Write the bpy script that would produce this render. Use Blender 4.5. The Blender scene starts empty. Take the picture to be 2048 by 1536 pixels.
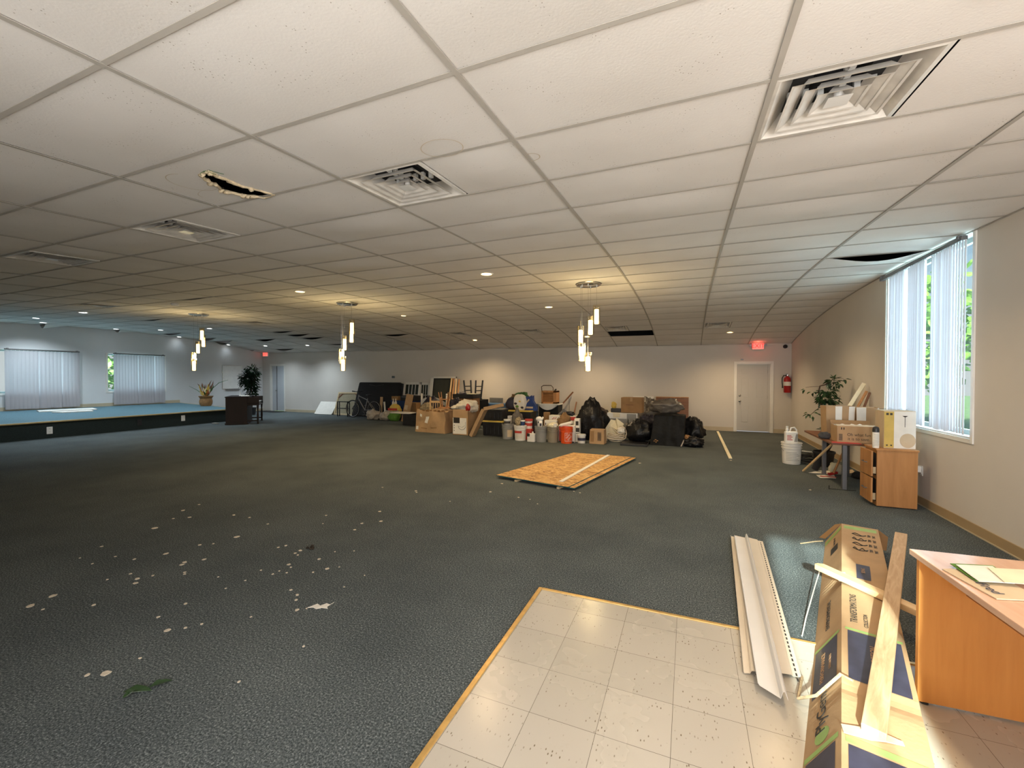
import bpy, math, random
from mathutils import Vector, Matrix, noise
random.seed(7)
SC = bpy.context.scene
COL = SC.collection
PI = math.pi

# ------------------------------------------------------------------ camera
FOC, YAW, PITCH, ROLL, EYE = 846.042, 0.39541, -0.014745, 0.00073, 1.544
_f = Vector((-math.sin(YAW) * math.cos(PITCH), math.cos(YAW) * math.cos(PITCH), math.sin(PITCH)))
_r0 = Vector((math.cos(YAW), math.sin(YAW), 0))
_u0 = _r0.cross(_f)
_r = _r0 * math.cos(ROLL) + _u0 * math.sin(ROLL)
_u = _u0 * math.cos(ROLL) - _r0 * math.sin(ROLL)
cd = bpy.data.cameras.new('camera')
cam = bpy.data.objects.new('camera', cd)
COL.objects.link(cam)
cd.sensor_fit = 'HORIZONTAL'
cd.sensor_width = 36.0
cd.lens = FOC / 2048 * 36.0
cd.clip_start = 0.05
cd.clip_end = 200
cam.matrix_world = Matrix(((_r.x, _u.x, -_f.x, 0), (_r.y, _u.y, -_f.y, 0), (_r.z, _u.z, -_f.z, EYE), (0, 0, 0, 1)))
SC.camera = cam

# ------------------------------------------------------------------ world, sun, daylight, exposure
SC.view_settings.view_transform = 'Standard'
SC.view_settings.look = 'None'
SC.view_settings.gamma = 1.0
SC.view_settings.use_curve_mapping = False
SC.view_settings.exposure = 0.0
SC.cycles.max_bounces = 7
SC.cycles.diffuse_bounces = 4
SC.cycles.use_adaptive_sampling = True
SC.cycles.adaptive_threshold = 0.025
SC.cycles.transparent_max_bounces = 12
SC.cycles.sample_clamp_indirect = 6.0
SC.cycles.caustics_reflective = False
SC.cycles.caustics_refractive = False
SC.cycles.use_denoising = True

world = bpy.data.worlds.new('world')
SC.world = world
world.use_nodes = True
wn = world.node_tree
wn.nodes.clear()
sky = wn.nodes.new('ShaderNodeTexSky')
sky.sky_type = 'PREETHAM'
sky.sun_direction = Vector((-0.1, -0.93, 0.37)).normalized()
sky.turbidity = 3.0
bg = wn.nodes.new('ShaderNodeBackground')
bg.inputs['Strength'].default_value = 1.6
wo = wn.nodes.new('ShaderNodeOutputWorld')
wn.links.new(sky.outputs[0], bg.inputs[0])
wn.links.new(bg.outputs[0], wo.inputs[0])


def light(name, kind, loc, energy, color=(1, 1, 1), aim=None, **kw):
    l = bpy.data.lights.new(name, kind)
    l.energy = energy
    l.color = color
    for k, v in kw.items():
        setattr(l, k, v)
    o = bpy.data.objects.new(name, l)
    COL.objects.link(o)
    o.location = loc
    if aim is not None:
        o.rotation_euler = Vector(aim).to_track_quat('-Z', 'Y').to_euler()
    return o


SUN_DIR = Vector((0.086, 0.93, -0.357))
light('sunlight', 'SUN', (0, -6, 6), 27.0, (1.0, 0.93, 0.82), SUN_DIR, angle=0.02)
# two added fill lamps stand in for entrance daylight; the others light three windows
light('entrance_fill', 'AREA', (-0.95, -1.16, 1.5), 72, (1.0, 0.985, 0.97), (0.16, 1, 0.06), shape='RECTANGLE', size=1.7, size_y=1.7)
light('entrance_fill_right', 'AREA', (1.75, -1.16, 1.5), 165, (1.0, 0.99, 0.98), (-0.05, 1, 0.12), shape='RECTANGLE', size=1.2, size_y=1.7)
light('window_daylight_right', 'AREA', (2.80, 6.66, 1.95), 90, (0.80, 0.92, 1.0), (-1, 0, 0), shape='RECTANGLE', size=1.9, size_y=2.0)
light('window_daylight_left', 'AREA', (-18.58, 6.32, 1.7), 46, (0.70, 0.90, 1.0), (1, 0, 0), shape='RECTANGLE', size=1.9, size_y=1.3)
light('window_daylight_stage', 'AREA', (-18.58, 8.9, 1.7), 46, (0.70, 0.90, 1.0), (1, 0, 0), shape='RECTANGLE', size=1.65, size_y=1.3)

# ------------------------------------------------------------------ measuring helpers
XR, YF, XL, YB = 2.619, 13.753, -18.361, -1.30      # right, far, left and back wall
GX, GY, TX, TY = -0.8868, 1.5248, 1.2192, 0.6096    # ceiling grid origin and tile size


def zc(X, Y):
    """height of the (visibly bowed) suspended ceiling"""
    t = Y / 10
    return EYE + 1.135838 - 0.0044922 * X + 0.70036 * t + 0.12041 * t * t - 0.52028 * t ** 3 - 0.00032696 * X * Y


def ray(x, y):
    return _r * ((x - 1024) / FOC) + _u * ((768 - y) / FOC) + _f


def fl(x, y, z=0.0):
    d = ray(x, y)
    t = (z - EYE) / d.z
    return Vector((d.x * t, d.y * t, z))


def at(x, y, Y):
    d = ray(x, y)
    t = Y / d.y
    return Vector((d.x * t, Y, EYE + d.z * t))


def onx(x, y, X):
    d = ray(x, y)
    t = X / d.x
    return Vector((X, d.y * t, EYE + d.z * t))


def ce(x, y):
    d = ray(x, y)
    t = 3.0
    for _ in range(120):
        t += (zc(d.x * t, d.y * t) - EYE - d.z * t) / max(d.z, .02) * .6
    return Vector((d.x * t, d.y * t, EYE + d.z * t))


# ------------------------------------------------------------------ materials
def _nt(name):
    m = bpy.data.materials.new(name)
    m.use_nodes = True
    n = m.node_tree
    return m, n, n.nodes['Principled BSDF'], n.nodes['Material Output']


def _coords(n, scale=(1, 1, 1), rot=(0, 0, 0)):
    tc = n.nodes.new('ShaderNodeTexCoord')
    mp = n.nodes.new('ShaderNodeMapping')
    mp.inputs['Scale'].default_value = scale
    mp.inputs['Rotation'].default_value = rot
    n.links.new(tc.outputs['Object'], mp.inputs['Vector'])
    return mp.outputs['Vector']


def _ramp(n, src, stops):
    r = n.nodes.new('ShaderNodeValToRGB')
    e = r.color_ramp.elements
    while len(e) < len(stops):
        e.new(0.5)
    for i, (p, c) in enumerate(stops):
        e[i].position = p
        e[i].color = (*c, 1)
    n.links.new(src, r.inputs['Fac'])
    return r.outputs['Color']


def _noise(n, vec, scale, detail=2.0, rough=0.5):
    t = n.nodes.new('ShaderNodeTexNoise')
    t.inputs['Scale'].default_value = scale
    t.inputs['Detail'].default_value = detail
    t.inputs['Roughness'].default_value = rough
    n.links.new(vec, t.inputs['Vector'])
    return t


def _bump(n, b, src, strength, dist=0.01):
    k = n.nodes.new('ShaderNodeBump')
    k.inputs['Strength'].default_value = strength
    k.inputs['Distance'].default_value = dist
    n.links.new(src, k.inputs['Height'])
    n.links.new(k.outputs['Normal'], b.inputs['Normal'])


def mul(c, k):
    return tuple(min(1.0, x * k) for x in c)


def P(name, col, rough=0.6, metal=0.0, scale=6.0, amt=0.12, bump=0.0, bscale=None, stretch=(1, 1, 1), trans=0.0, spec=0.5):
    """painted / plastic / metal / fabric surface with a little procedural mottling"""
    m, n, b, o = _nt(name)
    v = _coords(n, stretch)
    t = _noise(n, v, scale, 3)
    c = _ramp(n, t.outputs['Fac'], [(0.3, mul(col, 1 - amt)), (0.7, mul(col, 1 + amt))])
    n.links.new(c, b.inputs['Base Color'])
    b.inputs['Roughness'].default_value = rough
    b.inputs['Metallic'].default_value = metal
    b.inputs['Specular IOR Level'].default_value = spec
    if bump:
        t2 = _noise(n, v, bscale or scale * 3, 3)
        _bump(n, b, t2.outputs['Fac'], bump)
    if trans:
        tr = n.nodes.new('ShaderNodeBsdfTranslucent')
        n.links.new(c, tr.inputs['Color'])
        mx = n.nodes.new('ShaderNodeMixShader')
        mx.inputs[0].default_value = trans
        n.links.new(b.outputs[0], mx.inputs[1])
        n.links.new(tr.outputs[0], mx.inputs[2])
        n.links.new(mx.outputs[0], o.inputs['Surface'])
    return m


def WOOD(name, c1, c2, stretch=(1, 14, 14), scale=2.2, rough=0.5, fig=0.25):
    m, n, b, o = _nt(name)
    v = _coords(n, stretch)
    t = _noise(n, v, scale, 5, 0.6)
    t.inputs['Distortion'].default_value = fig * 4
    c = _ramp(n, t.outputs['Fac'], [(0.32, c1), (0.5, tuple((a + d) / 2 for a, d in zip(c1, c2))), (0.68, c2)])
    n.links.new(c, b.inputs['Base Color'])
    b.inputs['Roughness'].default_value = rough
    _bump(n, b, t.outputs['Fac'], 0.06)
    return m


def GLOW(name, col, strength, base=(0.9, 0.9, 0.9)):
    m, n, b, o = _nt(name)
    t = _noise(n, _coords(n), 20, 1)
    c = _ramp(n, t.outputs['Fac'], [(0.2, mul(col, 0.94)), (0.8, col)])
    n.links.new(c, b.inputs['Emission Color'])
    b.inputs['Base Color'].default_value = (*base, 1)
    b.inputs['Emission Strength'].default_value = strength
    return m


def PANE(name, tint=(0.9, 1, 1), gloss=0.08, rough=0.02):
    m, n, b, o = _nt(name)
    n.nodes.remove(b)
    t = n.nodes.new('ShaderNodeBsdfTransparent')
    g = n.nodes.new('ShaderNodeBsdfGlossy')
    g.inputs['Roughness'].default_value = rough
    ns = _noise(n, _coords(n), 3, 1)
    c = _ramp(n, ns.outputs['Fac'], [(0.2, mul(tint, 0.97)), (0.8, tint)])
    n.links.new(c, t.inputs['Color'])
    mx = n.nodes.new('ShaderNodeMixShader')
    mx.inputs[0].default_value = gloss
    n.links.new(t.outputs[0], mx.inputs[1])
    n.links.new(g.outputs[0], mx.inputs[2])
    n.links.new(mx.outputs[0], o.inputs['Surface'])
    return m


def m_carpet():
    m, n, b, o = _nt('carpet')
    v = _coords(n)
    t = _noise(n, v, 105, 3, 0.78)
    c = _ramp(n, t.outputs['Fac'], [(0.28, (0.008, 0.014, 0.015)), (0.44, (0.058, 0.071, 0.075)), (0.58, (0.138, 0.158, 0.163)), (0.74, (0.46, 0.49, 0.50))])
    t2 = _noise(n, v, 1.1, 5, 0.6)
    w = _ramp(n, t2.outputs['Fac'], [(0.35, (0.80, 0.80, 0.80)), (0.72, (1.15, 1.13, 1.1))])
    mx = n.nodes.new('ShaderNodeMix')
    mx.data_type = 'RGBA'
    mx.blend_type = 'MULTIPLY'
    mx.inputs['Factor'].default_value = 1
    n.links.new(c, mx.inputs['A'])
    n.links.new(w, mx.inputs['B'])
    # dried chalky spill stains of their own shape
    t3 = _noise(n, v, 5.5, 6, 0.75)
    s = _ramp(n, t3.outputs['Fac'], [(0.685, (0, 0, 0)), (0.76, (0.35, 0.35, 0.35))])
    m2 = n.nodes.new('ShaderNodeMix')
    m2.data_type = 'RGBA'
    n.links.new(s, m2.inputs['Factor'])
    n.links.new(mx.outputs['Result'], m2.inputs['A'])
    m2.inputs['B'].default_value = (0.30, 0.28, 0.25, 1)
    n.links.new(m2.outputs['Result'], b.inputs['Base Color'])
    b.inputs['Roughness'].default_value = 0.95
    b.inputs['Specular IOR Level'].default_value = 0.15
    _bump(n, b, t.outputs['Fac'], 0.7, 0.006)
    return m


def m_vinyl():
    m, n, b, o = _nt('vinyl_tile')
    v = _coords(n)
    br = n.nodes.new('ShaderNodeTexBrick')
    br.offset = 0.0
    br.squash = 1.0
    br.inputs['Scale'].default_value = 1.0
    br.inputs['Brick Width'].default_value = 0.3048
    br.inputs['Row Height'].default_value = 0.3048
    br.inputs['Mortar Size'].default_value = 0.0011
    br.inputs['Mortar Smooth'].default_value = 0.3
    br.inputs['Color1'].default_value = (0.445, 0.41, 0.35, 1)
    br.inputs['Color2'].default_value = (0.505, 0.465, 0.40, 1)
    br.inputs['Mortar'].default_value = (0.10, 0.085, 0.065, 1)
    n.links.new(v, br.inputs['Vector'])
    v2 = _coords(n, (1, 0.45, 1), (0, 0, 0.35))
    vo = n.nodes.new('ShaderNodeTexVoronoi')
    vo.inputs['Scale'].default_value = 62
    n.links.new(v2, vo.inputs['Vector'])
    fa = _ramp(n, vo.outputs['Distance'], [(0.12, (1, 1, 1)), (0.20, (0, 0, 0))])
    t = _noise(n, v, 9, 2)
    fb = _ramp(n, t.outputs['Fac'], [(0.46, (0, 0, 0)), (0.62, (1, 1, 1))])
    mm = n.nodes.new('ShaderNodeMath')
    mm.operation = 'MULTIPLY'
    n.links.new(fa, mm.inputs[0])
    n.links.new(fb, mm.inputs[1])
    mx = n.nodes.new('ShaderNodeMix')
    mx.data_type = 'RGBA'
    n.links.new(mm.outputs[0], mx.inputs['Factor'])
    n.links.new(br.outputs['Color'], mx.inputs['A'])
    mx.inputs['B'].default_value = (0.17, 0.135, 0.09, 1)
    t4 = _noise(n, v, 3.5, 6, 0.7)
    dirt = _ramp(n, t4.outputs['Fac'], [(0.62, (0, 0, 0)), (0.8, (0.4, 0.4, 0.4))])
    m3 = n.nodes.new('ShaderNodeMix')
    m3.data_type = 'RGBA'
    n.links.new(dirt, m3.inputs['Factor'])
    n.links.new(mx.outputs['Result'], m3.inputs['A'])
    m3.inputs['B'].default_value = (0.33, 0.25, 0.16, 1)
    n.links.new(m3.outputs['Result'], b.inputs['Base Color'])
    rr = _noise(n, v, 2.2, 4)
    rc = _ramp(n, rr.outputs['Fac'], [(0.3, (0.16, 0.16, 0.16)), (0.75, (0.36, 0.36, 0.36))])
    n.links.new(rc, b.inputs['Roughness'])
    return m


def m_ceiling():
    m, n, b, o = _nt('ceiling_tile')
    v = _coords(n)
    t = _noise(n, v, 1.3, 4)
    c = _ramp(n, t.outputs['Fac'], [(0.3, (0.73, 0.69, 0.645)), (0.7, (0.81, 0.775, 0.735))])
    vo = n.nodes.new('ShaderNodeTexVoronoi')
    vo.inputs['Scale'].default_value = 55
    n.links.new(v, vo.inputs['Vector'])
    pin = _ramp(n, vo.outputs['Distance'], [(0.10, (1, 1, 1)), (0.16, (0, 0, 0))])
    t2 = _noise(n, v, 6, 3)
    msk = _ramp(n, t2.outputs['Fac'], [(0.5, (0, 0, 0)), (0.66, (1, 1, 1))])
    mm = n.nodes.new('ShaderNodeMath')
    mm.operation = 'MULTIPLY'
    n.links.new(pin, mm.inputs[0])
    n.links.new(msk, mm.inputs[1])
    mx = n.nodes.new('ShaderNodeMix')
    mx.data_type = 'RGBA'
    n.links.new(mm.outputs[0], mx.inputs['Factor'])
    n.links.new(c, mx.inputs['A'])
    mx.inputs['B'].default_value = (0.30, 0.25, 0.19, 1)
    n.links.new(mx.outputs['Result'], b.inputs['Base Color'])
    b.inputs['Roughness'].default_value = 0.9
    t5 = _noise(n, v, 90, 3)
    _bump(n, b, t5.outputs['Fac'], 0.25, 0.003)
    return m


def m_osb():
    m, n, b, o = _nt('strand_board')
    v = _coords(n, (1, 2.6, 1), (0, 0, 0.5))
    vo = n.nodes.new('ShaderNodeTexVoronoi')
    vo.inputs['Scale'].default_value = 16
    vo.inputs['Randomness'].default_value = 1
    d = _noise(n, v, 7, 3)
    ad = n.nodes.new('ShaderNodeVectorMath')
    ad.operation = 'ADD'
    sc = n.nodes.new('ShaderNodeVectorMath')
    sc.operation = 'SCALE'
    sc.inputs['Scale'].default_value = 0.35
    n.links.new(d.outputs['Color'], sc.inputs[0])
    n.links.new(v, ad.inputs[0])
    n.links.new(sc.outputs[0], ad.inputs[1])
    n.links.new(ad.outputs[0], vo.inputs['Vector'])
    c = _ramp(n, vo.outputs['Color'], [(0.12, (0.22, 0.09, 0.025)), (0.35, (0.46, 0.24, 0.075)), (0.6, (0.60, 0.35, 0.12)), (0.85, (0.74, 0.49, 0.22))])
    n.links.new(c, b.inputs['Base Color'])
    b.inputs['Roughness'].default_value = 0.7
    _bump(n, b, vo.outputs['Distance'], 0.3, 0.004)
    return m


M = {}
M['carpet'] = m_carpet()
M['vinyl'] = m_vinyl()
M['tile'] = m_ceiling()
M['osb'] = m_osb()
M['grid'] = P('ceiling_grid_metal', (0.43, 0.395, 0.345), 0.8, 0, 4, 0.05)
M['wall'] = P('wall_paint', (0.64, 0.60, 0.555), 0.85, 0, 1.2, 0.03, 0.05, 60)
M['wall_left'] = P('wall_paint_daylit', (0.70, 0.71, 0.72), 0.85, 0, 1.2, 0.03, 0.05, 60)  # wall paint made paler and cooler; daylight tint is put into the colour
M['base'] = P('baseboard_vinyl', (0.40, 0.29, 0.16), 0.45, 0, 3, 0.06)
M['basetrim'] = P('baseboard_edge', (0.52, 0.44, 0.31), 0.5, 0, 3, 0.06)
M['void'] = P('void_shade', (0.012, 0.012, 0.013), 0.95, 0, 3, 0.3)  # near black; the darkness of closed-off spaces is put into the colour
M['stain'] = P('water_stain', (0.58, 0.49, 0.37), 0.9, 0, 8, 0.1)
M['torn'] = P('torn_fibre', (0.62, 0.50, 0.33), 0.95, 0, 30, 0.3, 0.8, 60)
M['white'] = P('white_paint', (0.78, 0.76, 0.72), 0.45, 0, 3, 0.04)
M['whitepl'] = P('white_plastic', (0.80, 0.79, 0.76), 0.35, 0, 5, 0.05)
M['doorg'] = P('door_paint', (0.52, 0.50, 0.47), 0.5, 0, 2, 0.03)
M['doorb'] = P('door_paint_blue', (0.50, 0.53, 0.57), 0.5, 0, 2, 0.03)
M['chrome'] = P('chrome', (0.75, 0.74, 0.72), 0.18, 1.0, 6, 0.05)
M['steel'] = P('grey_steel', (0.20, 0.20, 0.21), 0.4, 0.7, 6, 0.1)
M['ventm'] = P('vent_metal', (0.70, 0.66, 0.60), 0.45, 0.0, 9, 0.14)
M['black'] = P('black_plastic', (0.014, 0.014, 0.016), 0.42, 0, 10, 0.3)
M['matte_black'] = P('black_fabric', (0.012, 0.012, 0.014), 0.9, 0, 30, 0.3, 0.2, 120)
M['darkgrey'] = P('dark_grey_fabric', (0.055, 0.055, 0.058), 0.9, 0, 30, 0.2, 0.2, 120)
M['bag'] = P('black_bag_plastic', (0.008, 0.008, 0.009), 0.36, 0, 9, 0.4, 1.0, 20, spec=0.3)
M['bagflat'] = P('black_sack_plastic', (0.007, 0.007, 0.007), 0.6, 0, 9, 0.4, 1.0, 12, spec=0.2)
M['desk_shaded'] = WOOD('desk_modesty_shaded', (0.26, 0.085, 0.022), (0.32, 0.11, 0.03), (10, 10, 1), 2.0, 0.5, 0.1)  # desk laminate darkened; the shade under the worktop is put into the colour
M['greybag'] = P('grey_bag_plastic', (0.12, 0.105, 0.09), 0.35, 0, 7, 0.4, 0.9, 14)
M['whitebag'] = P('thin_white_bag', (0.60, 0.53, 0.45), 0.5, 0, 12, 0.25, 0.7, 24, trans=0.25)
M['card'] = P('cardboard', (0.43, 0.275, 0.145), 0.8, 0, 5, 0.10, 0.12, 40)
M['card2'] = P('cardboard_dark', (0.31, 0.175, 0.075), 0.8, 0, 5, 0.14, 0.12, 40)
M['cardl'] = P('cardboard_pale', (0.56, 0.44, 0.30), 0.8, 0, 5, 0.08, 0.1, 40)
M['paper'] = P('white_paper', (0.78, 0.75, 0.69), 0.75, 0, 8, 0.05)
M['cream'] = P('cream_paper', (0.76, 0.69, 0.50), 0.75, 0, 8, 0.07)
M['yellow'] = P('yellow_plastic', (0.70, 0.50, 0.10), 0.45, 0, 8, 0.08)
M['yellowp'] = P('yellow_print', (0.58, 0.41, 0.10), 0.6, 0, 8, 0.08)
M['orange'] = P('orange_plastic', (0.72, 0.085, 0.012), 0.4, 0, 8, 0.08)
M['red'] = P('red_paint', (0.36, 0.012, 0.012), 0.3, 0, 8, 0.12)
M['redp'] = P('red_print', (0.50, 0.05, 0.035), 0.6, 0, 8, 0.12)
M['navy'] = P('navy_print', (0.035, 0.035, 0.065), 0.5, 0, 12, 0.25)
M['ink'] = P('dark_ink', (0.022, 0.018, 0.016), 0.6, 0, 12, 0.2)
M['copper'] = P('copper_ink', (0.46, 0.26, 0.13), 0.55, 0, 12, 0.15)
M['green'] = P('green_print', (0.28, 0.42, 0.13), 0.6, 0, 12, 0.12)
M['greenf'] = P('green_fabric', (0.035, 0.115, 0.028), 0.8, 0, 14, 0.3, 0.4, 30)
M['lime'] = P('lime_fabric', (0.10, 0.24, 0.03), 0.7, 0, 14, 0.2, 0.3, 30)
M['blue'] = P('blue_plastic', (0.012, 0.038, 0.13), 0.45, 0, 6, 0.15)
M['bluem'] = P('blue_mat', (0.045, 0.12, 0.26), 0.6, 0, 6, 0.1)
M['bluef'] = P('blue_bag', (0.010, 0.04, 0.19), 0.5, 0, 10, 0.3, 0.5, 24)
M['purple'] = P('dark_purple_bag', (0.020, 0.018, 0.035), 0.6, 0, 10, 0.3, 0.4, 24)
M['greypail'] = P('grey_pail_plastic', (0.26, 0.255, 0.24), 0.45, 0, 6, 0.08)
M['tanpail'] = P('tan_pail_plastic', (0.26, 0.22, 0.16), 0.45, 0, 6, 0.08)
M['whitepail'] = P('white_pail_plastic', (0.74, 0.71, 0.66), 0.4, 0, 6, 0.06)
M['cloth'] = P('white_cloth', (0.68, 0.62, 0.52), 0.9, 0, 8, 0.12, 0.4, 22)
M['khaki'] = P('patterned_cloth', (0.30, 0.24, 0.15), 0.9, 0, 42, 0.75, 0.3, 42)
M['brownf'] = P('brown_cloth', (0.20, 0.115, 0.05), 0.85, 0, 9, 0.35, 0.5, 24)
M['siding'] = P('vinyl_siding', (0.73, 0.65, 0.54), 0.42, 0, 3, 0.04, 0.05, 60)
M['sidingw'] = P('white_trim_vinyl', (0.76, 0.745, 0.73), 0.35, 0, 3, 0.03)
M['desk'] = WOOD('desk_laminate', (0.64, 0.255, 0.058), (0.72, 0.31, 0.08), (10, 10, 1), 2.0, 0.42, 0.1)
M['desktop'] = WOOD('desk_top_laminate_sheen', (0.60, 0.36, 0.24), (0.68, 0.43, 0.30), (10, 1, 10), 2.0, 0.22, 0.1)  # paler than the desk sides; window sheen is put into the colour
M['cab'] = WOOD('cabinet_laminate', (0.38, 0.17, 0.052), (0.49, 0.235, 0.08), (7, 7, 0.7), 1.6, 0.45, 0.2)
M['pine'] = WOOD('pine', (0.62, 0.40, 0.19), (0.74, 0.53, 0.29), (1, 12, 12), 2.2, 0.6, 0.15)
M['plank'] = WOOD('weathered_plank', (0.43, 0.27, 0.14), (0.60, 0.42, 0.25), (1.2, 9, 9), 3.0, 0.65, 0.4)
M['oak'] = WOOD('oak_wood', (0.36, 0.16, 0.055), (0.50, 0.25, 0.10), (9, 9, 1), 2.2, 0.5, 0.2)
M['walnut'] = WOOD('dark_brown_wood', (0.14, 0.055, 0.025), (0.22, 0.09, 0.04), (1, 10, 10), 2.0, 0.5, 0.2)
M['mahog'] = WOOD('mahogany', (0.009, 0.004, 0.004), (0.016, 0.006, 0.005), (8, 8, 1), 1.8, 0.7, 0.2)
M['tan'] = WOOD('tan_trim_wood', (0.50, 0.38, 0.22), (0.62, 0.50, 0.31), (9, 9, 1), 2.2, 0.6, 0.2)
M['brass'] = P('brass_edging', (0.62, 0.40, 0.14), 0.35, 0.5, 20, 0.15)
M['nosing'] = P('stage_nosing', (0.50, 0.36, 0.16), 0.5, 0, 8, 0.12)
M['stage_top'] = P('stage_carpet_daylit', (0.085, 0.165, 0.205), 0.9, 0, 60, 0.25, 0.3, 200)  # the blue of grazing window light is put into the carpet colour
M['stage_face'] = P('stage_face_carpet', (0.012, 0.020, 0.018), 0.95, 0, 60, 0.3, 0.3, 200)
M['vane_l'] = P('blind_vane_dimmed', (0.46, 0.435, 0.455), 0.6, 0, 2, 0.04, trans=0.10, stretch=(1, 1, 0.2))  # greyer copy of the vane; the left blinds' dimness is put into the colour
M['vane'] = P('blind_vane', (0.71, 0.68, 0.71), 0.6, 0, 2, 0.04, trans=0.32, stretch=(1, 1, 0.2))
M['alum'] = P('window_aluminium', (0.30, 0.36, 0.35), 0.4, 0.5, 5, 0.1)
M['pane'] = PANE('window_glass', (0.76, 0.96, 1.0), 0.06)
M['pane_dark'] = P('dark_glass', (0.035, 0.04, 0.033), 0.12, 0, 5, 0.2)
M['mesh'] = P('insect_screen', (0.045, 0.047, 0.036), 0.7, 0, 5, 0.15)
M['lampglass'] = PANE('lamp_glass', (1.0, 0.95, 0.82), 0.20, 0.08)
M['clearpl'] = PANE('clear_plastic', (0.94, 0.94, 0.94), 0.12, 0.15)
M['frost'] = P('frosted_glass', (0.80, 0.84, 0.86), 0.5, 0, 4, 0.04)
M['leaf'] = P('ficus_leaf', (0.020, 0.052, 0.014), 0.4, 0, 7, 0.5)
M['leafd'] = P('dark_ficus_leaf', (0.010, 0.022, 0.010), 0.9, 0, 7, 0.5, spec=0.1)
M['leafout'] = P('tree_leaf', (0.16, 0.32, 0.045), 0.5, 0, 5, 0.5, trans=0.3)
M['bark'] = P('bark', (0.055, 0.030, 0.018), 0.85, 0, 18, 0.4, 0.6, 40)
M['pot'] = P('terracotta', (0.30, 0.15, 0.05), 0.6, 0, 8, 0.3, 0.3, 20)
M['soil'] = P('soil', (0.03, 0.02, 0.013), 0.95, 0, 30, 0.4, 0.8, 60)
M['chip'] = P('plaster_chip', (0.62, 0.54, 0.43), 0.85, 0, 30, 0.12, 0.3, 60)
M['chipw'] = P('paper_scrap', (0.74, 0.70, 0.63), 0.8, 0, 30, 0.08)
M['twine'] = P('twine', (0.40, 0.29, 0.17), 0.85, 0, 60, 0.3)
M['strap'] = P('clear_strap', (0.62, 0.60, 0.54), 0.3, 0, 20, 0.1)
M['cord'] = P('white_cord', (0.66, 0.58, 0.47), 0.6, 0, 20, 0.15)
M['blackcord'] = P('black_cord', (0.015, 0.015, 0.015), 0.6, 0, 20, 0.15)
M['canvas'] = P('canvas_back', (0.33, 0.29, 0.20), 0.85, 0, 25, 0.12, 0.2, 120)
M['tyre'] = P('tyre_rubber', (0.016, 0.016, 0.016), 0.75, 0, 20, 0.2)
M['bikesilver'] = P('bike_silver', (0.42, 0.41, 0.42), 0.3, 0.7, 10, 0.08)
M['grass'] = P('lawn', (0.10, 0.17, 0.04), 0.9, 0, 3, 0.3)
M['bulb_warm'] = GLOW('warm_lamp', (1.0, 0.80, 0.46), 6)
M['bulb_ring'] = GLOW('warm_lamp_disc', (1.0, 0.66, 0.27), 9)
M['bulb_white'] = GLOW('white_lamp_disc', (0.93, 0.97, 1.0), 7)
M['exit'] = GLOW('exit_red', (1.0, 0.22, 0.17), 1.15, (0.6, 0.05, 0.04))
M['exitl'] = GLOW('exit_letter', (1.0, 0.02, 0.012), 0.75, (0.6, 0.02, 0.02))


# ------------------------------------------------------------------ mesh builder
def rotm(ax, ang):
    return Matrix.Rotation(ang, 4, ax)


def T(x, y, z):
    return Matrix.Translation((x, y, z))


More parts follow.
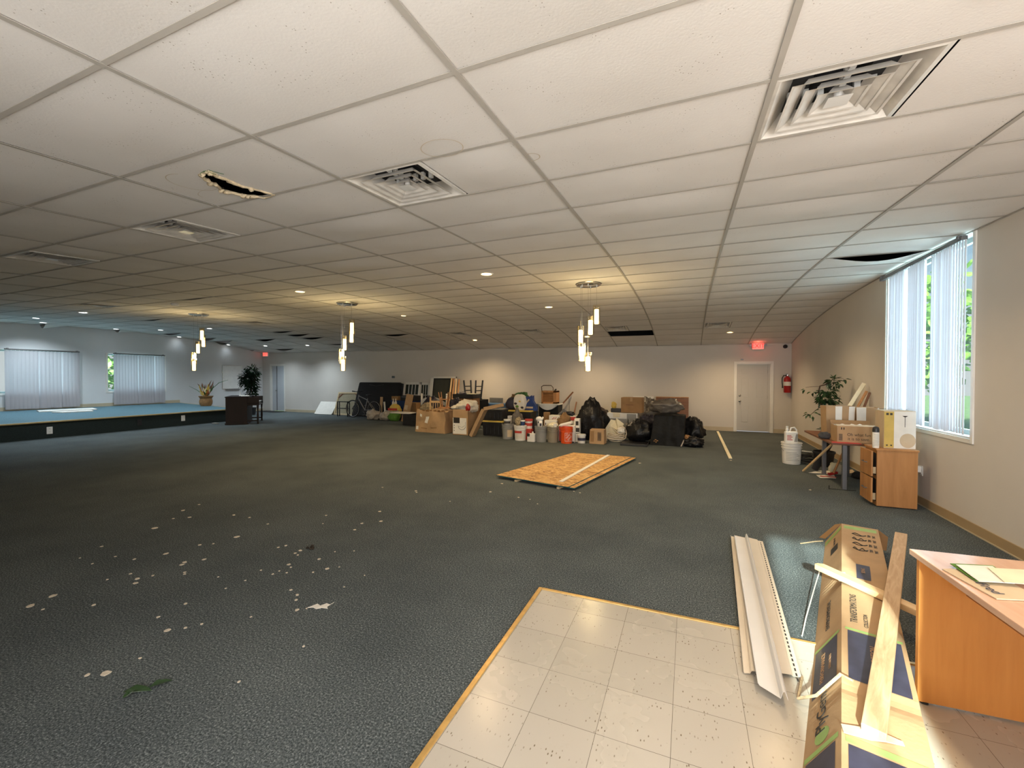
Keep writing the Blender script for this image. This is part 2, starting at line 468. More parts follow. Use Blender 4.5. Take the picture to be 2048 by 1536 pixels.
class MB:
    def __init__(s):
        s.v, s.f, s.m = [], [], []
        s.soft = False

    def add(s, vs, fs, mi=0, X=None):
        o = len(s.v)
        for p in vs:
            p = Vector(p)
            s.v.append(X @ p if X is not None else p)
        for q in fs:
            s.f.append([o + i for i in q])
            s.m.append(mi)
        return s

    def box(s, x0, x1, y0, y1, z0, z1, mi=0, X=None):
        vs = [(x0, y0, z0), (x1, y0, z0), (x1, y1, z0), (x0, y1, z0), (x0, y0, z1), (x1, y0, z1), (x1, y1, z1), (x0, y1, z1)]
        return s.add(vs, [(0, 3, 2, 1), (4, 5, 6, 7), (0, 1, 5, 4), (1, 2, 6, 5), (2, 3, 7, 6), (3, 0, 4, 7)], mi, X)

    def quad(s, a, b, c, d, mi=0, X=None):
        return s.add([a, b, c, d], [(0, 1, 2, 3)], mi, X)

    def cyl(s, p0, p1, r0, r1=None, n=16, mi=0, caps=True, X=None):
        r1 = r0 if r1 is None else r1
        p0, p1 = Vector(p0), Vector(p1)
        q = (p1 - p0).to_track_quat('Z', 'Y').to_matrix()
        vs = []
        for p, r in ((p0, r0), (p1, r1)):
            for i in range(n):
                a = 2 * PI * i / n
                vs.append(p + q @ Vector((r * math.cos(a), r * math.sin(a), 0)))
        fs = [(i, (i + 1) % n, n + (i + 1) % n, n + i) for i in range(n)]
        if caps:
            fs += [tuple(range(n - 1, -1, -1)), tuple(range(n, 2 * n))]
        return s.add(vs, fs, mi, X)

    def tube(s, pts, r, n=8, mi=0, X=None, closed=False):
        pts = [Vector(p) for p in pts]
        L = len(pts)
        rr = r if isinstance(r, (list, tuple)) else [r] * L
        vs, fs = [], []
        up = None
        for i, p in enumerate(pts):
            a = pts[(i - 1) % L] if (closed or i > 0) else p
            b = pts[(i + 1) % L] if (closed or i < L - 1) else p
            t = (b - a).normalized()
            if up is None:
                up = Vector((0, 0, 1)) if abs(t.z) < 0.9 else Vector((1, 0, 0))
            x = t.cross(up)
            x = x.normalized() if x.length > 1e-6 else t.orthogonal().normalized()
            up = x.cross(t).normalized()
            for k in range(n):
                w = 2 * PI * k / n
                vs.append(p + x * rr[i] * math.cos(w) + up * rr[i] * math.sin(w))
        for i in range(L if closed else L - 1):
            j = (i + 1) % L
            for k in range(n):
                fs.append((i * n + k, i * n + (k + 1) % n, j * n + (k + 1) % n, j * n + k))
        if not closed:
            fs += [tuple(range(n - 1, -1, -1)), tuple(range((L - 1) * n, L * n))]
        return s.add(vs, fs, mi, X)

    def lathe(s, prof, n=24, c=(0, 0), mi=0, X=None, sx=1.0, sy=1.0):
        vs, fs = [], []
        for r, z in prof:
            for i in range(n):
                a = 2 * PI * i / n
                vs.append((c[0] + sx * r * math.cos(a), c[1] + sy * r * math.sin(a), z))
        for j in range(len(prof) - 1):
            for i in range(n):
                fs.append((j * n + i, j * n + (i + 1) % n, (j + 1) * n + (i + 1) % n, (j + 1) * n + i))
        return s.add(vs, fs, mi, X)

    def prism(s, poly, z0, z1, mi=0, X=None):
        n = len(poly)
        vs = [(x, y, z0) for x, y in poly] + [(x, y, z1) for x, y in poly]
        fs = [tuple(range(n - 1, -1, -1)), tuple(range(n, 2 * n))] + [(i, (i + 1) % n, n + (i + 1) % n, n + i) for i in range(n)]
        return s.add(vs, fs, mi, X)

    def grid(s, fn, nu, nv, mi=0, X=None):
        vs = [fn(i / nu, j / nv) for j in range(nv + 1) for i in range(nu + 1)]
        w = nu + 1
        fs = [(j * w + i, j * w + i + 1, (j + 1) * w + i + 1, (j + 1) * w + i) for j in range(nv) for i in range(nu)]
        return s.add(vs, fs, mi, X)

    def blob(s, c, r, seed=0, amp=0.2, freq=1.6, flat=True, nu=36, nv=22, mi=0, fold=0.0, X=None, sq=1.0):
        c = Vector(c)

        def fn(a, b):
            th, ph = 2 * PI * a, PI * (b * 0.998 + 0.001)
            d = Vector((math.sin(ph) * math.cos(th), math.sin(ph) * math.sin(th), -math.cos(ph)))
            if sq != 1.0:
                d = Vector([math.copysign(abs(k) ** sq, k) for k in d])
            q = Vector((d.x, d.y, d.z))
            k = 1 + amp * noise.noise(q * freq + Vector((seed * 7.3, seed * 3.1, seed)))
            if fold:
                k += fold * (abs(noise.noise(q * freq * 3.1 + Vector((seed, 5, 9)))) - 0.25)
                k += fold * 0.5 * noise.noise(q * freq * 7 + Vector((2, seed, 4)))
            p = Vector((d.x * r[0], d.y * r[1], d.z * r[2])) * k
            z = p.z + r[2]
            if flat and z < 0.16 * r[2]:
                z = 0.0
            elif flat:
                z = (z - 0.16 * r[2]) * 1.08
            return Vector((c.x + p.x, c.y + p.y, c.z + z))
        s.soft = True
        return s.grid(fn, nu, nv, mi, X)

    def build(s, name, mats, parent=None, smooth=False, bevel=0.0, label=None, ang=0.7, seg=2):
        me = bpy.data.meshes.new(name)
        me.from_pydata([tuple(p) for p in s.v], [], s.f)
        if not isinstance(mats, (list, tuple)):
            mats = [mats]
        for m in mats:
            me.materials.append(M[m] if isinstance(m, str) else m)
        for p, i in zip(me.polygons, s.m):
            p.material_index = i
        me.validate()
        if smooth:
            for p in me.polygons:
                p.use_smooth = True
            me.set_sharp_from_angle(angle=3.0 if s.soft else ang)
        o = bpy.data.objects.new(name, me)
        COL.objects.link(o)
        if bevel:
            b = o.modifiers.new('soft_edge', 'BEVEL')
            b.width = bevel
            b.segments = seg
            b.limit_method = 'ANGLE'
        if parent is not None:
            o.parent = parent
        if label:
            o['label'] = label
        return o


def thing(name, label, cat, loc=(0, 0, 0), rz=0.0, group=None):
    o = bpy.data.objects.new(name, None)
    o.empty_display_size = 0.1
    COL.objects.link(o)
    o.location = loc
    o.rotation_euler = (0, 0, rz)
    o['label'] = label
    o['category'] = cat
    if group:
        o['group'] = group
    return o


def tag(o, label, cat, group=None, loc=None, rz=None, kind=None):
    o['label'] = label
    o['category'] = cat
    if group:
        o['group'] = group
    if kind:
        o['kind'] = kind
    if loc is not None:
        o.location = loc
    if rz is not None:
        o.rotation_euler = (0, 0, rz)
    return o


def struct(o):
    o['kind'] = 'structure'
    return o


def dup(root, loc, rz=0.0, label=None, group=None):
    r = root.copy()
    COL.objects.link(r)
    r.location = loc
    r.rotation_euler = (0, 0, rz)
    if label:
        r['label'] = label
    if group:
        r['group'] = group
    for ch in list(root.children):
        c = ch.copy()
        COL.objects.link(c)
        c.parent = r
        for g in list(ch.children):
            d = g.copy()
            COL.objects.link(d)
            d.parent = c
    return r


def text(body, size, mat, parent, Mx, align='CENTER', name='lettering', sx=1.0, ext=0.0004):
    cu = bpy.data.curves.new(name, 'FONT')
    cu.body = body
    cu.size = size
    cu.align_x = align
    cu.align_y = 'CENTER'
    cu.extrude = ext
    cu.materials.append(M[mat])
    o = bpy.data.objects.new(name, cu)
    COL.objects.link(o)
    o.parent = parent
    o.matrix_local = Mx @ Matrix.Diagonal((sx, 1, 1, 1))
    return o


def basis(o, x, y):
    """matrix with local x and y axes along the given directions"""
    x, y = Vector(x).normalized(), Vector(y).normalized()
    z = x.cross(y).normalized()
    y = z.cross(x)
    return Matrix(((x.x, y.x, z.x, o[0]), (x.y, y.y, z.y, o[1]), (x.z, y.z, z.z, o[2]), (0, 0, 0, 1)))


FRONT = lambda x, y, z: basis((x, y, z), (1, 0, 0), (0, 0, 1))      # text that faces -Y

# ================================================================== SETTING
# floor
b = MB()
b.box(XL - .2, XR + .15, YB - .15, YF + .15, -0.12, 0.0)
floor = struct(b.build('floor', 'carpet'))
b = MB()
b.box(0, XR + 0.98, 0, 4.21, 0.0005, 0.003)
vin = struct(b.build('floor_entry', 'vinyl'))
vin.location = (-0.98, YB, 0)
M['vinyl'].node_tree.nodes['Mapping'].inputs['Location'].default_value = (0.3048 - 0.005 - 0.002, 0.3048 * 2 - 0.032 - 0.03, 0)
b = MB()
b.box(-1.004, -0.976, YB, 2.925, 0.0, 0.010)
struct(b.build('trim_1', 'brass', bevel=.003))
b = MB()
b.box(-0.976, XR, 2.902, 2.926, 0.0, 0.010)
struct(b.build('trim_2', 'brass', bevel=.003))

ZT = 3.85


def wall(name, mat, boxes):
    b = MB()
    for q in boxes:
        b.box(*q)
    return struct(b.build(name, mat))


D1 = (1.272, 2.134, 1.955)
D2 = (-17.80, -16.96, 2.10)
wall('wall_far', 'wall', [(XL - .2, D2[0], YF, YF + .15, 0, ZT), (D2[0], D2[1], YF, YF + .15, D2[2], ZT), (D2[1], D1[0], YF, YF + .15, 0, ZT),
                          (D1[0], D1[1], YF, YF + .15, D1[2], ZT), (D1[1], XR + .2, YF, YF + .15, 0, ZT)])
RW = (5.68, 7.68, 0.93, 3.03)
wall('wall_right', 'wall', [(XR, XR + .16, YB, RW[0], 0, ZT), (XR, XR + .16, RW[1], YF, 0, ZT), (XR, XR + .16, RW[0], RW[1], 0, RW[2]), (XR, XR + .16, RW[0], RW[1], RW[3], ZT)])
LW1, LW2, LZ = (5.30, 7.22), (8.03, 9.74), (1.06, 2.38)
wall('wall_left', 'wall_left', [(XL - .16, XL, YB, LW1[0], 0, ZT), (XL - .16, XL, LW1[1], LW2[0], 0, ZT), (XL - .16, XL, LW2[1], YF, 0, ZT),
                                (XL - .16, XL, LW1[0], LW1[1], 0, LZ[0]), (XL - .16, XL, LW1[0], LW1[1], LZ[1], ZT),
                                (XL - .16, XL, LW2[0], LW2[1], 0, LZ[0]), (XL - .16, XL, LW2[0], LW2[1], LZ[1], ZT)])
GD = (0.13, 0.66, 0.06, 2.37)
wall('wall_back', 'wall', [(XL - .2, GD[0], YB - .15, YB, 0, ZT), (GD[1], XR + .2, YB - .15, YB, 0, ZT), (GD[0], GD[1], YB - .15, YB, GD[3], ZT), (GD[0], GD[1], YB - .15, YB, 0, GD[2])])
b = MB()
b.box(XL - .2, XR + .2, YB - .15, YF + .15, ZT, ZT + .1)
b.box(XL, XR, YF - .05, YF - .02, 2.80, ZT)  # dark sheets added before the upper walls so ceiling gaps look black
b.box(XL + .02, XL + .05, YB, YF, 3.27, ZT)
b.box(XR - .05, XR - .02, YB, YF, 3.12, ZT)
struct(b.build('roof_and_dark_sheets', 'void'))

# baseboards
b = MB()
b.box(XR - .012, XR, YB, YF, 0.012, 0.105)
b.box(XR - .018, XR, YB, YF, 0.0, 0.012, 1)
struct(b.build('baseboard_right', ['base', 'basetrim']))
b = MB()
for x0, x1 in ((D2[1] + .07, D1[0] - .07), (D1[1] + .07, XR - .02)):
    b.box(x0, x1, YF - .012, YF, 0.0, 0.115)
struct(b.build('baseboard_far', 'basetrim'))

# entrance door behind the photographer (its glass lets the sun in)
b = MB()
b.box(GD[0], GD[0] + .03, YB - .09, YB - .03, GD[2], GD[3])
b.box(GD[1] - .03, GD[1], YB - .09, YB - .03, GD[2], GD[3])
b.box(GD[0], GD[1], YB - .09, YB - .03, GD[3] - .03, GD[3])
b.box(GD[0], GD[1], YB - .09, YB - .03, 0.98, 1.05)
b.box(0.36, 0.385, YB - .08, YB - .04, GD[2], GD[3])
d3 = struct(b.build('door_3', 'alum'))
b = MB()
b.quad((GD[0], YB - .06, GD[2]), (GD[1], YB - .06, GD[2]), (GD[1], YB - .06, GD[3]), (GD[0], YB - .06, GD[3]))
b.build('door_glass', 'pane', d3)

# ---- ceiling
TILE_DROP = {}


def cell(x, y):
    return (math.floor((x - GX) / TX), math.floor((y - GY) / TY))


skip = {(-1, 17)}
vents = [(1, 1), (-1, 1), (-3, 1), (-5, 1), (1, 16), (-1, 16), (-3, 16), (-5, 16), (-9, 5), (-9, 11)]
drops = {(2, 8): 0.085}
for px, py, dd in ((195, 609, .0), (250, 664, .09), (440, 678, .10), (480, 684, .16), (520, 680, .08), (585, 672, .07), (765, 671, .06), (375, 668, .07), (640, 676, .07),
                   (775, 702, .10), (120, 652, .13), (560, 700, .08), (510, 704, .06), (300, 641, .03), (430, 607, .02), (590, 664, .05), (700, 690, .04)):
    p = ce(px, py)
    if dd:
        drops[cell(p.x, p.y)] = dd
NX0, NX1 = -15, 3
NK0, NK1 = -5, 21
HOLE = [ce(*q).to_2d() for q in ((402, 352), (418, 343), (440, 356), (458, 362), (480, 372), (510, 380), (549, 390), (531, 396), (500, 394), (470, 388), (445, 383), (437, 374), (420, 366))]
HCELL = cell(HOLE[6].x - .2, HOLE[5].y - .02)


def inpoly(p, poly):
    c = False
    n = len(poly)
    for i in range(n):
        a, d = poly[i], poly[(i + 1) % n]
        if (a.y > p[1]) != (d.y > p[1]) and p[0] < (d.x - a.x) * (p[1] - a.y) / (d.y - a.y) + a.x:
            c = not c
    return c


b = MB()
rng = random.Random(3)
for i in range(NX0, NX1):
    for k in range(NK0, NK1):
        if (i, k) in skip:
            continue
        x0, x1 = GX + i * TX + .002, GX + (i + 1) * TX - .002
        y0, y1 = GY + k * TY + .001, GY + (k + 1) * TY - .001
        if (i, k) in vents:
            x0 = GX + i * TX + .615
        x0, x1 = max(x0, XL), min(x1, XR)
        y0, y1 = max(y0, YB), min(y1, YF)
        if x1 - x0 < .05 or y1 - y0 < .03:
            continue
        sag = rng.uniform(.002, .012) + (.012 if rng.random() < .4 else 0)
        tl = rng.uniform(-.002, .002)
        dr = drops.get((i, k), 0)
        if (i, k) == HCELL:
            nx, ny = 96, 48

            def P2(a, c):
                x, y = x0 + (x1 - x0) * a, y0 + (y1 - y0) * c
                return Vector((x, y, zc(x, y) + .006))
            for u in range(nx):
                for v in range(ny):
                    cx, cy = x0 + (x1 - x0) * (u + .5) / nx, y0 + (y1 - y0) * (v + .5) / ny
                    if inpoly((cx, cy), HOLE):
                        continue
                    b.quad(P2(u / nx, v / ny), P2(u / nx, (v + 1) / ny), P2((u + 1) / nx, (v + 1) / ny), P2((u + 1) / nx, v / ny))
            continue

        def fn(a, c):
            x, y = x0 + (x1 - x0) * a, y0 + (y1 - y0) * c
            s = sag * (math.sin(PI * a) * math.sin(PI * c)) ** 1.4 if 0 < a < 1 and 0 < c < 1 else 0
            e = dr * math.sin(PI * a) ** 1.4 * (1 - c) ** 1.2 if dr else 0
            return Vector((x, y, zc(x, y) + .006 - s - e + tl * (a - .5)))
        b.grid(fn, 10, 6)
ceiling = struct(b.build('ceiling', 'tile', smooth=True, ang=.5))
b = MB()


def bar(x0, y0, x1, y1, w, dz):
    n = max(1, int(max(abs(x1 - x0), abs(y1 - y0)) / .61))
    px, py = (w / 2, 0) if abs(y1 - y0) > abs(x1 - x0) else (0, w / 2)
    for j in range(n):
        pts = []
        for t in (j / n, (j + 1) / n):
            x, y = x0 + (x1 - x0) * t, y0 + (y1 - y0) * t
            z = zc(x, y) + dz
            pts.append([(x - px, y - py, z), (x + px, y + py, z), (x + px, y + py, z + .002), (x - px, y - py, z + .002)])
        a, c = pts
        for q in range(4):
            r = (q + 1) % 4
            b.quad(a[q], a[r], c[r], c[q])


for i in range(NX0, NX1 + 1):
    x = GX + i * TX
    if XL < x < XR:
        bar(x, YB, x, YF, .026, -.0015)
for k in range(NK0, NK1 + 1):
    y = GY + k * TY
    if YB < y < YF:
        bar(XL, y, XR, y, .022, 0)
bar(XR - .012, YB, XR - .012, YF, .024, -.001)
bar(XL, YF - .012, XR, YF - .012, .024, -.001)
bar(XL + .012, YB, XL + .012, YF, .024, -.001)
b.build('ceiling_grid', 'grid', ceiling)
# torn rim of the broken tile
b = MB()
rim = []
for a, c in zip(HOLE, HOLE[1:] + HOLE[:1]):
    for t in (0, .25, .5, .75):
        p = a.lerp(c, t)
        p += Vector((random.uniform(-.008, .008), random.uniform(-.006, .006)))
        rim.append((p.x, p.y, zc(p.x, p.y) + .004))
b.tube(rim, [random.uniform(.008, .016) for _ in rim], 6, closed=True)
for _ in range(7):
    q = random.choice(rim)
    b.blob((q[0], q[1], q[2] - .02), (.025, .014, .014), _, .5, 3, False, 10, 6)
b.build('torn_edge', 'torn', ceiling, smooth=True)
b = MB()
c0 = HOLE[1]
for j in range(4):
    b.tube([(c0.x - .01 * j, c0.y + .01, zc(c0.x, c0.y) + .03), (c0.x - .05 + .03 * j, c0.y - .02, zc(c0.x, c0.y) - .01), (c0.x - .08 + .05 * j, c0.y + .015 * j, zc(c0.x, c0.y) - .010)], .0015, 5)
b.build('loose_fibre', 'greenf', ceiling)
# water-stain rings on the tiles
b = MB()


def stain(px, py, rx, ry, a0=0, a1=360, w=.006):
    c = ce(px, py)
    n = 40
    for j in range(n):
        t0, t1 = math.radians(a0 + (a1 - a0) * j / n), math.radians(a0 + (a1 - a0) * (j + 1) / n)
        pts = []
        for t, k in ((t0, 1), (t1, 1), (t1, 1 - w / rx), (t0, 1 - w / rx)):
            x, y = c.x + rx * k * math.cos(t), c.y + ry * k * math.sin(t)
            pts.append((x, y, zc(x, y) - .0105))
        b.quad(*pts)


stain(884, 293, .125, .10)
stain(1062, 311, .055, .05, -100, 110)
stain(385, 362, .13, .14, 60, 300, .005)
stain(432, 383, .16, .07, 170, 330, .005)
b.build('water_stain', 'stain', ceiling)

# ---- stage at the left
SX, SY1, SZ = -14.95, 10.25, 0.43
SZB = 0.56       # the stage is raked: its back edge at the wall is higher
b = MB()
b.add([(XL, YB, SZ - .02), (SX, YB, SZ - .02), (SX, SY1, SZ - .02), (XL, SY1, SZ - .02), (XL, YB, SZB), (SX, YB, SZ), (SX, SY1, SZ), (XL, SY1, SZB)],
      [(0, 3, 2, 1), (4, 5, 6, 7), (0, 1, 5, 4), (1, 2, 6, 5), (2, 3, 7, 6), (3, 0, 4, 7)])
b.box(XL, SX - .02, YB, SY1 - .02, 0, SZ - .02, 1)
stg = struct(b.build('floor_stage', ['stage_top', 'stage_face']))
b = MB()
b.box(SX - .03, SX + .012, YB, SY1 + .012, SZ - .03, SZ + .006)
b.add([(XL, SY1 - .03, SZB - .03), (SX, SY1 - .03, SZ - .03), (SX, SY1 + .012, SZ - .03), (XL, SY1 + .012, SZB - .03), (XL, SY1 - .03, SZB + .006), (SX, SY1 - .03, SZ + .006), (SX, SY1 + .012, SZ + .006), (XL, SY1 + .012, SZB + .006)],
      [(0, 3, 2, 1), (4, 5, 6, 7), (0, 1, 5, 4), (1, 2, 6, 5), (2, 3, 7, 6), (3, 0, 4, 7)])
struct(b.build('trim_3', 'nosing', bevel=.006))
b = MB()
b.box(XL, XL + .012, YB, SY1, SZB, SZB + .11)
b.box(XL, XL + .012, SY1 + .02, YF, 0, .11)
struct(b.build('baseboard_left', 'basetrim'))

# ---- windows
def window(name, x_in, out, y0, y1, z0, z1, mull, sill=True):
    """opening in a side wall; out = +1 when outdoors is at +X"""
    d = .16 * out
    w = bpy.data.objects.new(name, None)
    COL.objects.link(w)
    w['kind'] = 'structure'
    w.location = (x_in, (y0 + y1) / 2, z0)
    yc = (y0 + y1) / 2
    b = MB()
    hw, hh = (y1 - y0) / 2, z1 - z0
    xa, xb = sorted((0, d))
    t = .02
    for q in ((xa, xb, -hw, -hw + t, 0, hh), (xa, xb, hw - t, hw, 0, hh), (xa, xb, -hw, hw, hh - t, hh), (xa, xb, -hw, hw, 0, t)):
        b.box(*q)
    # casing on the room face
    ca, cb = sorted((0, -.014 * out))
    for q in ((ca, cb, -hw - .045, -hw, -.045, hh + .0), (ca, cb, hw, hw + .045, -.045, hh + .0), (ca, cb, -hw, hw, -.045, 0)):
        b.box(*q)
    b.build('window_casing', 'white', w, bevel=.002)
    fa, fb = sorted((d * .62, d * .88))
    b = MB()
    for q in ((fa, fb, -hw + t, -hw + t + .045, t, hh - t), (fa, fb, hw - t - .045, hw - t, t, hh - t), (fa, fb, -hw + t, hw - t, hh - t - .05, hh - t), (fa, fb, -hw + t, hw - t, t, t + .05)):
        b.box(*q)
    for m in mull:
        b.box(fa, fb, m - yc - .022, m - yc + .022, t, hh - t)
    b.build('window_frame', 'alum', w, bevel=.003)
    b = MB()
    xg = d * .75
    b.quad((xg, -hw + t, t), (xg, hw - t, t), (xg, hw - t, hh - t), (xg, -hw + t, hh - t))
    b.build('window_glass', 'pane', w)
    return w


window('window_1', XR, 1, RW[0], RW[1], RW[2], RW[3], (6.42,))
window('window_2', XL, -1, LW1[0], LW1[1], LZ[0], LZ[1], (6.26,))
window('window_3', XL, -1, LW2[0], LW2[1], LZ[0], LZ[1], (8.88,))


def blinds(label, x, ys, z0, z1, rail, sgn, angles, group):
    """vertical blind: head rail on the wall and its hanging vanes"""
    t = thing('vertical_blind', label, 'blind', (x, (rail[0] + rail[1]) / 2, z0), 0, group)
    yc = (rail[0] + rail[1]) / 2
    b = MB()
    b.box(-.025, .025, rail[0] - yc, rail[1] - yc, z1 - z0, z1 - z0 + .045)
    for yy in (rail[0] - yc + .06, rail[1] - yc - .06):
        b.box(-.035 if sgn < 0 else -.03, .03 if sgn < 0 else .035, yy - .02, yy + .02, z1 - z0 + .02, z1 - z0 + .06)
    b.build('head_rail', 'steel', t, bevel=.004)
    b = MB()
    for y, a in zip(ys, angles):
        n = 5
        ca, sa = math.cos(a), math.sin(a)
        zl = random.uniform(0, .02)

        def fn(u, v):
            s = (u - .5) * .092
            bow = .008 * (1 - (2 * u - 1) ** 2)
            return Vector((s * sa + bow * ca, y - yc + s * ca - bow * sa, zl + (z1 - z0 - .01 - zl) * v))
        b.grid(fn, n, 6)
        b.box(-.003, .003, y - yc - .006, y - yc + .006, z1 - z0 - .015, z1 - z0, 1)
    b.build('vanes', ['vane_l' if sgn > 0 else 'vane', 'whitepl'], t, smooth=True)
    return t


# right-hand window: clusters of half-open vanes with gaps between them
xb_ = XR - .055
vy, va = [], []
for xa, xc, n in ((1779, 1812, 10), (1817, 1851, 9), (1859, 1931, 14)):
    ya, yb = onx(xa, 700, xb_).y, onx(xc, 700, xb_).y
    for j in range(n):
        vy.append(ya + (yb - ya) * (j + .5) / n)
        va.append(math.radians(random.uniform(28, 52)))
blinds('white vertical blind with half open vanes at the tall right window', xb_, vy, 0.97, 2.94, (5.72, 7.72), -1, va, None)
for lab, y0, y1, zz in (('closed white vertical blind at the window farther from the corner, left wall', 5.67, 7.27, 2.345), ('closed white vertical blind beside a bright strip of glass, left wall', 8.19, 9.70, 2.345)):
    n = int((y1 - y0) / .082)
    vy = [y0 + .03 + (y1 - y0 - .06) * j / (n - 1) for j in range(n)]
    va = [math.radians(random.uniform(4, 13)) for _ in vy]
    for j in (int(n * .45), int(n * .78)):
        va[j] = math.radians(38)
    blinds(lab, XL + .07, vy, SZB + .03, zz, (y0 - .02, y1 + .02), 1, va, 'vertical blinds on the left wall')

# ---- doors
def door(name, x0, x1, h, leafmat, split=None):
    w = bpy.data.objects.new(name, None)
    COL.objects.link(w)
    w['kind'] = 'structure'
    w.location = ((x0 + x1) / 2, YF, 0)
    hw = (x1 - x0) / 2
    b = MB()
    c = .06
    for q in ((-hw - c, -hw, -.018, .0, 0, h + c), (hw, hw + c, -.018, .0, 0, h + c), (-hw, hw, -.018, .0, h, h + c),
              (-hw, -hw + .02, 0, .14, 0, h), (hw - .02, hw, 0, .14, 0, h), (-hw, hw, 0, .14, h - .02, h)):
        b.box(*q)
    b.build('door_frame', 'white', w, bevel=.002)
    return w, hw


w, hw = door('door_1', D1[0], D1[1], D1[2], 'doorg')
b = MB()
LWD = 2 * hw - .10
b.box(-hw + .025, -hw + .025 + LWD, .045, .085, .025, D1[2] - .025)
mid = -hw + .025 + LWD / 2
for cx in (mid - .185, mid + .185):
    for z0, z1 in ((.25, .80), (.96, 1.55), (1.65, 1.83)):
        # raised panel: bevelled field inside a sunk moulding
        a = .115
        b.add([(cx - a, .0448, z0), (cx + a, .0448, z0), (cx + a, .0448, z1), (cx - a, .0448, z1),
               (cx - a + .02, .052, z0 + .02), (cx + a - .02, .052, z0 + .02), (cx + a - .02, .052, z1 - .02), (cx - a + .02, .052, z1 - .02)],
              [(0, 1, 5, 4), (1, 2, 6, 5), (2, 3, 7, 6), (3, 0, 4, 7)])
        b.box(cx - a + .03, cx + a - .03, .038, .046, z0 + .03, z1 - .03)
b.build('door_leaf', 'doorg', w, bevel=.003)
b = MB()
kx = -hw + .025 + .065
b.lathe([(.033, 0), (.033, .01), (.013, .014), (.013, .035), (.028, .045), (.030, .06), (.02, .07), (0.001, .072)], 18, X=T(kx, .045, .88) @ rotm('X', PI / 2))
b.build('door_knob', 'chrome', w, smooth=True)
b = MB()
b.lathe([(.034, 0), (.034, .012), (.024, .02), (.001, .022)], 18, X=T(kx, .045, 1.04) @ rotm('X', PI / 2))
b.build('deadbolt', 'chrome', w, smooth=True)
b = MB()
for z in (.25, 1.0, 1.72):
    b.cyl((-hw + .03 + LWD, .04, z - .045), (-hw + .03 + LWD, .04, z + .045), .008, n=8)
b.build('hinge', 'steel', w)
b = MB()
b.box(-hw + .02, hw - .02, .0, .12, 0, .014)
b.build('threshold', 'chrome', w)
b = MB()
b.box(hw - .075, hw - .02, .03, .05, 0.02, D1[2] - .02)
b.build('weather_strip', 'doorg', w)

w, hw = door('door_2', D2[0], D2[1], D2[2], 'doorb')
b = MB()
b.box(-hw + .025, -hw + .31, .05, .09, .02, D2[2] - .025)
b.build('narrow_leaf', 'doorb', w, bevel=.003)
b = MB()
b.box(-hw + .325, hw - .025, .05, .09, .02, D2[2] - .025)
b.build('wide_leaf', 'doorb', w, bevel=.003)
b = MB()
b.box(-hw + .302, -hw + .333, .035, .05, .02, D2[2] - .025)
b.build('astragal', 'steel', w)
b = MB()
b.lathe([(.028, 0), (.028, .01), (.012, .014), (.012, .03), (.025, .04), (.02, .06), (0.001, .062)], 14, X=T(-hw + .26, .05, .95) @ rotm('X', PI / 2))
b.build('door_knob', 'chrome', w, smooth=True)
b = MB()
b.prism([(-.75, -.45), (.55, -.6), (.62, -.05), (-.70, -.03)], 0, .012)
tag(b.build('door_mat', 'matte_black', bevel=.004), 'black doormat in front of the pale blue double door', 'mat', loc=(-17.38, YF, 0))

# ---- things on the walls
def exit_sign(label, cx, zb, w, h, group, lamps=True):
    t = thing('exit_sign', label, 'exit sign', (cx, YF - .04, zb), 0, group)
    b = MB()
    b.box(-w / 2, w / 2, -.025, .04, 0, h)
    b.build('housing', 'whitepl', t, bevel=.006)
    b = MB()
    b.box(-w / 2 + .012, w / 2 - .012, -.028, -.024, .012, h - .012)
    b.build('lit_face', 'exit', t)
    text('EXIT', h * .86, 'exitl', t, FRONT(0, -.0295, h / 2), sx=.95, name='exit_text', ext=.001)
    if lamps:
        for s in (-1, 1):
            b = MB()
            b.cyl((s * (w / 2 + .035), -.05, h * .62), (s * (w / 2 + .035), .02, h * .62), .034, .026, 16)
            b.cyl((s * w / 2, .0, h * .62), (s * (w / 2 + .03), 0, h * .62), .008, n=8)
            b.build('lamp_head', 'steel', t, smooth=True)
    return t


p0, p1 = at(1499, 682, YF), at(1530, 699, YF)
exit_sign('red EXIT sign with two lamp heads above the grey panelled door', (at(1515.5, 690, YF)).x, p1.z, .30, .195, 'red exit signs')
e2 = exit_sign('red EXIT sign above the pale blue door in the left corner', at(533, 708, YF).x, at(533, 713, YF).z, .34, .20, 'red exit signs', False)
light('exit_glow', 'POINT', (1.78, YF - .25, 2.50), 1.6, (1, .1, .06), shadow_soft_size=.08)

t = thing('security_camera', 'small black dome camera near the right corner of the far wall', 'camera', at(1570.5, 693, YF))
b = MB()
b.lathe([(.055, 0), (.055, .02), (.045, .035)], 20, X=rotm('X', PI / 2))
b.build('mount_plate', 'black', t, smooth=True)
b = MB()
b.lathe([(.044, .034), (.042, .055), (.03, .075), (.012, .083), (.001, .085)], 20, X=rotm('X', PI / 2))
b.build('dome', 'black', t, smooth=True)

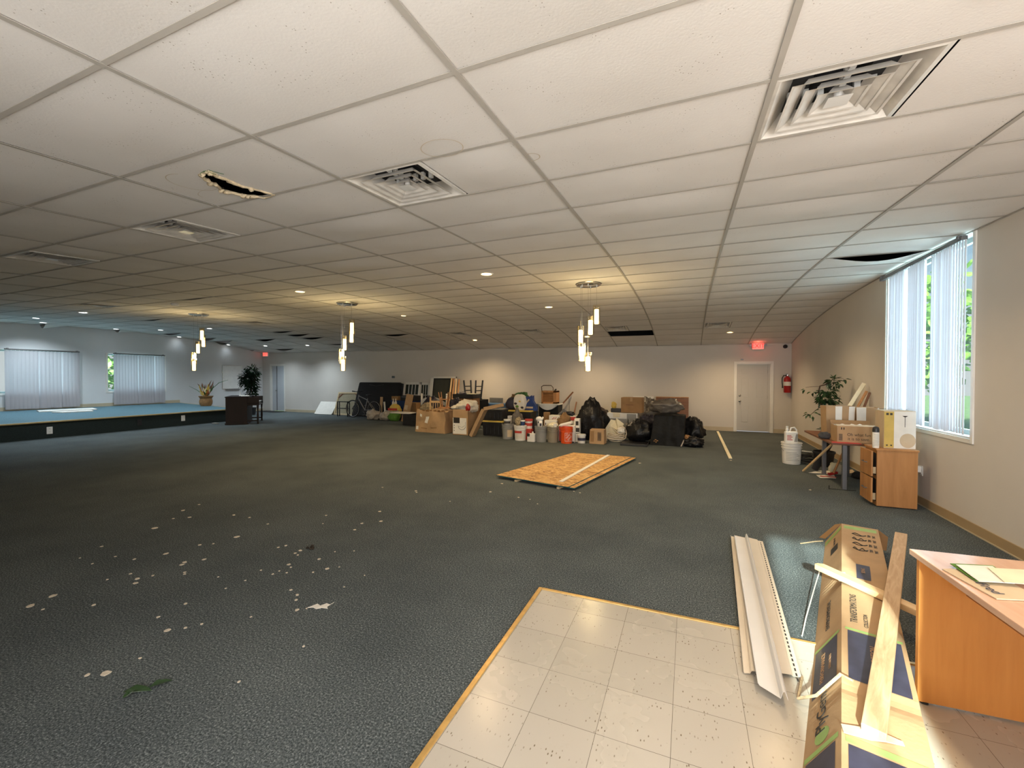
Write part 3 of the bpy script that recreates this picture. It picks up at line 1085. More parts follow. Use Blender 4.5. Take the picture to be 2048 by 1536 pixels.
p = at(1569.5, 785, YF)
t = thing('fire_extinguisher', 'red fire extinguisher hanging on the wall right of the grey door', 'fire extinguisher', (p.x + .04, YF - .10, p.z))
b = MB()
b.lathe([(.001, 0), (.078, 0), (.085, .012), (.085, .36), (.07, .41), (.03, .44), (.028, .46), (.001, .46)], 24)
b.build('cylinder', 'red', t, smooth=True)
b = MB()
b.lathe([(.0858, .19), (.0862, .20), (.0862, .29), (.0858, .30)], 24)
b.build('paper_label', 'paper', t, smooth=True)
b = MB()
b.cyl((0, 0, .455), (0, 0, .50), .02, n=12)
b.box(-.03, .08, -.012, .012, .49, .505)
b.box(-.03, .07, -.012, .012, .515, .527, X=rotm('Y', -.18))
b.build('valve_handle', 'chrome', t, bevel=.002)
b = MB()
b.tube([(-.02, 0, .47), (-.09, -.01, .47), (-.125, -.02, .40), (-.125, -.02, .28), (-.115, -.02, .20)], .013, 8)
b.cyl((-.115, -.02, .20), (-.112, -.02, .13), .013, .020, 10)
b.build('hose', 'black', t, smooth=True)
b = MB()
b.box(-.02, .02, .08, .098, .30, .52)
b.box(-.012, .012, .0, .095, .47, .482)
b.build('wall_bracket', 'steel', t)

p = at(787, 754, YF)
t = thing('thermostat', 'small grey thermostat on the far wall above the black box spring', 'thermostat', (p.x, YF, p.z))
b = MB()
b.box(-.07, .07, -.025, 0, -.045, .045)
b.build('cover', 'steel', t, bevel=.006)
b = MB()
b.box(-.045, .03, -.027, -.024, -.012, .022)
b.build('display', 'pane_dark', t)
p = at(1484, 719, YF)
b = MB()
b.box(-.035, .035, -.02, 0, -.018, .018)
tag(b.build('door_sensor', 'steel', bevel=.004), 'tiny grey sensor on the wall above the grey door', 'sensor', loc=(p.x, YF, p.z))

# whiteboard on the left wall
p0, p1 = onx(446, 731, XL), onx(482, 778, XL)
t = thing('whiteboard', 'blank white board with a tray hung on the left wall', 'whiteboard', (XL, (p0.y + p1.y) / 2, 1.07))
hw = (p1.y - p0.y) / 2 + .02
b = MB()
b.box(0, .018, -hw, hw, 0, .99)
b.build('board', 'whitepl', t)
b = MB()
for q in ((0, .026, -hw - .02, -hw, -.02, 1.01), (0, .026, hw, hw + .02, -.02, 1.01), (0, .026, -hw, hw, .99, 1.01), (0, .026, -hw, hw, -.02, 0)):
    b.box(*q)
b.build('board_frame', 'chrome', t, bevel=.002)
b = MB()
b.box(0, .09, -hw + .1, hw - .1, -.045, -.03)
b.box(.083, .09, -hw + .1, hw - .1, -.03, -.02)
b.build('marker_tray', 'steel', t)

# outlets
def outlet(name, label, Mx, mat='whitepl', group=None):
    t = thing(name, label, 'outlet', (0, 0, 0), 0, group)
    t.matrix_world = Mx
    b = MB()
    b.box(-.037, .037, -.006, 0, -.06, .06)
    b.build('cover_plate', mat, t, bevel=.004)
    for z in (-.026, .026):
        b = MB()
        b.box(-.017, .017, -.009, -.005, z - .015, z + .015)
        for s in (-.007, .007):
            b.box(s - .0015, s + .0015, -.0095, -.0085, z - .004, z + .008, 1)
        b.build('receptacle', [mat, 'ink'], t)
    return t


RZp = rotm('Z', PI / 2)
o1 = onx(99, 858, SX - .02)
outlet('wall_outlet', 'cream outlet on the dark stage face, nearer the left edge', T(SX - .018, o1.y, .20) @ RZp @ Matrix.Scale(1.5, 4), group='outlets on the stage face')
o2 = onx(366, 836, SX - .02)
outlet('wall_outlet', 'cream outlet on the dark stage face, beside the organ', T(SX - .018, o2.y, .24) @ RZp @ Matrix.Scale(1.5, 4), group='outlets on the stage face')
o4 = onx(279, 842, SX - .02)
outlet('wall_outlet', 'black outlet on the dark stage face between the two cream ones', T(SX - .018, o4.y, .22) @ RZp @ Matrix.Scale(1.5, 4), 'black')
o3 = onx(1843, 940, XR)
rt = outlet('wall_outlet', 'white outlet with a plugged adapter behind the wooden file cabinet', T(XR, o3.y, .42) @ rotm('Z', -PI / 2))
t = thing('power_adapter', 'white power adapter and cord plugged in behind the file cabinet', 'adapter', (XR - .011, o3.y, .42))
b = MB()
b.box(-.05, 0, -.03, .03, -.02, .055)
b.build('adapter_body', 'whitepl', t, bevel=.006)
b = MB()
b.tube([(-.03, 0, -.02), (-.035, .01, -.12), (-.04, .07, -.16), (-.05, .16, -.10), (-.05, .2, .05), (-.05, .16, .4), (-.04, .14, .48)], .004, 6)
b.build('adapter_cord', 'cord', t, smooth=True)

# ---- ceiling fittings
def make_vent(label, i, k):
    cx, cy = GX + i * TX + TX / 4, GY + (k + .5) * TY
    # follow the slope of the ceiling
    e = .2
    nx = Vector((2 * e, 0, zc(cx + e, cy) - zc(cx - e, cy))).normalized()
    ny = Vector((0, 2 * e, zc(cx, cy + e) - zc(cx, cy - e))).normalized()
    t = thing('ceiling_vent', label, 'air vent', (cx, cy, zc(cx, cy)), 0, 'square air vents in the ceiling')
    t.matrix_world = basis((cx, cy, zc(cx, cy) + .002), nx, ny)
    for n, me, mt in vent_parts:
        o = bpy.data.objects.new(n, me)
        COL.objects.link(o)
        o.parent = t
    return t


def _sq(b, a0, z0, a1, z1, mi=0, x=0, y=0):
    vs = [(x - a0, y - a0, z0), (x + a0, y - a0, z0), (x + a0, y + a0, z0), (x - a0, y + a0, z0), (x - a1, y - a1, z1), (x + a1, y - a1, z1), (x + a1, y + a1, z1), (x - a1, y + a1, z1)]
    b.add(vs, [(0, 1, 5, 4), (1, 2, 6, 5), (2, 3, 7, 6), (3, 0, 4, 7)], mi)


vent_parts = []
HV = TY / 2 - .006
b = MB()
_sq(b, HV, .0, HV - .022, -.003)
_sq(b, HV - .022, -.003, HV - .03, .004)
_sq(b, HV - .03, .004, HV - .10, .085)
_sq(b, HV, .0, HV, .02)
o = b.build('vent_frame', 'ventm')
vent_parts.append(('vent_frame', o.data, 0))
bpy.data.objects.remove(o)
b = MB()
_sq(b, HV - .10, .085, .11, .10)
_sq(b, .11, .10, .11, .30)
b.quad((-.11, -.11, .3), (.11, -.11, .3), (.11, .11, .3), (-.11, .11, .3), 1)
o = b.build('vent_throat', ['darkgrey', 'void'])
vent_parts.append(('vent_throat', o.data, 0))
bpy.data.objects.remove(o)
for a in (.222, .160, .100):
    b = MB()
    _sq(b, a, -.006, a - .012, -.004)
    _sq(b, a, -.006, a - .05, .016)
    _sq(b, a - .05, .016, a - .075, .050)
    for sx, sy in ((1, 0), (-1, 0), (0, 1), (0, -1)):
        b.box(sx * (a - .03) - .012, sx * (a - .03) + .012, sy * (a - .03) - .012, sy * (a - .03) + .012, .03, .075, 1)
    o = b.build('vent_louver', ['ventm', 'whitepl'], smooth=False)
    vent_parts.append(('vent_louver', o.data, 0))
    bpy.data.objects.remove(o)
b = MB()
b.add([(-.048, -.048, -.006), (.048, -.048, -.006), (.048, .048, -.006), (-.048, .048, -.006), (0, 0, .022)], [(0, 1, 4), (1, 2, 4), (2, 3, 4), (3, 0, 4), (3, 2, 1, 0)])
b.cyl((0, 0, .01), (0, 0, .06), .018, n=12)
o = b.build('vent_center_plate', 'whitepl')
vent_parts.append(('vent_center_plate', o.data, 0))
bpy.data.objects.remove(o)
vl = ['largest square air vent, above the tall right window side', 'square air vent beside a ring-shaped water stain', 'square air vent below the broken ceiling tile', 'dark square air vent closest to the left edge, in line with the broken tile',
      'distant square air vent near the EXIT sign over the grey door', 'distant square air vent just before the open black tile gap', 'distant square air vent left of the chandelier over the pile',
      'distant square air vent between the two chandeliers on the left, by the far wall', 'dim square air vent high above the stage, ahead of the leftmost chandelier', 'dim square air vent just right of the leftmost chandelier']
for (i, k), lab in zip(vents, vl):
    make_vent(lab, i, k)


def downlight(label, X, Y, warm=True, power=100, on=True):
    Z = zc(X, Y)
    t = thing('recessed_downlight', label, 'ceiling light', (X, Y, Z), 0, 'recessed downlights')
    for n, me in dl_parts['warm' if warm else 'white']:
        o = bpy.data.objects.new(n, me)
        COL.objects.link(o)
        o.parent = t
    l = light('downlight_lamp', 'SPOT', (X, Y, Z - .03), power * 1.85, (1.0, .72, .40) if warm else (.78, .91, 1.0), (0, 0, -1), spot_size=2.5, spot_blend=.9, shadow_soft_size=.07)
    return t


dl_parts = {}
for key, mt in (('warm', 'bulb_ring'), ('white', 'bulb_white')):
    L = []
    b = MB()
    b.lathe([(.098, .001), (.098, -.006), (.082, -.008), (.072, .004)], 28)
    o = b.build('trim_ring', 'white', smooth=True)
    L.append(('trim_ring', o.data))
    bpy.data.objects.remove(o)
    b = MB()
    b.lathe([(.074, -.001), (.05, -.006), (.001, -.008)], 24)
    o = b.build('lens', mt, smooth=True)
    L.append(('lens', o.data))
    bpy.data.objects.remove(o)
    dl_parts[key] = L
WARM = [(.95, 1.80, 'warm recessed downlight above the largest air vent, at the top edge', 60), (.96, 5.45, 'warm recessed downlight closest to the tall right window', 70), (-2.68, 5.47, 'warm recessed downlight in the middle of the ceiling, nearer of its row', 80),
        (.98, 8.66, 'warm recessed downlight second before the grey door', 90), (-2.77, 8.68, 'warm recessed downlight left of the chandelier over the pile', 90), (.99, 12.41, 'warm recessed downlight just before the EXIT sign at the grey door', 90),
        (-6.29, 5.43, 'oblong warm recessed downlight nearer than the middle chandelier', 80), (-6.54, 8.67, 'warm recessed downlight right of the middle chandelier', 80), (-10.2, 8.6, 'warm recessed downlight left of the middle chandelier', 45),
        (-6.54, 12.5, 'warm recessed downlight over the upside-down black stool at the far wall', 110), (-2.78, 12.45, 'warm recessed downlight by the far wall, hidden behind the chandelier over the pile', 90)]
for X, Y, lab, pw in WARM:
    downlight(lab, X, Y, True, pw)
COOL = [(615.5, 691, 'white recessed downlight farthest right of the cool row near the far wall'), (531.5, 692, 'white recessed downlight just above the left corner EXIT sign'), (453.5, 690, 'white recessed downlight right below the leftmost chandelier level, by the dark tile gap'),
        (321, 660, 'white recessed downlight left of the leftmost chandelier, brighter of two'), (232, 658, 'white recessed downlight above the strip between the two left windows'), (166, 625, 'largest white recessed downlight over the stage'),
        (71, 636, 'white recessed downlight in the stage corner pair, nearer'), (86, 645, 'white recessed downlight in the stage corner pair, next to the wall'), (419, 657, 'white recessed downlight tucked behind the leftmost chandelier'), (355, 674, 'white recessed downlight at the wall edge under the leftmost chandelier')]
for px, py, lab in COOL:
    p = ce(px, py)
    downlight(lab, max(p.x, XL + .2), p.y, False, 90 if p.x > XL + .8 else 1.5)
p = ce(350, 607)
b = MB()
b.lathe([(.001, 0), (.07, 0), (.07, -.02), (.055, -.045), (.001, -.05)], 20)
tag(b.build('smoke_detector', 'whitepl', smooth=True), 'round smoke detector on the dim ceiling above the leftmost chandelier', 'smoke detector', loc=p)


def make_chandelier(label, X, Y):
    Z = zc(X, Y)
    t = thing('chandelier', label, 'chandelier', (X, Y, Z), 0, 'five-light glass chandeliers')
    b = MB()
    b.lathe([(.001, -.035), (.185, -.035), (.195, -.03), (.195, -.02), (.21, -.012), (.21, .004), (.001, .004)], 36)
    b.build('canopy', 'chrome', t, smooth=True)
    PX = [(-.13, .02, -1.02), (-.085, -.08, -1.30), (.015, .09, -.86), (.02, -.11, -1.46), (.125, .03, -.70)]
    for x, y, z in PX:
        b = MB()
        b.cyl((x, y, -.065), (x, y, -.03), .011, n=10)
        b.build('cord_grip', 'whitepl', t, smooth=True)
    for x, y, z in PX:
        gl = MB()
        gl.lathe([(.056, -.30), (.056, 0), (.051, 0), (.051, -.30), (.056, -.30)], 24)
        g = gl.build('glass_shade', 'lampglass', t, smooth=True)
        g.location = (x, y, z + .35)
        c = MB()
        c.cyl((0, 0, .0), (0, 0, -z - .35 - .06), .0028, n=6)
        c.build('cable', 'chrome', g, smooth=True)
        c = MB()
        c.cyl((0, 0, -.01), (0, 0, -.065), .022, n=14)
        c.cyl((-.05, 0, -.04), (.05, 0, -.04), .004, n=8)
        c.build('socket', 'chrome', g, smooth=True)
        c = MB()
        c.lathe([(.001, -.066), (.033, -.068), (.035, -.08), (.035, -.285), (.03, -.295), (.001, -.296)], 20)
        c.build('bulb', 'bulb_warm', g, smooth=True)
    return t


chA = make_chandelier('glass chandelier on the right, over the debris pile', *ce(1177, 567).to_2d())
for px, py, lab in ((694, 606, 'middle glass chandelier of the three'), (397, 628, 'leftmost glass chandelier, over the stage side')):
    p = ce(px, py)
    dup(chA, (p.x, p.y, zc(p.x, p.y)), -.25, lab)
for px, py in ((1177, 567), (694, 606), (397, 628)):
    p = ce(px, py)
    light('chandelier_lamp', 'POINT', (p.x, p.y, zc(p.x, p.y) - 1.05), 48, (1.0, .76, .38), shadow_soft_size=.14)
    light('chandelier_uplight', 'SPOT', (p.x, p.y, zc(p.x, p.y) - .62), 1, (1.0, .80, .36), (0, 0, 1), spot_size=2.2, spot_blend=.8, shadow_soft_size=.1)

# ================================================================== FOREGROUND RIGHT
# ---- long cardboard carton of siding
BO = Vector((0.243, 1.30, 0))
BU = Vector((0.2636, 0.9646, 0)).normalized()
BV = Vector((BU.y, -BU.x, 0))
BL, BH = 3.62, 0.20
VB = (0.0, 0.12, 0.374, 0.376)


def dent(u):
    """how far the top has been crushed at distance u along the carton"""
    return 0.035 * math.exp(-((u - 2.32) / .10) ** 2) + 0.012 * math.exp(-((u - 1.02) / .05) ** 2)


def on_left(u, s, off=0.0):
    """point on the sloping left face: s = 0 at the floor, 1 at the ridge"""
    h = BH - dent(u)
    n = Vector((-h, 0, VB[1])).normalized()
    return Vector((u, 0, 0)) + Vector((0, 0, 0)) + Vector((0, s * VB[1] + n.x * off, s * h + n.z * off))


def on_top(u, v, off=0.0):
    w = max(0.0, 1 - abs(v - .5) * .4)
    return Vector((u, VB[1] + v * (VB[2] - VB[1]), BH - dent(u) * w + off))


LOC = Matrix(((BU.x, BV.x, 0, 0), (BU.y, BV.y, 0, 0), (0, 0, 1, 0), (0, 0, 0, 1)))   # (u, v, z) -> world offset
box = thing('siding_carton', 'long crushed cardboard carton with dark printed panels on the floor beside the desk', 'box', BO)
box.matrix_world = T(*BO) @ LOC
N = 90
b = MB()
sec = lambda u: [Vector((u, 0.0, 0.001)), on_left(u, 1.0), on_top(u, 1.0), Vector((u, VB[3], 0.001))]
for i in range(N):
    a, c = sec(BL * i / N), sec(BL * (i + 1) / N)
    for q in range(3):
        if q == 1:
            for j in range(6):
                b.quad(on_top(BL * i / N, j / 6), on_top(BL * i / N, (j + 1) / 6), on_top(BL * (i + 1) / N, (j + 1) / 6), on_top(BL * (i + 1) / N, j / 6))
        else:
            b.quad(a[q], a[q + 1], c[q + 1], c[q])
    b.quad(a[3], a[0], c[0], c[3])
for e in (0.0, BL):
    s = sec(e)
    b.quad(*(s if e else s[::-1]))
b.build('carton_body', 'card', box)
b = MB()
e = sec(BL)
b.add([e[1], e[2], e[2] + Vector((.05, .02, -.05)), e[1] + Vector((.04, -.01, -.07))], [(0, 1, 2, 3)])
b.add([e[0] + Vector((0, 0, .03)), e[1], e[1] + Vector((.04, -.05, -.03)), e[0] + Vector((.03, -.05, .02))], [(0, 1, 2, 3)])
b.add([e[2], e[3] + Vector((0, 0, .02)), e[3] + Vector((.05, .06, .01)), e[2] + Vector((.03, .07, -.06))], [(0, 1, 2, 3)])
b.build('torn_flap', 'card2', box)


def uof(x, y, z=.2):
    return (fl(x, y, z) - BO).dot(BU)


def panel_left(name, u0, u1, s0, s1, mat):
    b = MB()
    n = max(1, int((u1 - u0) / .03))
    for i in range(n):
        a, c = u0 + (u1 - u0) * i / n, u0 + (u1 - u0) * (i + 1) / n
        b.quad(on_left(a, s0, .0015), on_left(a, s1, .0015), on_left(c, s1, .0015), on_left(c, s0, .0015))
    return b.build(name, mat, box)


def panel_top(name, u0, u1, v0, v1, mat, skew=0.0):
    b = MB()
    n = max(1, int((u1 - u0) / .03))
    for i in range(n):
        for j in range(4):
            va, vb = v0 + (v1 - v0) * j / 4, v0 + (v1 - v0) * (j + 1) / 4
            a, c = u0 + (u1 - u0) * i / n, u0 + (u1 - u0) * (i + 1) / n
            b.quad(on_top(a - skew * va, va, .0015), on_top(a - skew * vb, vb, .0015), on_top(c - skew * vb, vb, .0015), on_top(c - skew * va, va, .0015))
    return b.build(name, mat, box)


def tx_left(s, u, sv, size, mat, sx=1.0):
    h = BH - dent(u)
    p = on_left(u, sv, .0025)
    d = Vector((0, -VB[1], -h)).normalized()
    return text(s, size, mat, box, basis(p, (1, 0, 0), d), sx=sx)


def tx_top(s, u, v, size, mat, sx=1.0):
    # print reads from the near end to the far end of the carton
    return text(s, size, mat, box, basis(on_top(u, v, .0025), (1, 0, 0), (0, -1, 0)) @ rotm('Z', 0), sx=sx)


panel_left('green_stripe', BL - .16, BL - .06, .03, .97, 'green')
panel_top('green_stripe', BL - .14, BL - .05, .06, .94, 'green')
u0, u1 = uof(1688, 1350), uof(1690, 1262)
panel_left('navy_panel', u0, u1, .10, .86, 'navy')
panel_left('green_stripe', u1 + .008, u1 + .035, .06, .92, 'green')
tx_left('PERFORMANCE', (u0 + u1) / 2, .40, .040, 'copper', 1.0)
tx_left('COLLECTION', (u0 + u1) / 2, .64, .022, 'copper')
u2, u3 = uof(1684, 1356), uof(1690, 1258)
panel_top('navy_panel', u2 + .02, u3, .10, .93, 'navy')
panel_top('green_stripe', u3 + .006, u3 + .03, .06, .96, 'green')
tx_top('COLLECTION', (u2 + u3) / 2, .50, .042, 'copper')
ua, ub = uof(1672, 1500), uof(1678, 1452)
panel_left('navy_panel', .25, ua + .09, .10, .86, 'navy')
panel_left('green_stripe', ua + .10, ua + .13, .05, .93, 'green')
panel_top('navy_panel', .25, ua + .06, .08, .93, 'navy', .0)
panel_top('green_stripe', ua + .07, ua + .105, .05, .97, 'green', .0)
tx_left('PlyGem', (uof(1684, 1356) + ua + .16) / 2 + .03, .46, .088, 'ink', 1.0)
b = MB()
c_ = on_left(ua + .19, .5, .002)
dd = Vector((0, VB[1], BH)).normalized()
for r0, r1 in ((.0, .045),):
    pts = [c_ + Vector((.045 * math.cos(t * PI / 12), 0, 0)) + dd * (.045 * math.sin(t * PI / 12)) for t in range(24)]
    b.add(pts, [tuple(range(24))[::-1]])
b.build('green_logo', 'green', box)
tx_left('ENVIRONMENTAL', uof(1688, 1205), .50, .048, 'ink')
tx_top('TRANSFORMATIONS', uof(1730, 1222), .22, .045, 'ink', .9)
tx_top('COLLECTION', uof(1742, 1246), .42, .026, 'ink')
# handling mark (plain square) and small print on the left face
panel_left('square_mark', BL - .62, BL - .46, .42, .80, 'ink')
tx_left('THIS SIDE UP', BL - .34, .62, .034, 'ink')
# outlines of trim pieces on the top face
for j, uu in enumerate((BL - .27, BL - .40, BL - .53, BL - .66)):
    b = MB()
    pts = []
    for k in range(15):
        t = k / 14
        pts.append(on_top(uu + .032 * math.sin(t * 2 * PI * (1 + j % 2)) * (1 - .3 * t), .28 + .36 * t, .003))
    b.tube(pts, .0032, 5)
    pts = [on_top(uu - .035 * math.sin(t / 10 * PI), .30 + .33 * t / 10, .003) for t in range(11)]
    b.tube(pts, .0028, 5)
    b.build('profile_drawing', 'ink', box)
    tx_top('TRIM\nPART', uu, .78, .030, 'ink')
panel_top('navy_label', uof(1735, 1155), uof(1732, 1132), .32, .62, 'navy')
tx_top('SIDING', (uof(1735, 1155) + uof(1732, 1132)) / 2, .47, .030, 'copper')

# straps lying over the carton
def strapline(label, mat, name, pts, r=.006):
    b = MB()
    b.tube(pts, r, 6)
    return tag(b.build(name, mat, smooth=True), label, 'strap')


def bx(u, v, z):
    return BO + BU * u + BV * v + Vector((0, 0, z))


us = uof(1688, 1357)
strapline('brown twine wrapped over the carton in line with its printed maker name', 'twine', 'twine', [fl(1604, 1354, .012), bx(us + .0, -.04, .03), bx(us - .005, .03, .08), bx(us, .118, .215), bx(us - .02, .16, .213)], .007)
strapline('clear packing strap dangling on the carpet left of the carton', 'strap', 'packing_strap', [fl(1604, 1272, .006), fl(1612, 1235, .02), fl(1622, 1200, .05), fl(1632, 1165, .07), fl(1640, 1140, .10)], .004)
strapline('thin grey cord on the carpet beside the far end of the carton', 'twine', 'twine', [fl(1601, 1087, .004), fl(1616, 1085, .006), fl(1630, 1083, .02), fl(1646, 1082, .03)], .005)
ob = MB()
q0 = bx(uof(1684, 1165, .2), .105, .205)
ob.add([q0, q0 + Vector((.03, .11, .02)), q0 + Vector((.07, .13, .015)), q0 + Vector((.06, .02, .01)), q0 + Vector((.10, -.06, .03)), q0 + Vector((.05, -.03, .005))], [(0, 1, 2, 3), (0, 3, 4, 5)])
tag(ob.build('tape_scrap', 'strap'), 'curled scrap of clear tape on the carton next to the short board', 'tape')

# ---- short board across the carton and the long plank
zb = BH + .012
a = fl(1634, 1131, zb + .02)
c = fl(1834, 1222, zb + .008)
d = (c - a).normalized()
c = c + d * .06
t = MB()
L = (c - a).length
w, h = .068, .036
pts = [(0, -w / 2 + .012), (.010, -w / 2), (L, -w / 2), (L, w / 2), (.022, w / 2), (0, w / 2 - .03)]
t.prism(pts, -h / 2, h / 2)
o = tag(t.build('short_board', 'pine', bevel=.003), 'short pale pine board lying crosswise over the carton under the plank', 'board')
o.matrix_world = basis(a + Vector((0, 0, .0)), d, Vector((0, 0, 1)).cross(d))
zp = zb + .08
a = (fl(1791, 1062, zp + .02) + fl(1814, 1069, zp + .02)) / 2
c = (fl(1718, 1448, zp - .058) + fl(1777, 1466, zp - .058)) / 2
d = (c - a).normalized()
t = MB()
L = (c - a).length
w, h = .074, .032
t.box(0, L, -w / 2, w / 2, -h, 0)
o = tag(t.build('long_plank', 'plank', bevel=.003), 'long weathered wooden plank resting lengthwise on the carton', 'plank')
o.matrix_world = basis(a, d, Vector((0, 0, 1)).cross(d))
p = fl(1745, 1470, BH + .004)
b = MB()
b.prism([(-.10, -.015), (-.09, .028), (.02, .03), (.09, -.01), (.085, -.03), (.03, -.025), (-.02, -.03)], 0, .003)
o = tag(b.build('cardboard_strip', 'cardl'), 'torn pale cardboard strip on the carton below the plank end', 'cardboard')
o.location = p
o.rotation_euler = (0, 0, .15)

# ---- vinyl siding offcuts on the floor
def sect_strip(name, label, mat, sec, A, B, cat, dz=0.0, holes=False):
    """long strip with cross-section sec [(across, up)...] from floor point A to B"""
    A, B = Vector(A), Vector(B)
    d = (B - A)
    L = d.length
    t = thing(name, label, cat, (0, 0, 0))
    t.matrix_world = basis(A + Vector((0, 0, dz)), d, Vector((0, 0, 1)).cross(d.normalized()))
    return t, L


def profile_mesh(sec, L, n=10, end0=0.0, end1=0.0):
    b = MB()
    vs = []
    for i in range(n + 1):
        for y, z in sec:
            x = L * i / n
            if i == 0:
                x += end0 * y
            if i == n:
                x += end1 * y
            vs.append((x, y, z))
    m = len(sec)
    fs = [(i * m + j, i * m + j + 1, (i + 1) * m + j + 1, (i + 1) * m + j) for i in range(n) for j in range(m - 1)]
    b.add(vs, fs)
    return b


A, B = fl(1497, 1079, .01), fl(1552, 1352, .01)
sd, L = sect_strip('vinyl_siding', 'beige vinyl siding panel with a slotted nailing edge on the vinyl tiles and carpet', 'siding', None, A, B, 'siding')
S = [(-.150, .012), (-.146, .002), (-.118, .002), (-.112, .016), (-.02, .010), (-.014, .020), (.07, .012), (.078, .004), (.112, .004), (.116, .008)]
b = profile_mesh(S, L, 12, .1, -.35)
o = b.build('siding_face', 'siding', sd)
so = o.modifiers.new('thick', 'SOLIDIFY')
so.thickness = .0016
b = MB()
n = int(L / .042)
for i in range(n):
    x = .05 + i * .042
    b.box(x, x + .024, .091, .099, .0042, .0062)
b.build('nail_slots', 'ink', sd)
A, B = fl(1485, 1079, .02), fl(1551, 1399, .02)
sw, L = sect_strip('trim_channel', 'white vinyl corner trim lying on top of the beige siding panel', 'sidingw', None, A, B, 'trim')
S = [(.070, .030), (.062, .022), (-.02, .018), (-.028, .055), (-.034, .060), (-.046, .030)]
S = [(-y, z) for y, z in S]
b = profile_mesh(S, L, 12, 0, .6)
o = b.build('channel', 'sidingw', sw)
so = o.modifiers.new('thick', 'SOLIDIFY')
so.thickness = .002

# ---- desk
DK = thing('desk', 'orange wood laminate desk with a pale worktop at the lower right', 'desk', (0.989, 2.616, 0), math.radians(3.0))
DH, DT = .72, .026
b = MB()
b.box(0, .78, -1.42, 0, DH - DT, DH)
b.build('desktop', 'desktop', DK, bevel=.003)
b = MB()
b.box(.02, .76, -.045, -.02, .012, DH - DT)
b.build('end_panel', 'desk', DK, bevel=.002)
b = MB()
b.box(.02, .76, -1.40, -1.375, .012, DH - DT)
b.build('end_panel', 'desk', DK, bevel=.002)
b = MB()
b.box(.19, .21, -1.375, -.045, .545, DH - DT)
b.build('modesty_panel', 'desk_shaded', DK, bevel=.002)
b = MB()
b.lathe([(.034, DH + .0008), (.034, DH + .003), (.026, DH + .003), (.025, DH + .0006), (.001, DH + .0006)], 24, c=(.13, -.66))
b.build('cable_grommet', 'black', DK)
for x, y in ((.05, -.033), (.73, -.033), (.05, -1.388), (.73, -1.388)):
    b = MB()
    b.cyl((x, y, 0), (x, y, .013), .016, n=12)
    b.build('foot_glide', 'black', DK)

def sheet(name, label, cat, mat, corners, z, thick=.002, group=None, wob=.002):
    b = MB()
    P4 = [Vector(q) for q in corners]

    def fn(u, v):
        p = P4[0].lerp(P4[1], u).lerp(P4[3].lerp(P4[2], u), v)
        return Vector((p.x, p.y, z + wob * noise.noise(Vector((p.x * 7, p.y * 7, z * 50)))))
    b.grid(fn, 8, 8)
    o = b.build(name, mat)
    so = o.modifiers.new('thick', 'SOLIDIFY')
    so.thickness = thick
    so.offset = 1
    return tag(o, label, cat, group)


zt = DH + .002
env = thing('manila_envelope', 'large tan envelope with handwriting lying on the desk', 'envelope', (0, 0, 0))
o = sheet('env', 'x', 'x', 'cardl', [fl(1884, 1139, zt), fl(1993, 1199, zt), fl(2090, 1204, zt), fl(1975, 1141, zt)], zt, .004)
for k in ('label', 'category'):
    del o[k]
o.name = 'envelope_body'
o.parent = env
text('Fred', .05, 'navy', env, basis(fl(1978, 1176, zt + .0072) + Vector((0, 0, 0)), (0.15, -1, 0), (1, .15, 0)), name='handwriting')
sheet('green_folder', 'green card folder poking out under the white letters on the desk', 'folder', 'lime', [fl(1900, 1128, zt + .01), fl(1952, 1162, zt + .01), fl(2040, 1166, zt + .01), fl(1985, 1131, zt + .01)], zt + .009, .003)
sheet('letter', 'white letter on the green folder, closest to the desk corner', 'letter', 'paper', [fl(1912, 1131, zt + .015), fl(1958, 1164, zt + .015), fl(2030, 1168, zt + .015), fl(1985, 1133, zt + .015)], zt + .0165, .002, 'letters on the desk')
sheet('letter', 'cream letter at the right of the papers on the desk', 'letter', 'cream', [fl(1975, 1136, zt + .02), fl(2010, 1166, zt + .02), fl(2100, 1172, zt + .02), fl(2062, 1142, zt + .02)], zt + .0215, .002, 'letters on the desk')

# ---- file cabinet with its things
FC = thing('file_cabinet', 'two drawer wooden file cabinet with its drawers ajar by the right wall', 'cabinet', (2.28, 6.53, 0))
CH = .70
b = MB()
b.box(-.19, .19, -.18, .18, .012, CH - .022)
for z0, z1 in ((.06, .33), (.37, .64)):
    b.box(-.191, -.17, -.16, .16, z0, z1, 1)  # black insets imitate the shaded inside of the drawer openings
b.build('carcass', ['cab', 'void'], FC, bevel=.002)
b = MB()
b.box(-.20, .20, -.19, .19, CH - .022, CH)
b.build('cabinet_top', 'cab', FC, bevel=.002)
for z0, z1 in ((.045, .345), (.36, .665)):
    b = MB()
    b.box(-.245, -.226, -.175, .175, z0, z1)
    dr = b.build('drawer', 'cab', FC, bevel=.002)
    b = MB()
    for y in (-.15, .14):
        b.box(-.228, -.15, y, y + .012, z0 + .03, z0 + .11)
    b.build('drawer_side', 'tan', dr)
    b = MB()
    b.tube([(-.245, -.06, (z0 + z1) / 2), (-.268, -.05, (z0 + z1) / 2), (-.268, .05, (z0 + z1) / 2), (-.245, .06, (z0 + z1) / 2)], .006, 8)
    b.build('drawer_handle', 'steel', dr, smooth=True)
b = MB()
for x, y in ((-.16, -.15), (.16, -.15), (-.16, .15), (.16, .15)):
    b.box(x - .02, x + .02, y - .02, y + .02, 0, .012)
b.build('feet', 'black', FC)

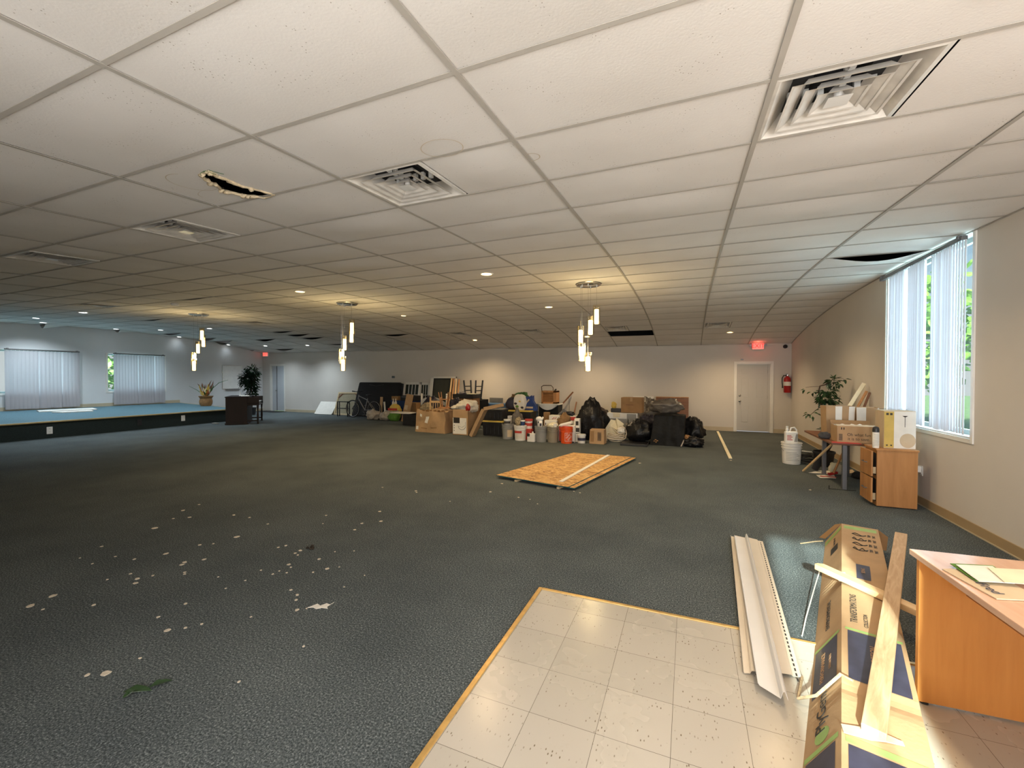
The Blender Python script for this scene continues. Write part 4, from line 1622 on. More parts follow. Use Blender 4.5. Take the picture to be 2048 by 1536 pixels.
LB = thing('lamp_carton', 'tall white carton with a yellow panel and a lamp picture on the file cabinet', 'box', (2.325, 6.55, CH))
b = MB()
b.box(-.15, .15, -.13, .13, 0, .45)
b.build('carton_body', 'cardl', LB, bevel=.003)
b = MB()
b.box(-.148, -.055, -.1315, -.13, .01, .44)
b.build('yellow_panel', 'yellowp', LB)
b = MB()
b.box(-.055, .148, -.1315, -.13, .005, .445)
b.build('white_panel', 'paper', LB)
b = MB()
b.box(.045, .05, -.1325, -.1315, .26, .385)
b.add([(.02, -.1325, .395), (.075, -.1325, .395), (.055, -.1325, .38), (.04, -.1325, .38)], [(0, 1, 2, 3)])
b.build('lamp_picture', 'ink', LB)
b = MB()
pts = [(.075 + .075 * math.cos(a * PI / 14) * (1.0 if math.cos(a * PI / 14) < 0 else .96), -.1330, .10 + .085 * math.sin(a * PI / 14)) for a in range(28)]
b.add(pts, [tuple(range(28))])
b.build('tan_patch', 'cardl', LB)
b = MB()
for s in (-1, 1):
    b.box(-.10 + s * .018 - .012, -.10 + s * .018 + .012, -.1325, -.1315, .40, .425)
    b.box(-.10 + s * .02 - .008, -.10 + s * .02 + .008, -.1325, -.1315, .03, .045)
b.build('printed_mark', 'ink', LB)
b = MB()
b.grid(lambda u, v: Vector((-.16 + .33 * u, -.14 + .28 * v, .451 + .022 * noise.noise(Vector((u * 4, v * 4, 3))) + .012)), 10, 8)
b.grid(lambda u, v: Vector((.152 + .01 * v, -.13 + .26 * u, .2 + .25 * v)), 6, 4)
o = b.build('plastic_wrap', 'clearpl', LB, smooth=True)

SCN = thing('spray_can', 'white aerosol can with black cap standing on the file cabinet', 'spray can', (2.095, 6.41, CH))
b = MB()
b.lathe([(.001, 0), (.031, 0), (.033, .006), (.033, .185), (.029, .20), (.001, .202)], 20)
b.build('can_body', 'paper', SCN, smooth=True)
b = MB()
b.lathe([(.034, .190), (.034, .225), (.030, .245), (.018, .256), (.001, .258)], 20)
b.build('cap', 'black', SCN, smooth=True)
b = MB()
for j in range(9):
    a0 = -2.4 + (j % 2) * .1
    z = .03 + j * .016
    for k in range(5):
        t0, t1 = a0 + k * .3, a0 + k * .3 + .24
        b.quad((.0336 * math.cos(t0), .0336 * math.sin(t0), z), (.0336 * math.cos(t1), .0336 * math.sin(t1), z), (.0336 * math.cos(t1), .0336 * math.sin(t1), z + .004), (.0336 * math.cos(t0), .0336 * math.sin(t0), z + .004))
b.build('label_print', 'greypail', SCN)

# ---- table with box, bags
TB = thing('side_table', 'brown topped table with grey metal legs by the right wall', 'table', (2.08, 7.62, 0), 0)
TH = .675
b = MB()
b.prism([(-.30, .73), (-.30, -.73), (.33, -.73), (.36, .73)], TH - .028, TH)
b.build('tabletop', 'walnut', TB, bevel=.004)
for x, y in ((-.08, -.45), (.22, -.45), (-.08, .50), (.22, .50)):
    b = MB()
    b.box(x - .026, x + .026, y - .026, y + .026, .0, TH - .028)
    b.build('leg', 'steel', TB, bevel=.003)
for y in (-.45, .50):
    b = MB()
    b.box(-.26, .30, y - .02, y + .02, TH - .05, TH - .028)
    b.build('support_rail', 'steel', TB)
SB = thing('shipping_box', 'open cardboard box printed Oh what fun it is to save on the side table', 'box', (2.085, 7.11, TH), math.radians(-2))
w, d_, h = .225, .16, .225
b = MB()
for q in ((-w, w, -d_, -d_ + .005, 0, h), (-w, w, d_ - .005, d_, 0, h), (-w, -w + .005, -d_, d_, 0, h), (w - .005, w, -d_, d_, 0, h), (-w, w, -d_, d_, 0, .006)):
    b.box(*q)
b.build('box_body', 'card', SB)
b = MB()
b.box(-w, w, 0, .004, 0, .06, X=T(0, d_, h) @ rotm('X', -.6))
b.build('box_flap', 'card2', SB)
b = MB()
b.box(-w, w, -.004, 0, 0, .07, X=T(0, -d_ + .002, h - .004) @ rotm('X', -1.35))
b.build('box_flap', 'cardl', SB)
text('Oh what fun\nit is to save.', .056, 'ink', SB, FRONT(.012, -d_ - .001, .082), sx=.88)
b = MB()
for j in range(9):
    b.box(-w + .022, -w + .062, -d_ - .0012, -d_, .03 + j * .010, .036 + j * .010)
b.build('bar_code', 'ink', SB)
b = MB()
for x in (-w + .045, -w + .07):
    b.box(x, x + .012, -d_ - .0012, -d_, .175, .205)
b.build('arrow_mark', 'ink', SB)
NW = MB()
NW.grid(lambda u, v: Vector((-.20 + .40 * u, -.14 + .28 * v, h - .012 + .024 * noise.noise(Vector((u * 6, v * 5, 1))))), 16, 10)
o = tag(NW.build('crumpled_paper', 'paper', smooth=True), 'crumpled white paper filling the printed shipping box', 'paper', loc=(2.085, 7.11, TH + .004), rz=math.radians(-2))

def paper_bag(name, label, x, y, w, d, h, rz=0, stripes=True, mat='card', group='paper bags on the side table'):
    t = thing(name, label, 'bag', (x, y, TH), rz, group)
    b = MB()

    def ring(z, k, s):
        return [Vector((-w * k + s * .01 * noise.noise(Vector((z * 9, 1, x))), -d * k, z)), Vector((w * k, -d * k, z)), Vector((w * k, d * k, z)), Vector((-w * k, d * k, z))]
    zs = [(0, .94, 0), (h * .4, .98, 1), (h * .75, 1.0, 1), (h, 1.03, 1)]
    vs = [p for z, k, s in zs for p in ring(z, k, s)]
    fs = [(j * 4 + i, j * 4 + (i + 1) % 4, (j + 1) * 4 + (i + 1) % 4, (j + 1) * 4 + i) for j in range(3) for i in range(4)] + [(3, 2, 1, 0)]
    b.add(vs, fs)
    b.build('bag_body', mat, t)
    if stripes:
        for x0, x1 in stripes:
            b = MB()
            for j in range(3):
                (za, ka, _), (zb_, kb, _) = zs[j], zs[j + 1]
                b.quad((x0 * w * ka, -d * ka - .0015, za), (x1 * w * ka, -d * ka - .0015, za), (x1 * w * kb, -d * kb - .0015, zb_), (x0 * w * kb, -d * kb - .0015, zb_))
            b.build('white_stripe', 'paper', t)
    return t


paper_bag('paper_bag', 'brown paper bag with white stripes, left of two on the side table', 2.045, 7.66, .175, .12, .455, .05, ((-.36, .10), (.56, .96)))
paper_bag('paper_bag', 'smaller brown and white paper bag, right of two on the side table', 2.365, 7.62, .125, .11, .445, -.08, ((-.98, -.12), (.86, .99)))
b = MB()
b.tube([(0, 0, 0), (.0, .0, .1), (.02, 0, .16), (.06, 0, .17), (.08, .01, .13), (.08, .01, .02)], .012, 8)
tag(b.build('black_hook', 'black', smooth=True), 'black hooked handle behind the right paper bag', 'handle', loc=(2.44, 7.86, TH))
b = MB()
b.blob((0, 0, 0), (.075, .05, .05), 3, .3, 2, True, 20, 12, fold=.2)
tag(b.build('work_glove', 'darkgrey', smooth=True), 'dark crumpled glove on the table left of the printed box', 'glove', loc=(1.80, 7.30, TH))
b = MB()
b.prism([(-.12, -.06), (.20, -.05), (.18, .03), (-.10, .06)], 0, .008)
tag(b.build('orange_folder', 'redp'), 'flat orange folder sticking out under the printed box', 'folder', loc=(1.90, 6.925, TH))

# ficus plant
def leaf(b, p, d, n, L, w, mi=0):
    d = d.normalized()
    s = d.cross(n)
    s = s.normalized() if s.length > 1e-4 else d.orthogonal().normalized()
    n2 = s.cross(d)
    b.add([p, p + d * L * .35 + s * w + n2 * .01, p + d * L * .75 + s * w * .6, p + d * L - n2 * L * .12, p + d * L * .75 - s * w * .6, p + d * L * .35 - s * w + n2 * .01, p + d * L * .5 - n2 * .006],
          [(0, 6, 1), (1, 6, 2), (2, 6, 3), (3, 6, 4), (4, 6, 5), (5, 6, 0)], mi)


def plant(name, label, base, trunk, clusters, lmat, seed, leafL=.085, potr=.16, poth=.26, potmat='black'):
    rg = random.Random(seed)
    t = thing(name, label, 'plant', base)
    b = MB()
    b.lathe([(.001, 0), (potr * .78, 0), (potr, poth), (potr * 1.06, poth), (potr * 1.06, poth - .03), (potr * .98, poth - .03), (potr * .95, poth - .02)], 24)
    b.build('pot', potmat, t, smooth=True)
    b = MB()
    b.lathe([(.001, poth - .045), (potr * .93, poth - .05)], 20)
    b.build('soil', 'soil', t)
    b = MB()
    for pts, r0, r1 in trunk:
        n = len(pts)
        b.tube(pts, [r0 + (r1 - r0) * i / (n - 1) for i in range(n)], 8)
    b.build('trunk', 'bark', t, smooth=True)
    b = MB()
    for c, r, n in clusters:
        c = Vector(c)
        for _ in range(n):
            d = Vector((rg.gauss(0, 1), rg.gauss(0, 1), rg.gauss(0, .8)))
            d.normalize()
            p = c + Vector((d.x * r[0], d.y * r[1], d.z * r[2])) * rg.uniform(.2, 1)
            dd = (d + Vector((0, 0, -.5))).normalized()
            leaf(b, p, dd, Vector((rg.uniform(-.4, .4), rg.uniform(-.4, .4), 1)), leafL * rg.uniform(.7, 1.2), leafL * .22)
    b.build('leaves', lmat, t)
    return t


PB = Vector((2.20, 8.95, 0))
rel = lambda x, y: at(x, y, PB.y) - PB
A0 = rel(1649, 868)
plant('ficus_plant', 'leafy ficus with a bent trunk in the right corner behind the side table', PB,
      [([(0, 0, .2), rel(1647, 880), rel(1645, 850), rel(1646, 830), rel(1643, 815), rel(1644, 800), rel(1637, 785), rel(1640, 772), rel(1652, 769), rel(1664, 760)], .026, .008),
       ([rel(1643, 812), rel(1630, 822), rel(1618, 832)], .006, .003), ([rel(1640, 773), rel(1625, 773), rel(1611, 775)], .004, .002), ([rel(1643, 800), rel(1655, 800), rel(1668, 796), rel(1680, 796)], .006, .003), ([rel(1664, 760), rel(1668, 755), rel(1688, 758)], .006, .002)],
      [(rel(1668, 764), (.09, .09, .10), 42), (rel(1656, 784), (.13, .11, .09), 46), (rel(1654, 800), (.15, .12, .09), 64), (rel(1644, 797), (.08, .08, .12), 20), (rel(1624, 827), (.09, .06, .07), 12), (rel(1610, 779), (.02, .02, .02), 2), (rel(1626, 785), (.06, .05, .05), 6), (rel(1681, 795), (.03, .03, .03), 3), (rel(1685, 759), (.05, .03, .03), 4), (rel(1649, 862), (.05, .05, .10), 14), (rel(1668, 800), (.05, .05, .06), 8)], 'leaf', 5, .10)

# leaning strips of wood in the corner
def leanstrip(name, label, A, B, w, th, mat, cat, group=None, roll=0.0):
    A, B = Vector(A), Vector(B)
    d = B - A
    b = MB()
    b.box(0, d.length, -w / 2, w / 2, -th / 2, th / 2)
    o = tag(b.build(name, mat, bevel=.002), label, cat, group)
    y = Vector((0, 0, 1)).cross(d.normalized())
    o.matrix_world = basis(A, d, y) @ rotm('X', roll)
    return o


leanstrip('wood_strip', 'pale cream wood strip leaning on the wall behind the paper bags', (2.16, 8.27, .695), (2.56, 8.30, 1.46), .055, .02, 'cream', 'wood strip', 'wood strips leaning by the ficus', .9)
leanstrip('wood_strip', 'reddish wood strip leaning on the wall right of the pale cream one', (2.27, 8.20, .690), (2.57, 8.23, 1.34), .035, .02, 'oak', 'wood strip', 'wood strips leaning by the ficus', .9)
leanstrip('wood_strip', 'narrow dark wood strip leaning on the wall closest to the window, behind the bags', (2.39, 8.14, .690), (2.585, 8.16, 1.32), .030, .018, 'walnut', 'wood strip', 'wood strips leaning by the ficus', .9)

# white pail with a jug on it
def pail_mesh(t, mat, r0, r1, h, label=None, handle=True, lid=False, bands=True):
    b = MB()
    pr = [(.001, 0), (r0, 0), (r0 + .004, .006)]
    if bands:
        k = lambda z: r0 + (r1 - r0) * z / h
        for z in (h * .74, h * .86, h * .965):
            pr += [(k(z), z - .006), (k(z) + .012, z - .004), (k(z) + .012, z + .006), (k(z) + .001, z + .010)]
    pr += [(r1 + .006, h - .004), (r1 + .006, h), (r1 - .004, h), (r1 - .008, h - .02), (.001 if lid else r1 - .012, h - (.02 if lid else .06))]
    if not lid:
        pr += [(r0, h * .35), (.001, h * .35)]
    b.lathe(pr, 28)
    b.build('pail_body', mat, t, smooth=True, ang=.5)
    if handle:
        b = MB()
        pts = [(-(r1 + .012) * math.cos(a), -(r1 + .012) * .55 * math.sin(a) - .01, h * .80 - .13 * math.sin(a)) for a in [PI * i / 12 for i in range(13)]]
        b.tube(pts, .0025, 6)
        b.build('wire_handle', 'steel', t, smooth=True)


def arc_label(t, name, mat, r0, r1, h, z0, z1, a0, a1, off=.0025):
    b = MB()
    n = 12
    rr = lambda z: r0 + (r1 - r0) * z / h + off

    def fn(u, v):
        a = math.radians(a0 + (a1 - a0) * u)
        z = z0 + (z1 - z0) * v
        return Vector((rr(z) * math.cos(a), rr(z) * math.sin(a), z))
    b.grid(fn, n, 2)
    return b.build(name, mat, t, smooth=True)


WPt = (1.725, 8.99)
WP = thing('white_pail', 'white lidded plastic pail standing alone near the side table', 'pail', (*WPt, 0), 0, 'pails')
pail_mesh(WP, 'whitepail', .135, .155, .385, lid=True)
arc_label(WP, 'pail_label', 'paper', .135, .155, .385, .05, .25, -150, -25)
for j in range(6):
    arc_label(WP, 'label_line', 'greypail', .135, .155, .385, .07 + j * .028, .077 + j * .028, -135, -45 - (j % 3) * 12, .0035)
JG = thing('plastic_jug', 'white cleaner jug with handle standing on the lone white pail', 'jug', (WPt[0] - .01, WPt[1], .366), .1)
b = MB()
b.box(-.10, .10, -.05, .05, 0, .215)
b.box(-.085, -.04, -.035, .035, .20, .27)
b.build('jug_body', 'whitepl', JG, bevel=.022, seg=3)
b = MB()
b.tube([(-.02, 0, .20), (.0, 0, .275), (.05, 0, .285), (.085, 0, .24), (.088, 0, .18)], .014, 8)
b.build('jug_handle', 'whitepl', JG, smooth=True)
b = MB()
b.cyl((-.062, 0, .27), (-.062, 0, .305), .02, n=16)
b.build('jug_cap', 'whitepl', JG, smooth=True)
b = MB()
b.box(-.088, .03, -.0525, -.0505, .03, .17)
b.build('jug_label', 'paper', JG)
b = MB()
for j, z in enumerate((.06, .085, .11, .135)):
    b.box(-.075, .01 - .02 * (j % 2), -.0535, -.0525, z, z + .012)
b.build('label_print', 'redp', JG)
b = MB()
b.add([(.035, -.0525, .03), (.09, -.0525, .03), (.09, -.0525, .17), (.065, -.0525, .17)], [(0, 1, 2, 3)])
b.build('label_stripe', 'greypail', JG)

# things under and around the side table
leanstrip('wooden_stick', 'light wooden stick leaning from the carpet up to the side table leg', fl(1606, 942, .014), (1.965, 7.60, .56), .024, .024, 'pine', 'stick')
b = MB()
A, B = Vector((1.93, 8.35, .04)), Vector((2.13, 8.22, .56))
b.cyl(A, A.lerp(B, .9), .05, .045, 14)
b.cyl(A.lerp(B, .9), B, .02, .02, 10, 1)
tag(b.build('folded_umbrella', ['matte_black', 'whitepl'], smooth=True), 'black folded umbrella leaning under the side table', 'umbrella')
b = MB()
A, B = Vector((2.10, 8.05, .03)), Vector((2.28, 7.98, .60))
b.cyl(A, B, .016, .016, 10)
b.cyl(A - Vector((.06, .02, .0)), A + Vector((.06, 0.02, .03)), .024, .02, 10, 1)
tag(b.build('red_handle_tool', ['oak', 'red'], smooth=True), 'long wooden tool with a red end under the side table', 'tool')
CC = thing('cable_heap', 'tangle of black cables on the carpet between the white pail and the ficus', 'cable', (1.98, 9.30, 0))
b = MB()
for j in range(9):
    r = random.uniform(.12, .22)
    ox, oy = random.uniform(-.06, .06), random.uniform(-.05, .05)
    pts = [(ox + r * 1.25 * math.cos(a), oy + r * math.sin(a), .012 + j * .016 + .012 * math.sin(3 * a + j)) for a in [2 * PI * i / 22 for i in range(22)]]
    b.tube(pts, .008, 6, closed=True)
b.build('cable_loops', 'blackcord', CC, smooth=True)
leanstrip('white_batten', 'thin white batten lying across the black cable heap', (1.70, 9.36, .20), (2.16, 9.20, .19), .03, .012, 'white', 'batten')
b = MB()
b.tube([(0, 0, 0), (.07, .03, .17), (.16, .05, .27), (.20, .05, .25), (.17, .02, .12), (.19, 0, .0)], .012, 8)
tag(b.build('bent_bracket', 'walnut', smooth=True), 'bent brown metal bracket standing behind the far edge of the side table', 'bracket', loc=(1.80, 9.66, 0.01))
b = MB()
b.blob((0, 0, 0), (.11, .08, .09), 8, .2, 2, True, 24, 14, fold=.2)
tag(b.build('cream_tub', 'cream', smooth=True), 'crumpled cream bag under the side table near the wall', 'bag', loc=(2.20, 8.26, 0))
b = MB()
b.blob((0, 0, 0), (.10, .12, .05), 4, .2, 2, True, 24, 14, fold=.2)
tag(b.build('black_shoe', 'matte_black', smooth=True), 'dark lump of cloth on the carpet by the wall under the side table', 'cloth', loc=(2.44, 8.05, 0))
for j, (corn, m, lab) in enumerate((([(1617, 946), (1668, 949), (1672, 943), (1640, 942)], 'paper', 'white sheet of paper on the carpet in front of the table legs'),
                                   ([(1632, 951), (1640, 957), (1672, 958), (1668, 951)], 'paper', 'curled white magazine on the carpet closest to the table legs'),
                                   ([(1682, 942), (1690, 948), (1712, 947), (1705, 941)], 'cardl', 'tan sheet of paper on the carpet between the table legs'))):
    sheet('paper_sheet', lab, 'paper', m, [fl(*q) for q in corn], .004 + .003 * j, .003, 'papers on the carpet under the table', .006)
b = MB()
b.prism([(-.10, -.02), (.11, -.03), (.10, .02), (-.09, .03)], .014, .017)
tag(b.build('red_flyer', 'redp'), 'small red printed flyer on the curled magazine', 'flyer', loc=fl(1655, 955))
b = MB()
b.tube([(0, 0, .004), (.10, .01, .004), (.24, .0, .004), (.31, .03, .004)], .004, 6)
b.cyl((.0, 0, 0), (0, 0, .05), .006, n=8)
tag(b.build('cable_end', 'blackcord', smooth=True), 'short black cable with a plug on the carpet before the file cabinet', 'cable', loc=fl(1658, 978))
leanstrip('wood_lath', 'long pale wooden lath lying on the carpet in front of the grey door', (.775, 13.40, .012), (.745, 9.02, .012), .06, .018, 'cream', 'lath')

# ---- OSB sheets on the floor
def slab(name, label, mat, edge, corners, z0, z1, cat, group=None):
    t = thing(name, label, cat, (0, 0, 0), 0, group)
    pts = [Vector(c) for c in corners]
    c = sum(pts, Vector()) / 4
    ux = (pts[1] - pts[0]).normalized()
    uy = Vector((-ux.y, ux.x, 0))
    t.matrix_world = basis((c.x, c.y, 0), ux, uy)
    inv = t.matrix_world.inverted()
    loc = [(inv @ p).to_2d() for p in pts]
    b = MB()
    n = len(loc)
    b.add([(p.x, p.y, z1) for p in loc], [tuple(range(n))])
    b.add([(p.x, p.y, z0) for p in loc], [tuple(range(n))[::-1]])
    b.build('board_face', mat, t)
    b = MB()
    for i in range(n):
        p, q = loc[i], loc[(i + 1) % n]
        b.quad((p.x, p.y, z0), (q.x, q.y, z0), (q.x, q.y, z1), (p.x, p.y, z1))
    b.build('painted_edge', edge, t)
    return t


ze = .05
C4 = [fl(992, 950, ze), fl(1136, 974, ze), fl(1263, 914, ze), fl(1147, 905, ze)]
M['teal'] = P('teal_edge_paint', (0.012, 0.10, 0.11), 0.6, 0, 10, 0.2)
slab('strand_board', 'large tan strand board sheet lying on the carpet, top one with a white strip', 'osb', 'teal', C4, ze - .012, ze, 'board', 'strand board sheets on the carpet')
sh = Vector((.085, .02, 0))
s2 = slab('strand_board', 'lower strand board sheet showing only its edge under the top sheet', 'osb', 'teal', [p + sh for p in C4], .026, .038, 'board', 'strand board sheets on the carpet')
for j, (q, lab) in enumerate(((.30, 'wood batten under the left half of the strand board sheets'), (.86, 'wood batten under the right half of the strand board sheets'))):
    A, B = C4[0].lerp(C4[1], q), C4[3].lerp(C4[2], q)
    d = (B - A).normalized()
    A = A - d * .01
    b = MB()
    L = (B - A).length
    b.box(0, L, -.02, .02, 0, .026)
    o = tag(b.build('wood_batten', 'tan'), lab, 'batten', 'battens under the strand boards')
    o.matrix_world = basis((A.x + .02 * j, A.y, 0), d, Vector((0, 0, 1)).cross(d))
A, B = fl(1122, 964, ze), fl(1217, 911, ze)
leanstrip('white_lath', 'thin white strip lying along the top strand board', (A.x, A.y, ze + .008), (B.x, B.y, ze + .008), .055, .012, 'paper', 'strip')

# ================================================================== THE PILE ALONG THE FAR WALL
def pb(x0, x1, yt, yb, Y=None):
    """world extent (x0, x1, y, z0, z1) of something whose front spans this part of the photograph"""
    if Y is None:
        Y = fl((x0 + x1) / 2, yb).y
    a, c = at(x0, yb, Y), at(x1, yb, Y)
    return a.x, c.x, Y, max(0.0, at((x0 + x1) / 2, yb, Y).z), at((x0 + x1) / 2, yt, Y).z


def carton(name, label, cat, x0, x1, y, z0, h, d, mat, rz=0, group=None, bevel=.006, open_top=False, wob=0.0, part='box_body'):
    w = (x1 - x0) / 2
    t = thing(name, label, cat, ((x0 + x1) / 2, y + d / 2, z0), rz, group)
    b = MB()
    if open_top:
        for q in ((-w, w, -d / 2, -d / 2 + .006, 0, h), (-w, w, d / 2 - .006, d / 2, 0, h), (-w, -w + .006, -d / 2, d / 2, 0, h), (w - .006, w, -d / 2, d / 2, 0, h), (-w, w, -d / 2, d / 2, 0, .006)):
            b.box(*q)
        bevel = 0
    else:
        b.box(-w, w, -d / 2, d / 2, 0, h)
    if wob:
        b.v = [p + Vector((noise.noise(p * 3), noise.noise(p * 3 + Vector((5, 0, 0))), 0)) * wob * (p.z / max(h, .01)) for p in b.v]
    b.build(part, mat, t, bevel=bevel)
    return t, w, d / 2


def fpanel(t, name, mat, x0, x1, d2, z0, z1, off=.0015):
    b = MB()
    b.box(x0, x1, -d2 - off, -d2, z0, z1)
    return b.build(name, mat, t)


# --- far left: leaning panels, mattress, bicycle
b = MB()
b.box(-.48, .48, -.012, .012, 0, .62)
o = tag(b.build('white_board', 'paper', bevel=.003), 'smooth white panel leaning low against the wall left of the picture frame', 'panel')
pz = pb(632, 667, 805, 824, 13.25)
o.location = ((pz[0] + pz[1]) / 2 - .12, 13.27, .01)
o.rotation_euler = (-.62, 0, 0)
q = pb(667, 711, 784, 827, 13.35)
t = thing('stretched_canvas', 'back of a stretched canvas with corner braces leaning at the wall behind the bicycle', 'picture frame', ((q[0] + q[1]) / 2, 13.36, 0.005))
t.rotation_euler = (-.30, 0, 0)
w, h = (q[1] - q[0]) / 2, .97
b = MB()
for e in ((-w, w, -.02, .02, 0, .06), (-w, w, -.02, .02, h - .06, h), (-w, -w + .06, -.02, .02, 0, h), (w - .06, w, -.02, .02, 0, h)):
    b.box(*e)
b.build('stretcher_frame', 'tan', t, bevel=.003)
b = MB()
b.box(-w + .01, w - .01, .008, .014, .01, h - .01)
b.build('canvas', 'canvas', t)
for s in (-1, 1):
    b = MB()
    b.box(-.17, .17, -.016, .0, -.022, .022, X=T(s * (w - .15), 0, h - .15) @ rotm('Y', s * PI / 4))
    b.build('corner_brace', 'walnut', t)
q = pb(678, 700, 799, 828, 13.0)
t = thing('metal_stand', 'low black square metal stand in front of the stretched canvas', 'stand', ((q[0] + q[1]) / 2, 12.95, 0))
for x in (-.26, .26):
    for y in (-.05, .05):
        b = MB()
        b.box(x - .014, x + .014, y - .014, y + .014, 0, .60)
        b.build('leg', 'black', t)
b = MB()
for z in (.32, .585):
    b.box(-.26, .26, -.062, -.038, z - .014, z + .014)
    b.box(-.26, .26, .038, .062, z - .014, z + .014)
b.build('cross_rail', 'black', t)

q = pb(708, 784, 766, 826, 13.2)
t = thing('box_spring', 'big black cloth covered box spring leaning on the far wall behind the bicycle', 'box spring', ((q[0] + q[1]) / 2 + .10, 13.12, .004))
t.rotation_euler = (-.16, 0, 0)
b = MB()
w, h = 1.12, 1.38
b.box(-w, w, 0, .15, 0, h)
b.v = [Vector((p.x + (.22 * p.z / h if p.x < 0 else 0), p.y, p.z)) for p in b.v]
b.build('cover', 'matte_black', t, bevel=.05, seg=4)
b = MB()
b.tube([(-.35, -.004, h - .10), (0, -.012, h - .16), (.35, -.004, h - .10)], .012, 6)
b.build('seam', 'darkgrey', t, smooth=True)
q = pb(770, 806, 767, 826, 13.45)
t = thing('foam_pad', 'dark grey foam pad leaning behind the black box spring at its right', 'pad', (q[1] - .48, 13.50, .004))
t.rotation_euler = (-.07, 0, -.0)
b = MB()
b.box(-.45, .37, 0, .09, 0, 1.32)
b.build('foam', 'darkgrey', t, bevel=.04, seg=4)

# bicycle: x along the wall, front wheel at the left
fw, rw_ = at(704.5, 816, 12.75), at(747, 817, 12.75)
BK = thing('bicycle', 'silver framed bicycle standing in front of the black box spring', 'bicycle', (fw.x, 12.78, 0))
WB = rw_.x - fw.x
R_ = .34
for x, nm in ((0, 'front_wheel'), (WB, 'rear_wheel')):
    b = MB()
    circ = [(x + (R_ - .018) * math.cos(a), 0, R_ + (R_ - .018) * math.sin(a)) for a in [2 * PI * i / 40 for i in range(40)]]
    b.tube(circ, .019, 8, closed=True)
    wo_ = b.build(nm, 'tyre', BK, smooth=True)
    b = MB()
    circ = [(x + (R_ - .042) * math.cos(a), 0, R_ + (R_ - .042) * math.sin(a)) for a in [2 * PI * i / 40 for i in range(40)]]
    b.tube(circ, .012, 6, closed=True)
    b.build('rim', 'bikesilver', wo_, smooth=True)
    b = MB()
    for i in range(20):
        a = 2 * PI * i / 20
        b.cyl((x, .015 * (1 if i % 2 else -1), R_), (x + (R_ - .045) * math.cos(a), 0, R_ + (R_ - .045) * math.sin(a)), .0018, n=4)
    b.cyl((x, -.04, R_), (x, .04, R_), .02, n=12)
    b.build('spokes', 'steel', wo_)
hx, hz = .30, .86
sx_, sz_ = WB - .30, .80
bbx, bbz = WB - .44, .30
b = MB()
b.cyl((hx - .03, 0, hz - .13), (hx + .01, 0, hz + .02), .022, n=10)
b.cyl((hx, 0, hz - .02), (sx_ - .02, 0, sz_ - .11), .018, n=10)
b.cyl((hx - .025, 0, hz - .11), (bbx, 0, bbz), .021, n=10)
b.cyl((bbx, 0, bbz), (sx_, 0, sz_ - .05), .018, n=10)
for s in (-1, 1):
    b.cyl((bbx, s * .03, bbz), (WB, s * .05, R_), .010, n=8)
    b.cyl((sx_ - .015, s * .02, sz_ - .13), (WB, s * .05, R_), .009, n=8)
b.build('frame', 'bikesilver', BK, smooth=True)
b = MB()
for s in (-1, 1):
    b.tube([(hx - .03, s * .045, hz - .15), (hx - .10, s * .05, hz - .30), (0, s * .045, R_)], [.017, .015, .010], 8)
b.cyl((hx - .03, -.05, hz - .15), (hx - .03, .05, hz - .15), .018, n=8)
b.build('fork', 'steel', BK, smooth=True)
b = MB()
b.cyl((hx, 0, hz), (hx + .02, 0, hz + .13), .014, n=8)
b.tube([(hx - .06, -.28, hz + .17), (hx + .01, -.18, hz + .15), (hx, 0, hz + .14), (hx + .01, .18, hz + .15), (hx - .06, .28, hz + .17)], .013, 8)
for s in (-1, 1):
    b.cyl((hx - .01, s * .19, hz + .155), (hx - .065, s * .285, hz + .172), .018, n=8)
b.build('handlebar', 'black', BK, smooth=True)
b = MB()
b.cyl((sx_, 0, sz_ - .06), (sx_ + .03, 0, sz_ + .06), .013, n=8)
b.blob((sx_ + .04, 0, sz_ + .05), (.13, .07, .03), 1, .05, 1, False, 16, 10)
b.build('saddle', 'black', BK, smooth=True)
b = MB()
circ = [(bbx + .085 * math.cos(a), -.045, bbz + .085 * math.sin(a)) for a in [2 * PI * i / 24 for i in range(24)]]
b.tube(circ, .007, 5, closed=True)
b.cyl((bbx, -.06, bbz), (bbx + .05, -.07, bbz - .17), .010, n=8)
b.cyl((bbx, .06, bbz), (bbx - .05, .07, bbz + .17), .010, n=8)
b.box(bbx + .0, bbx + .10, -.15, -.08, bbz - .185, bbz - .16)
b.box(bbx - .10, bbx, .08, .15, bbz + .16, bbz + .185)
b.build('crank', 'steel', BK, smooth=False)
b = MB()
b.tube([(bbx, -.045, bbz + .083), (WB, -.045, R_ + .04), (WB + .035, -.045, R_), (WB, -.045, R_ - .04), (bbx, -.045, bbz - .083)], .005, 5)
b.build('chain', 'tyre', BK)
b = MB()
b.tube([(bbx + .03, .05, bbz), (bbx + .12, .16, .02), (bbx + .13, .17, .006)], .008, 6)
b.build('kickstand', 'steel', BK)

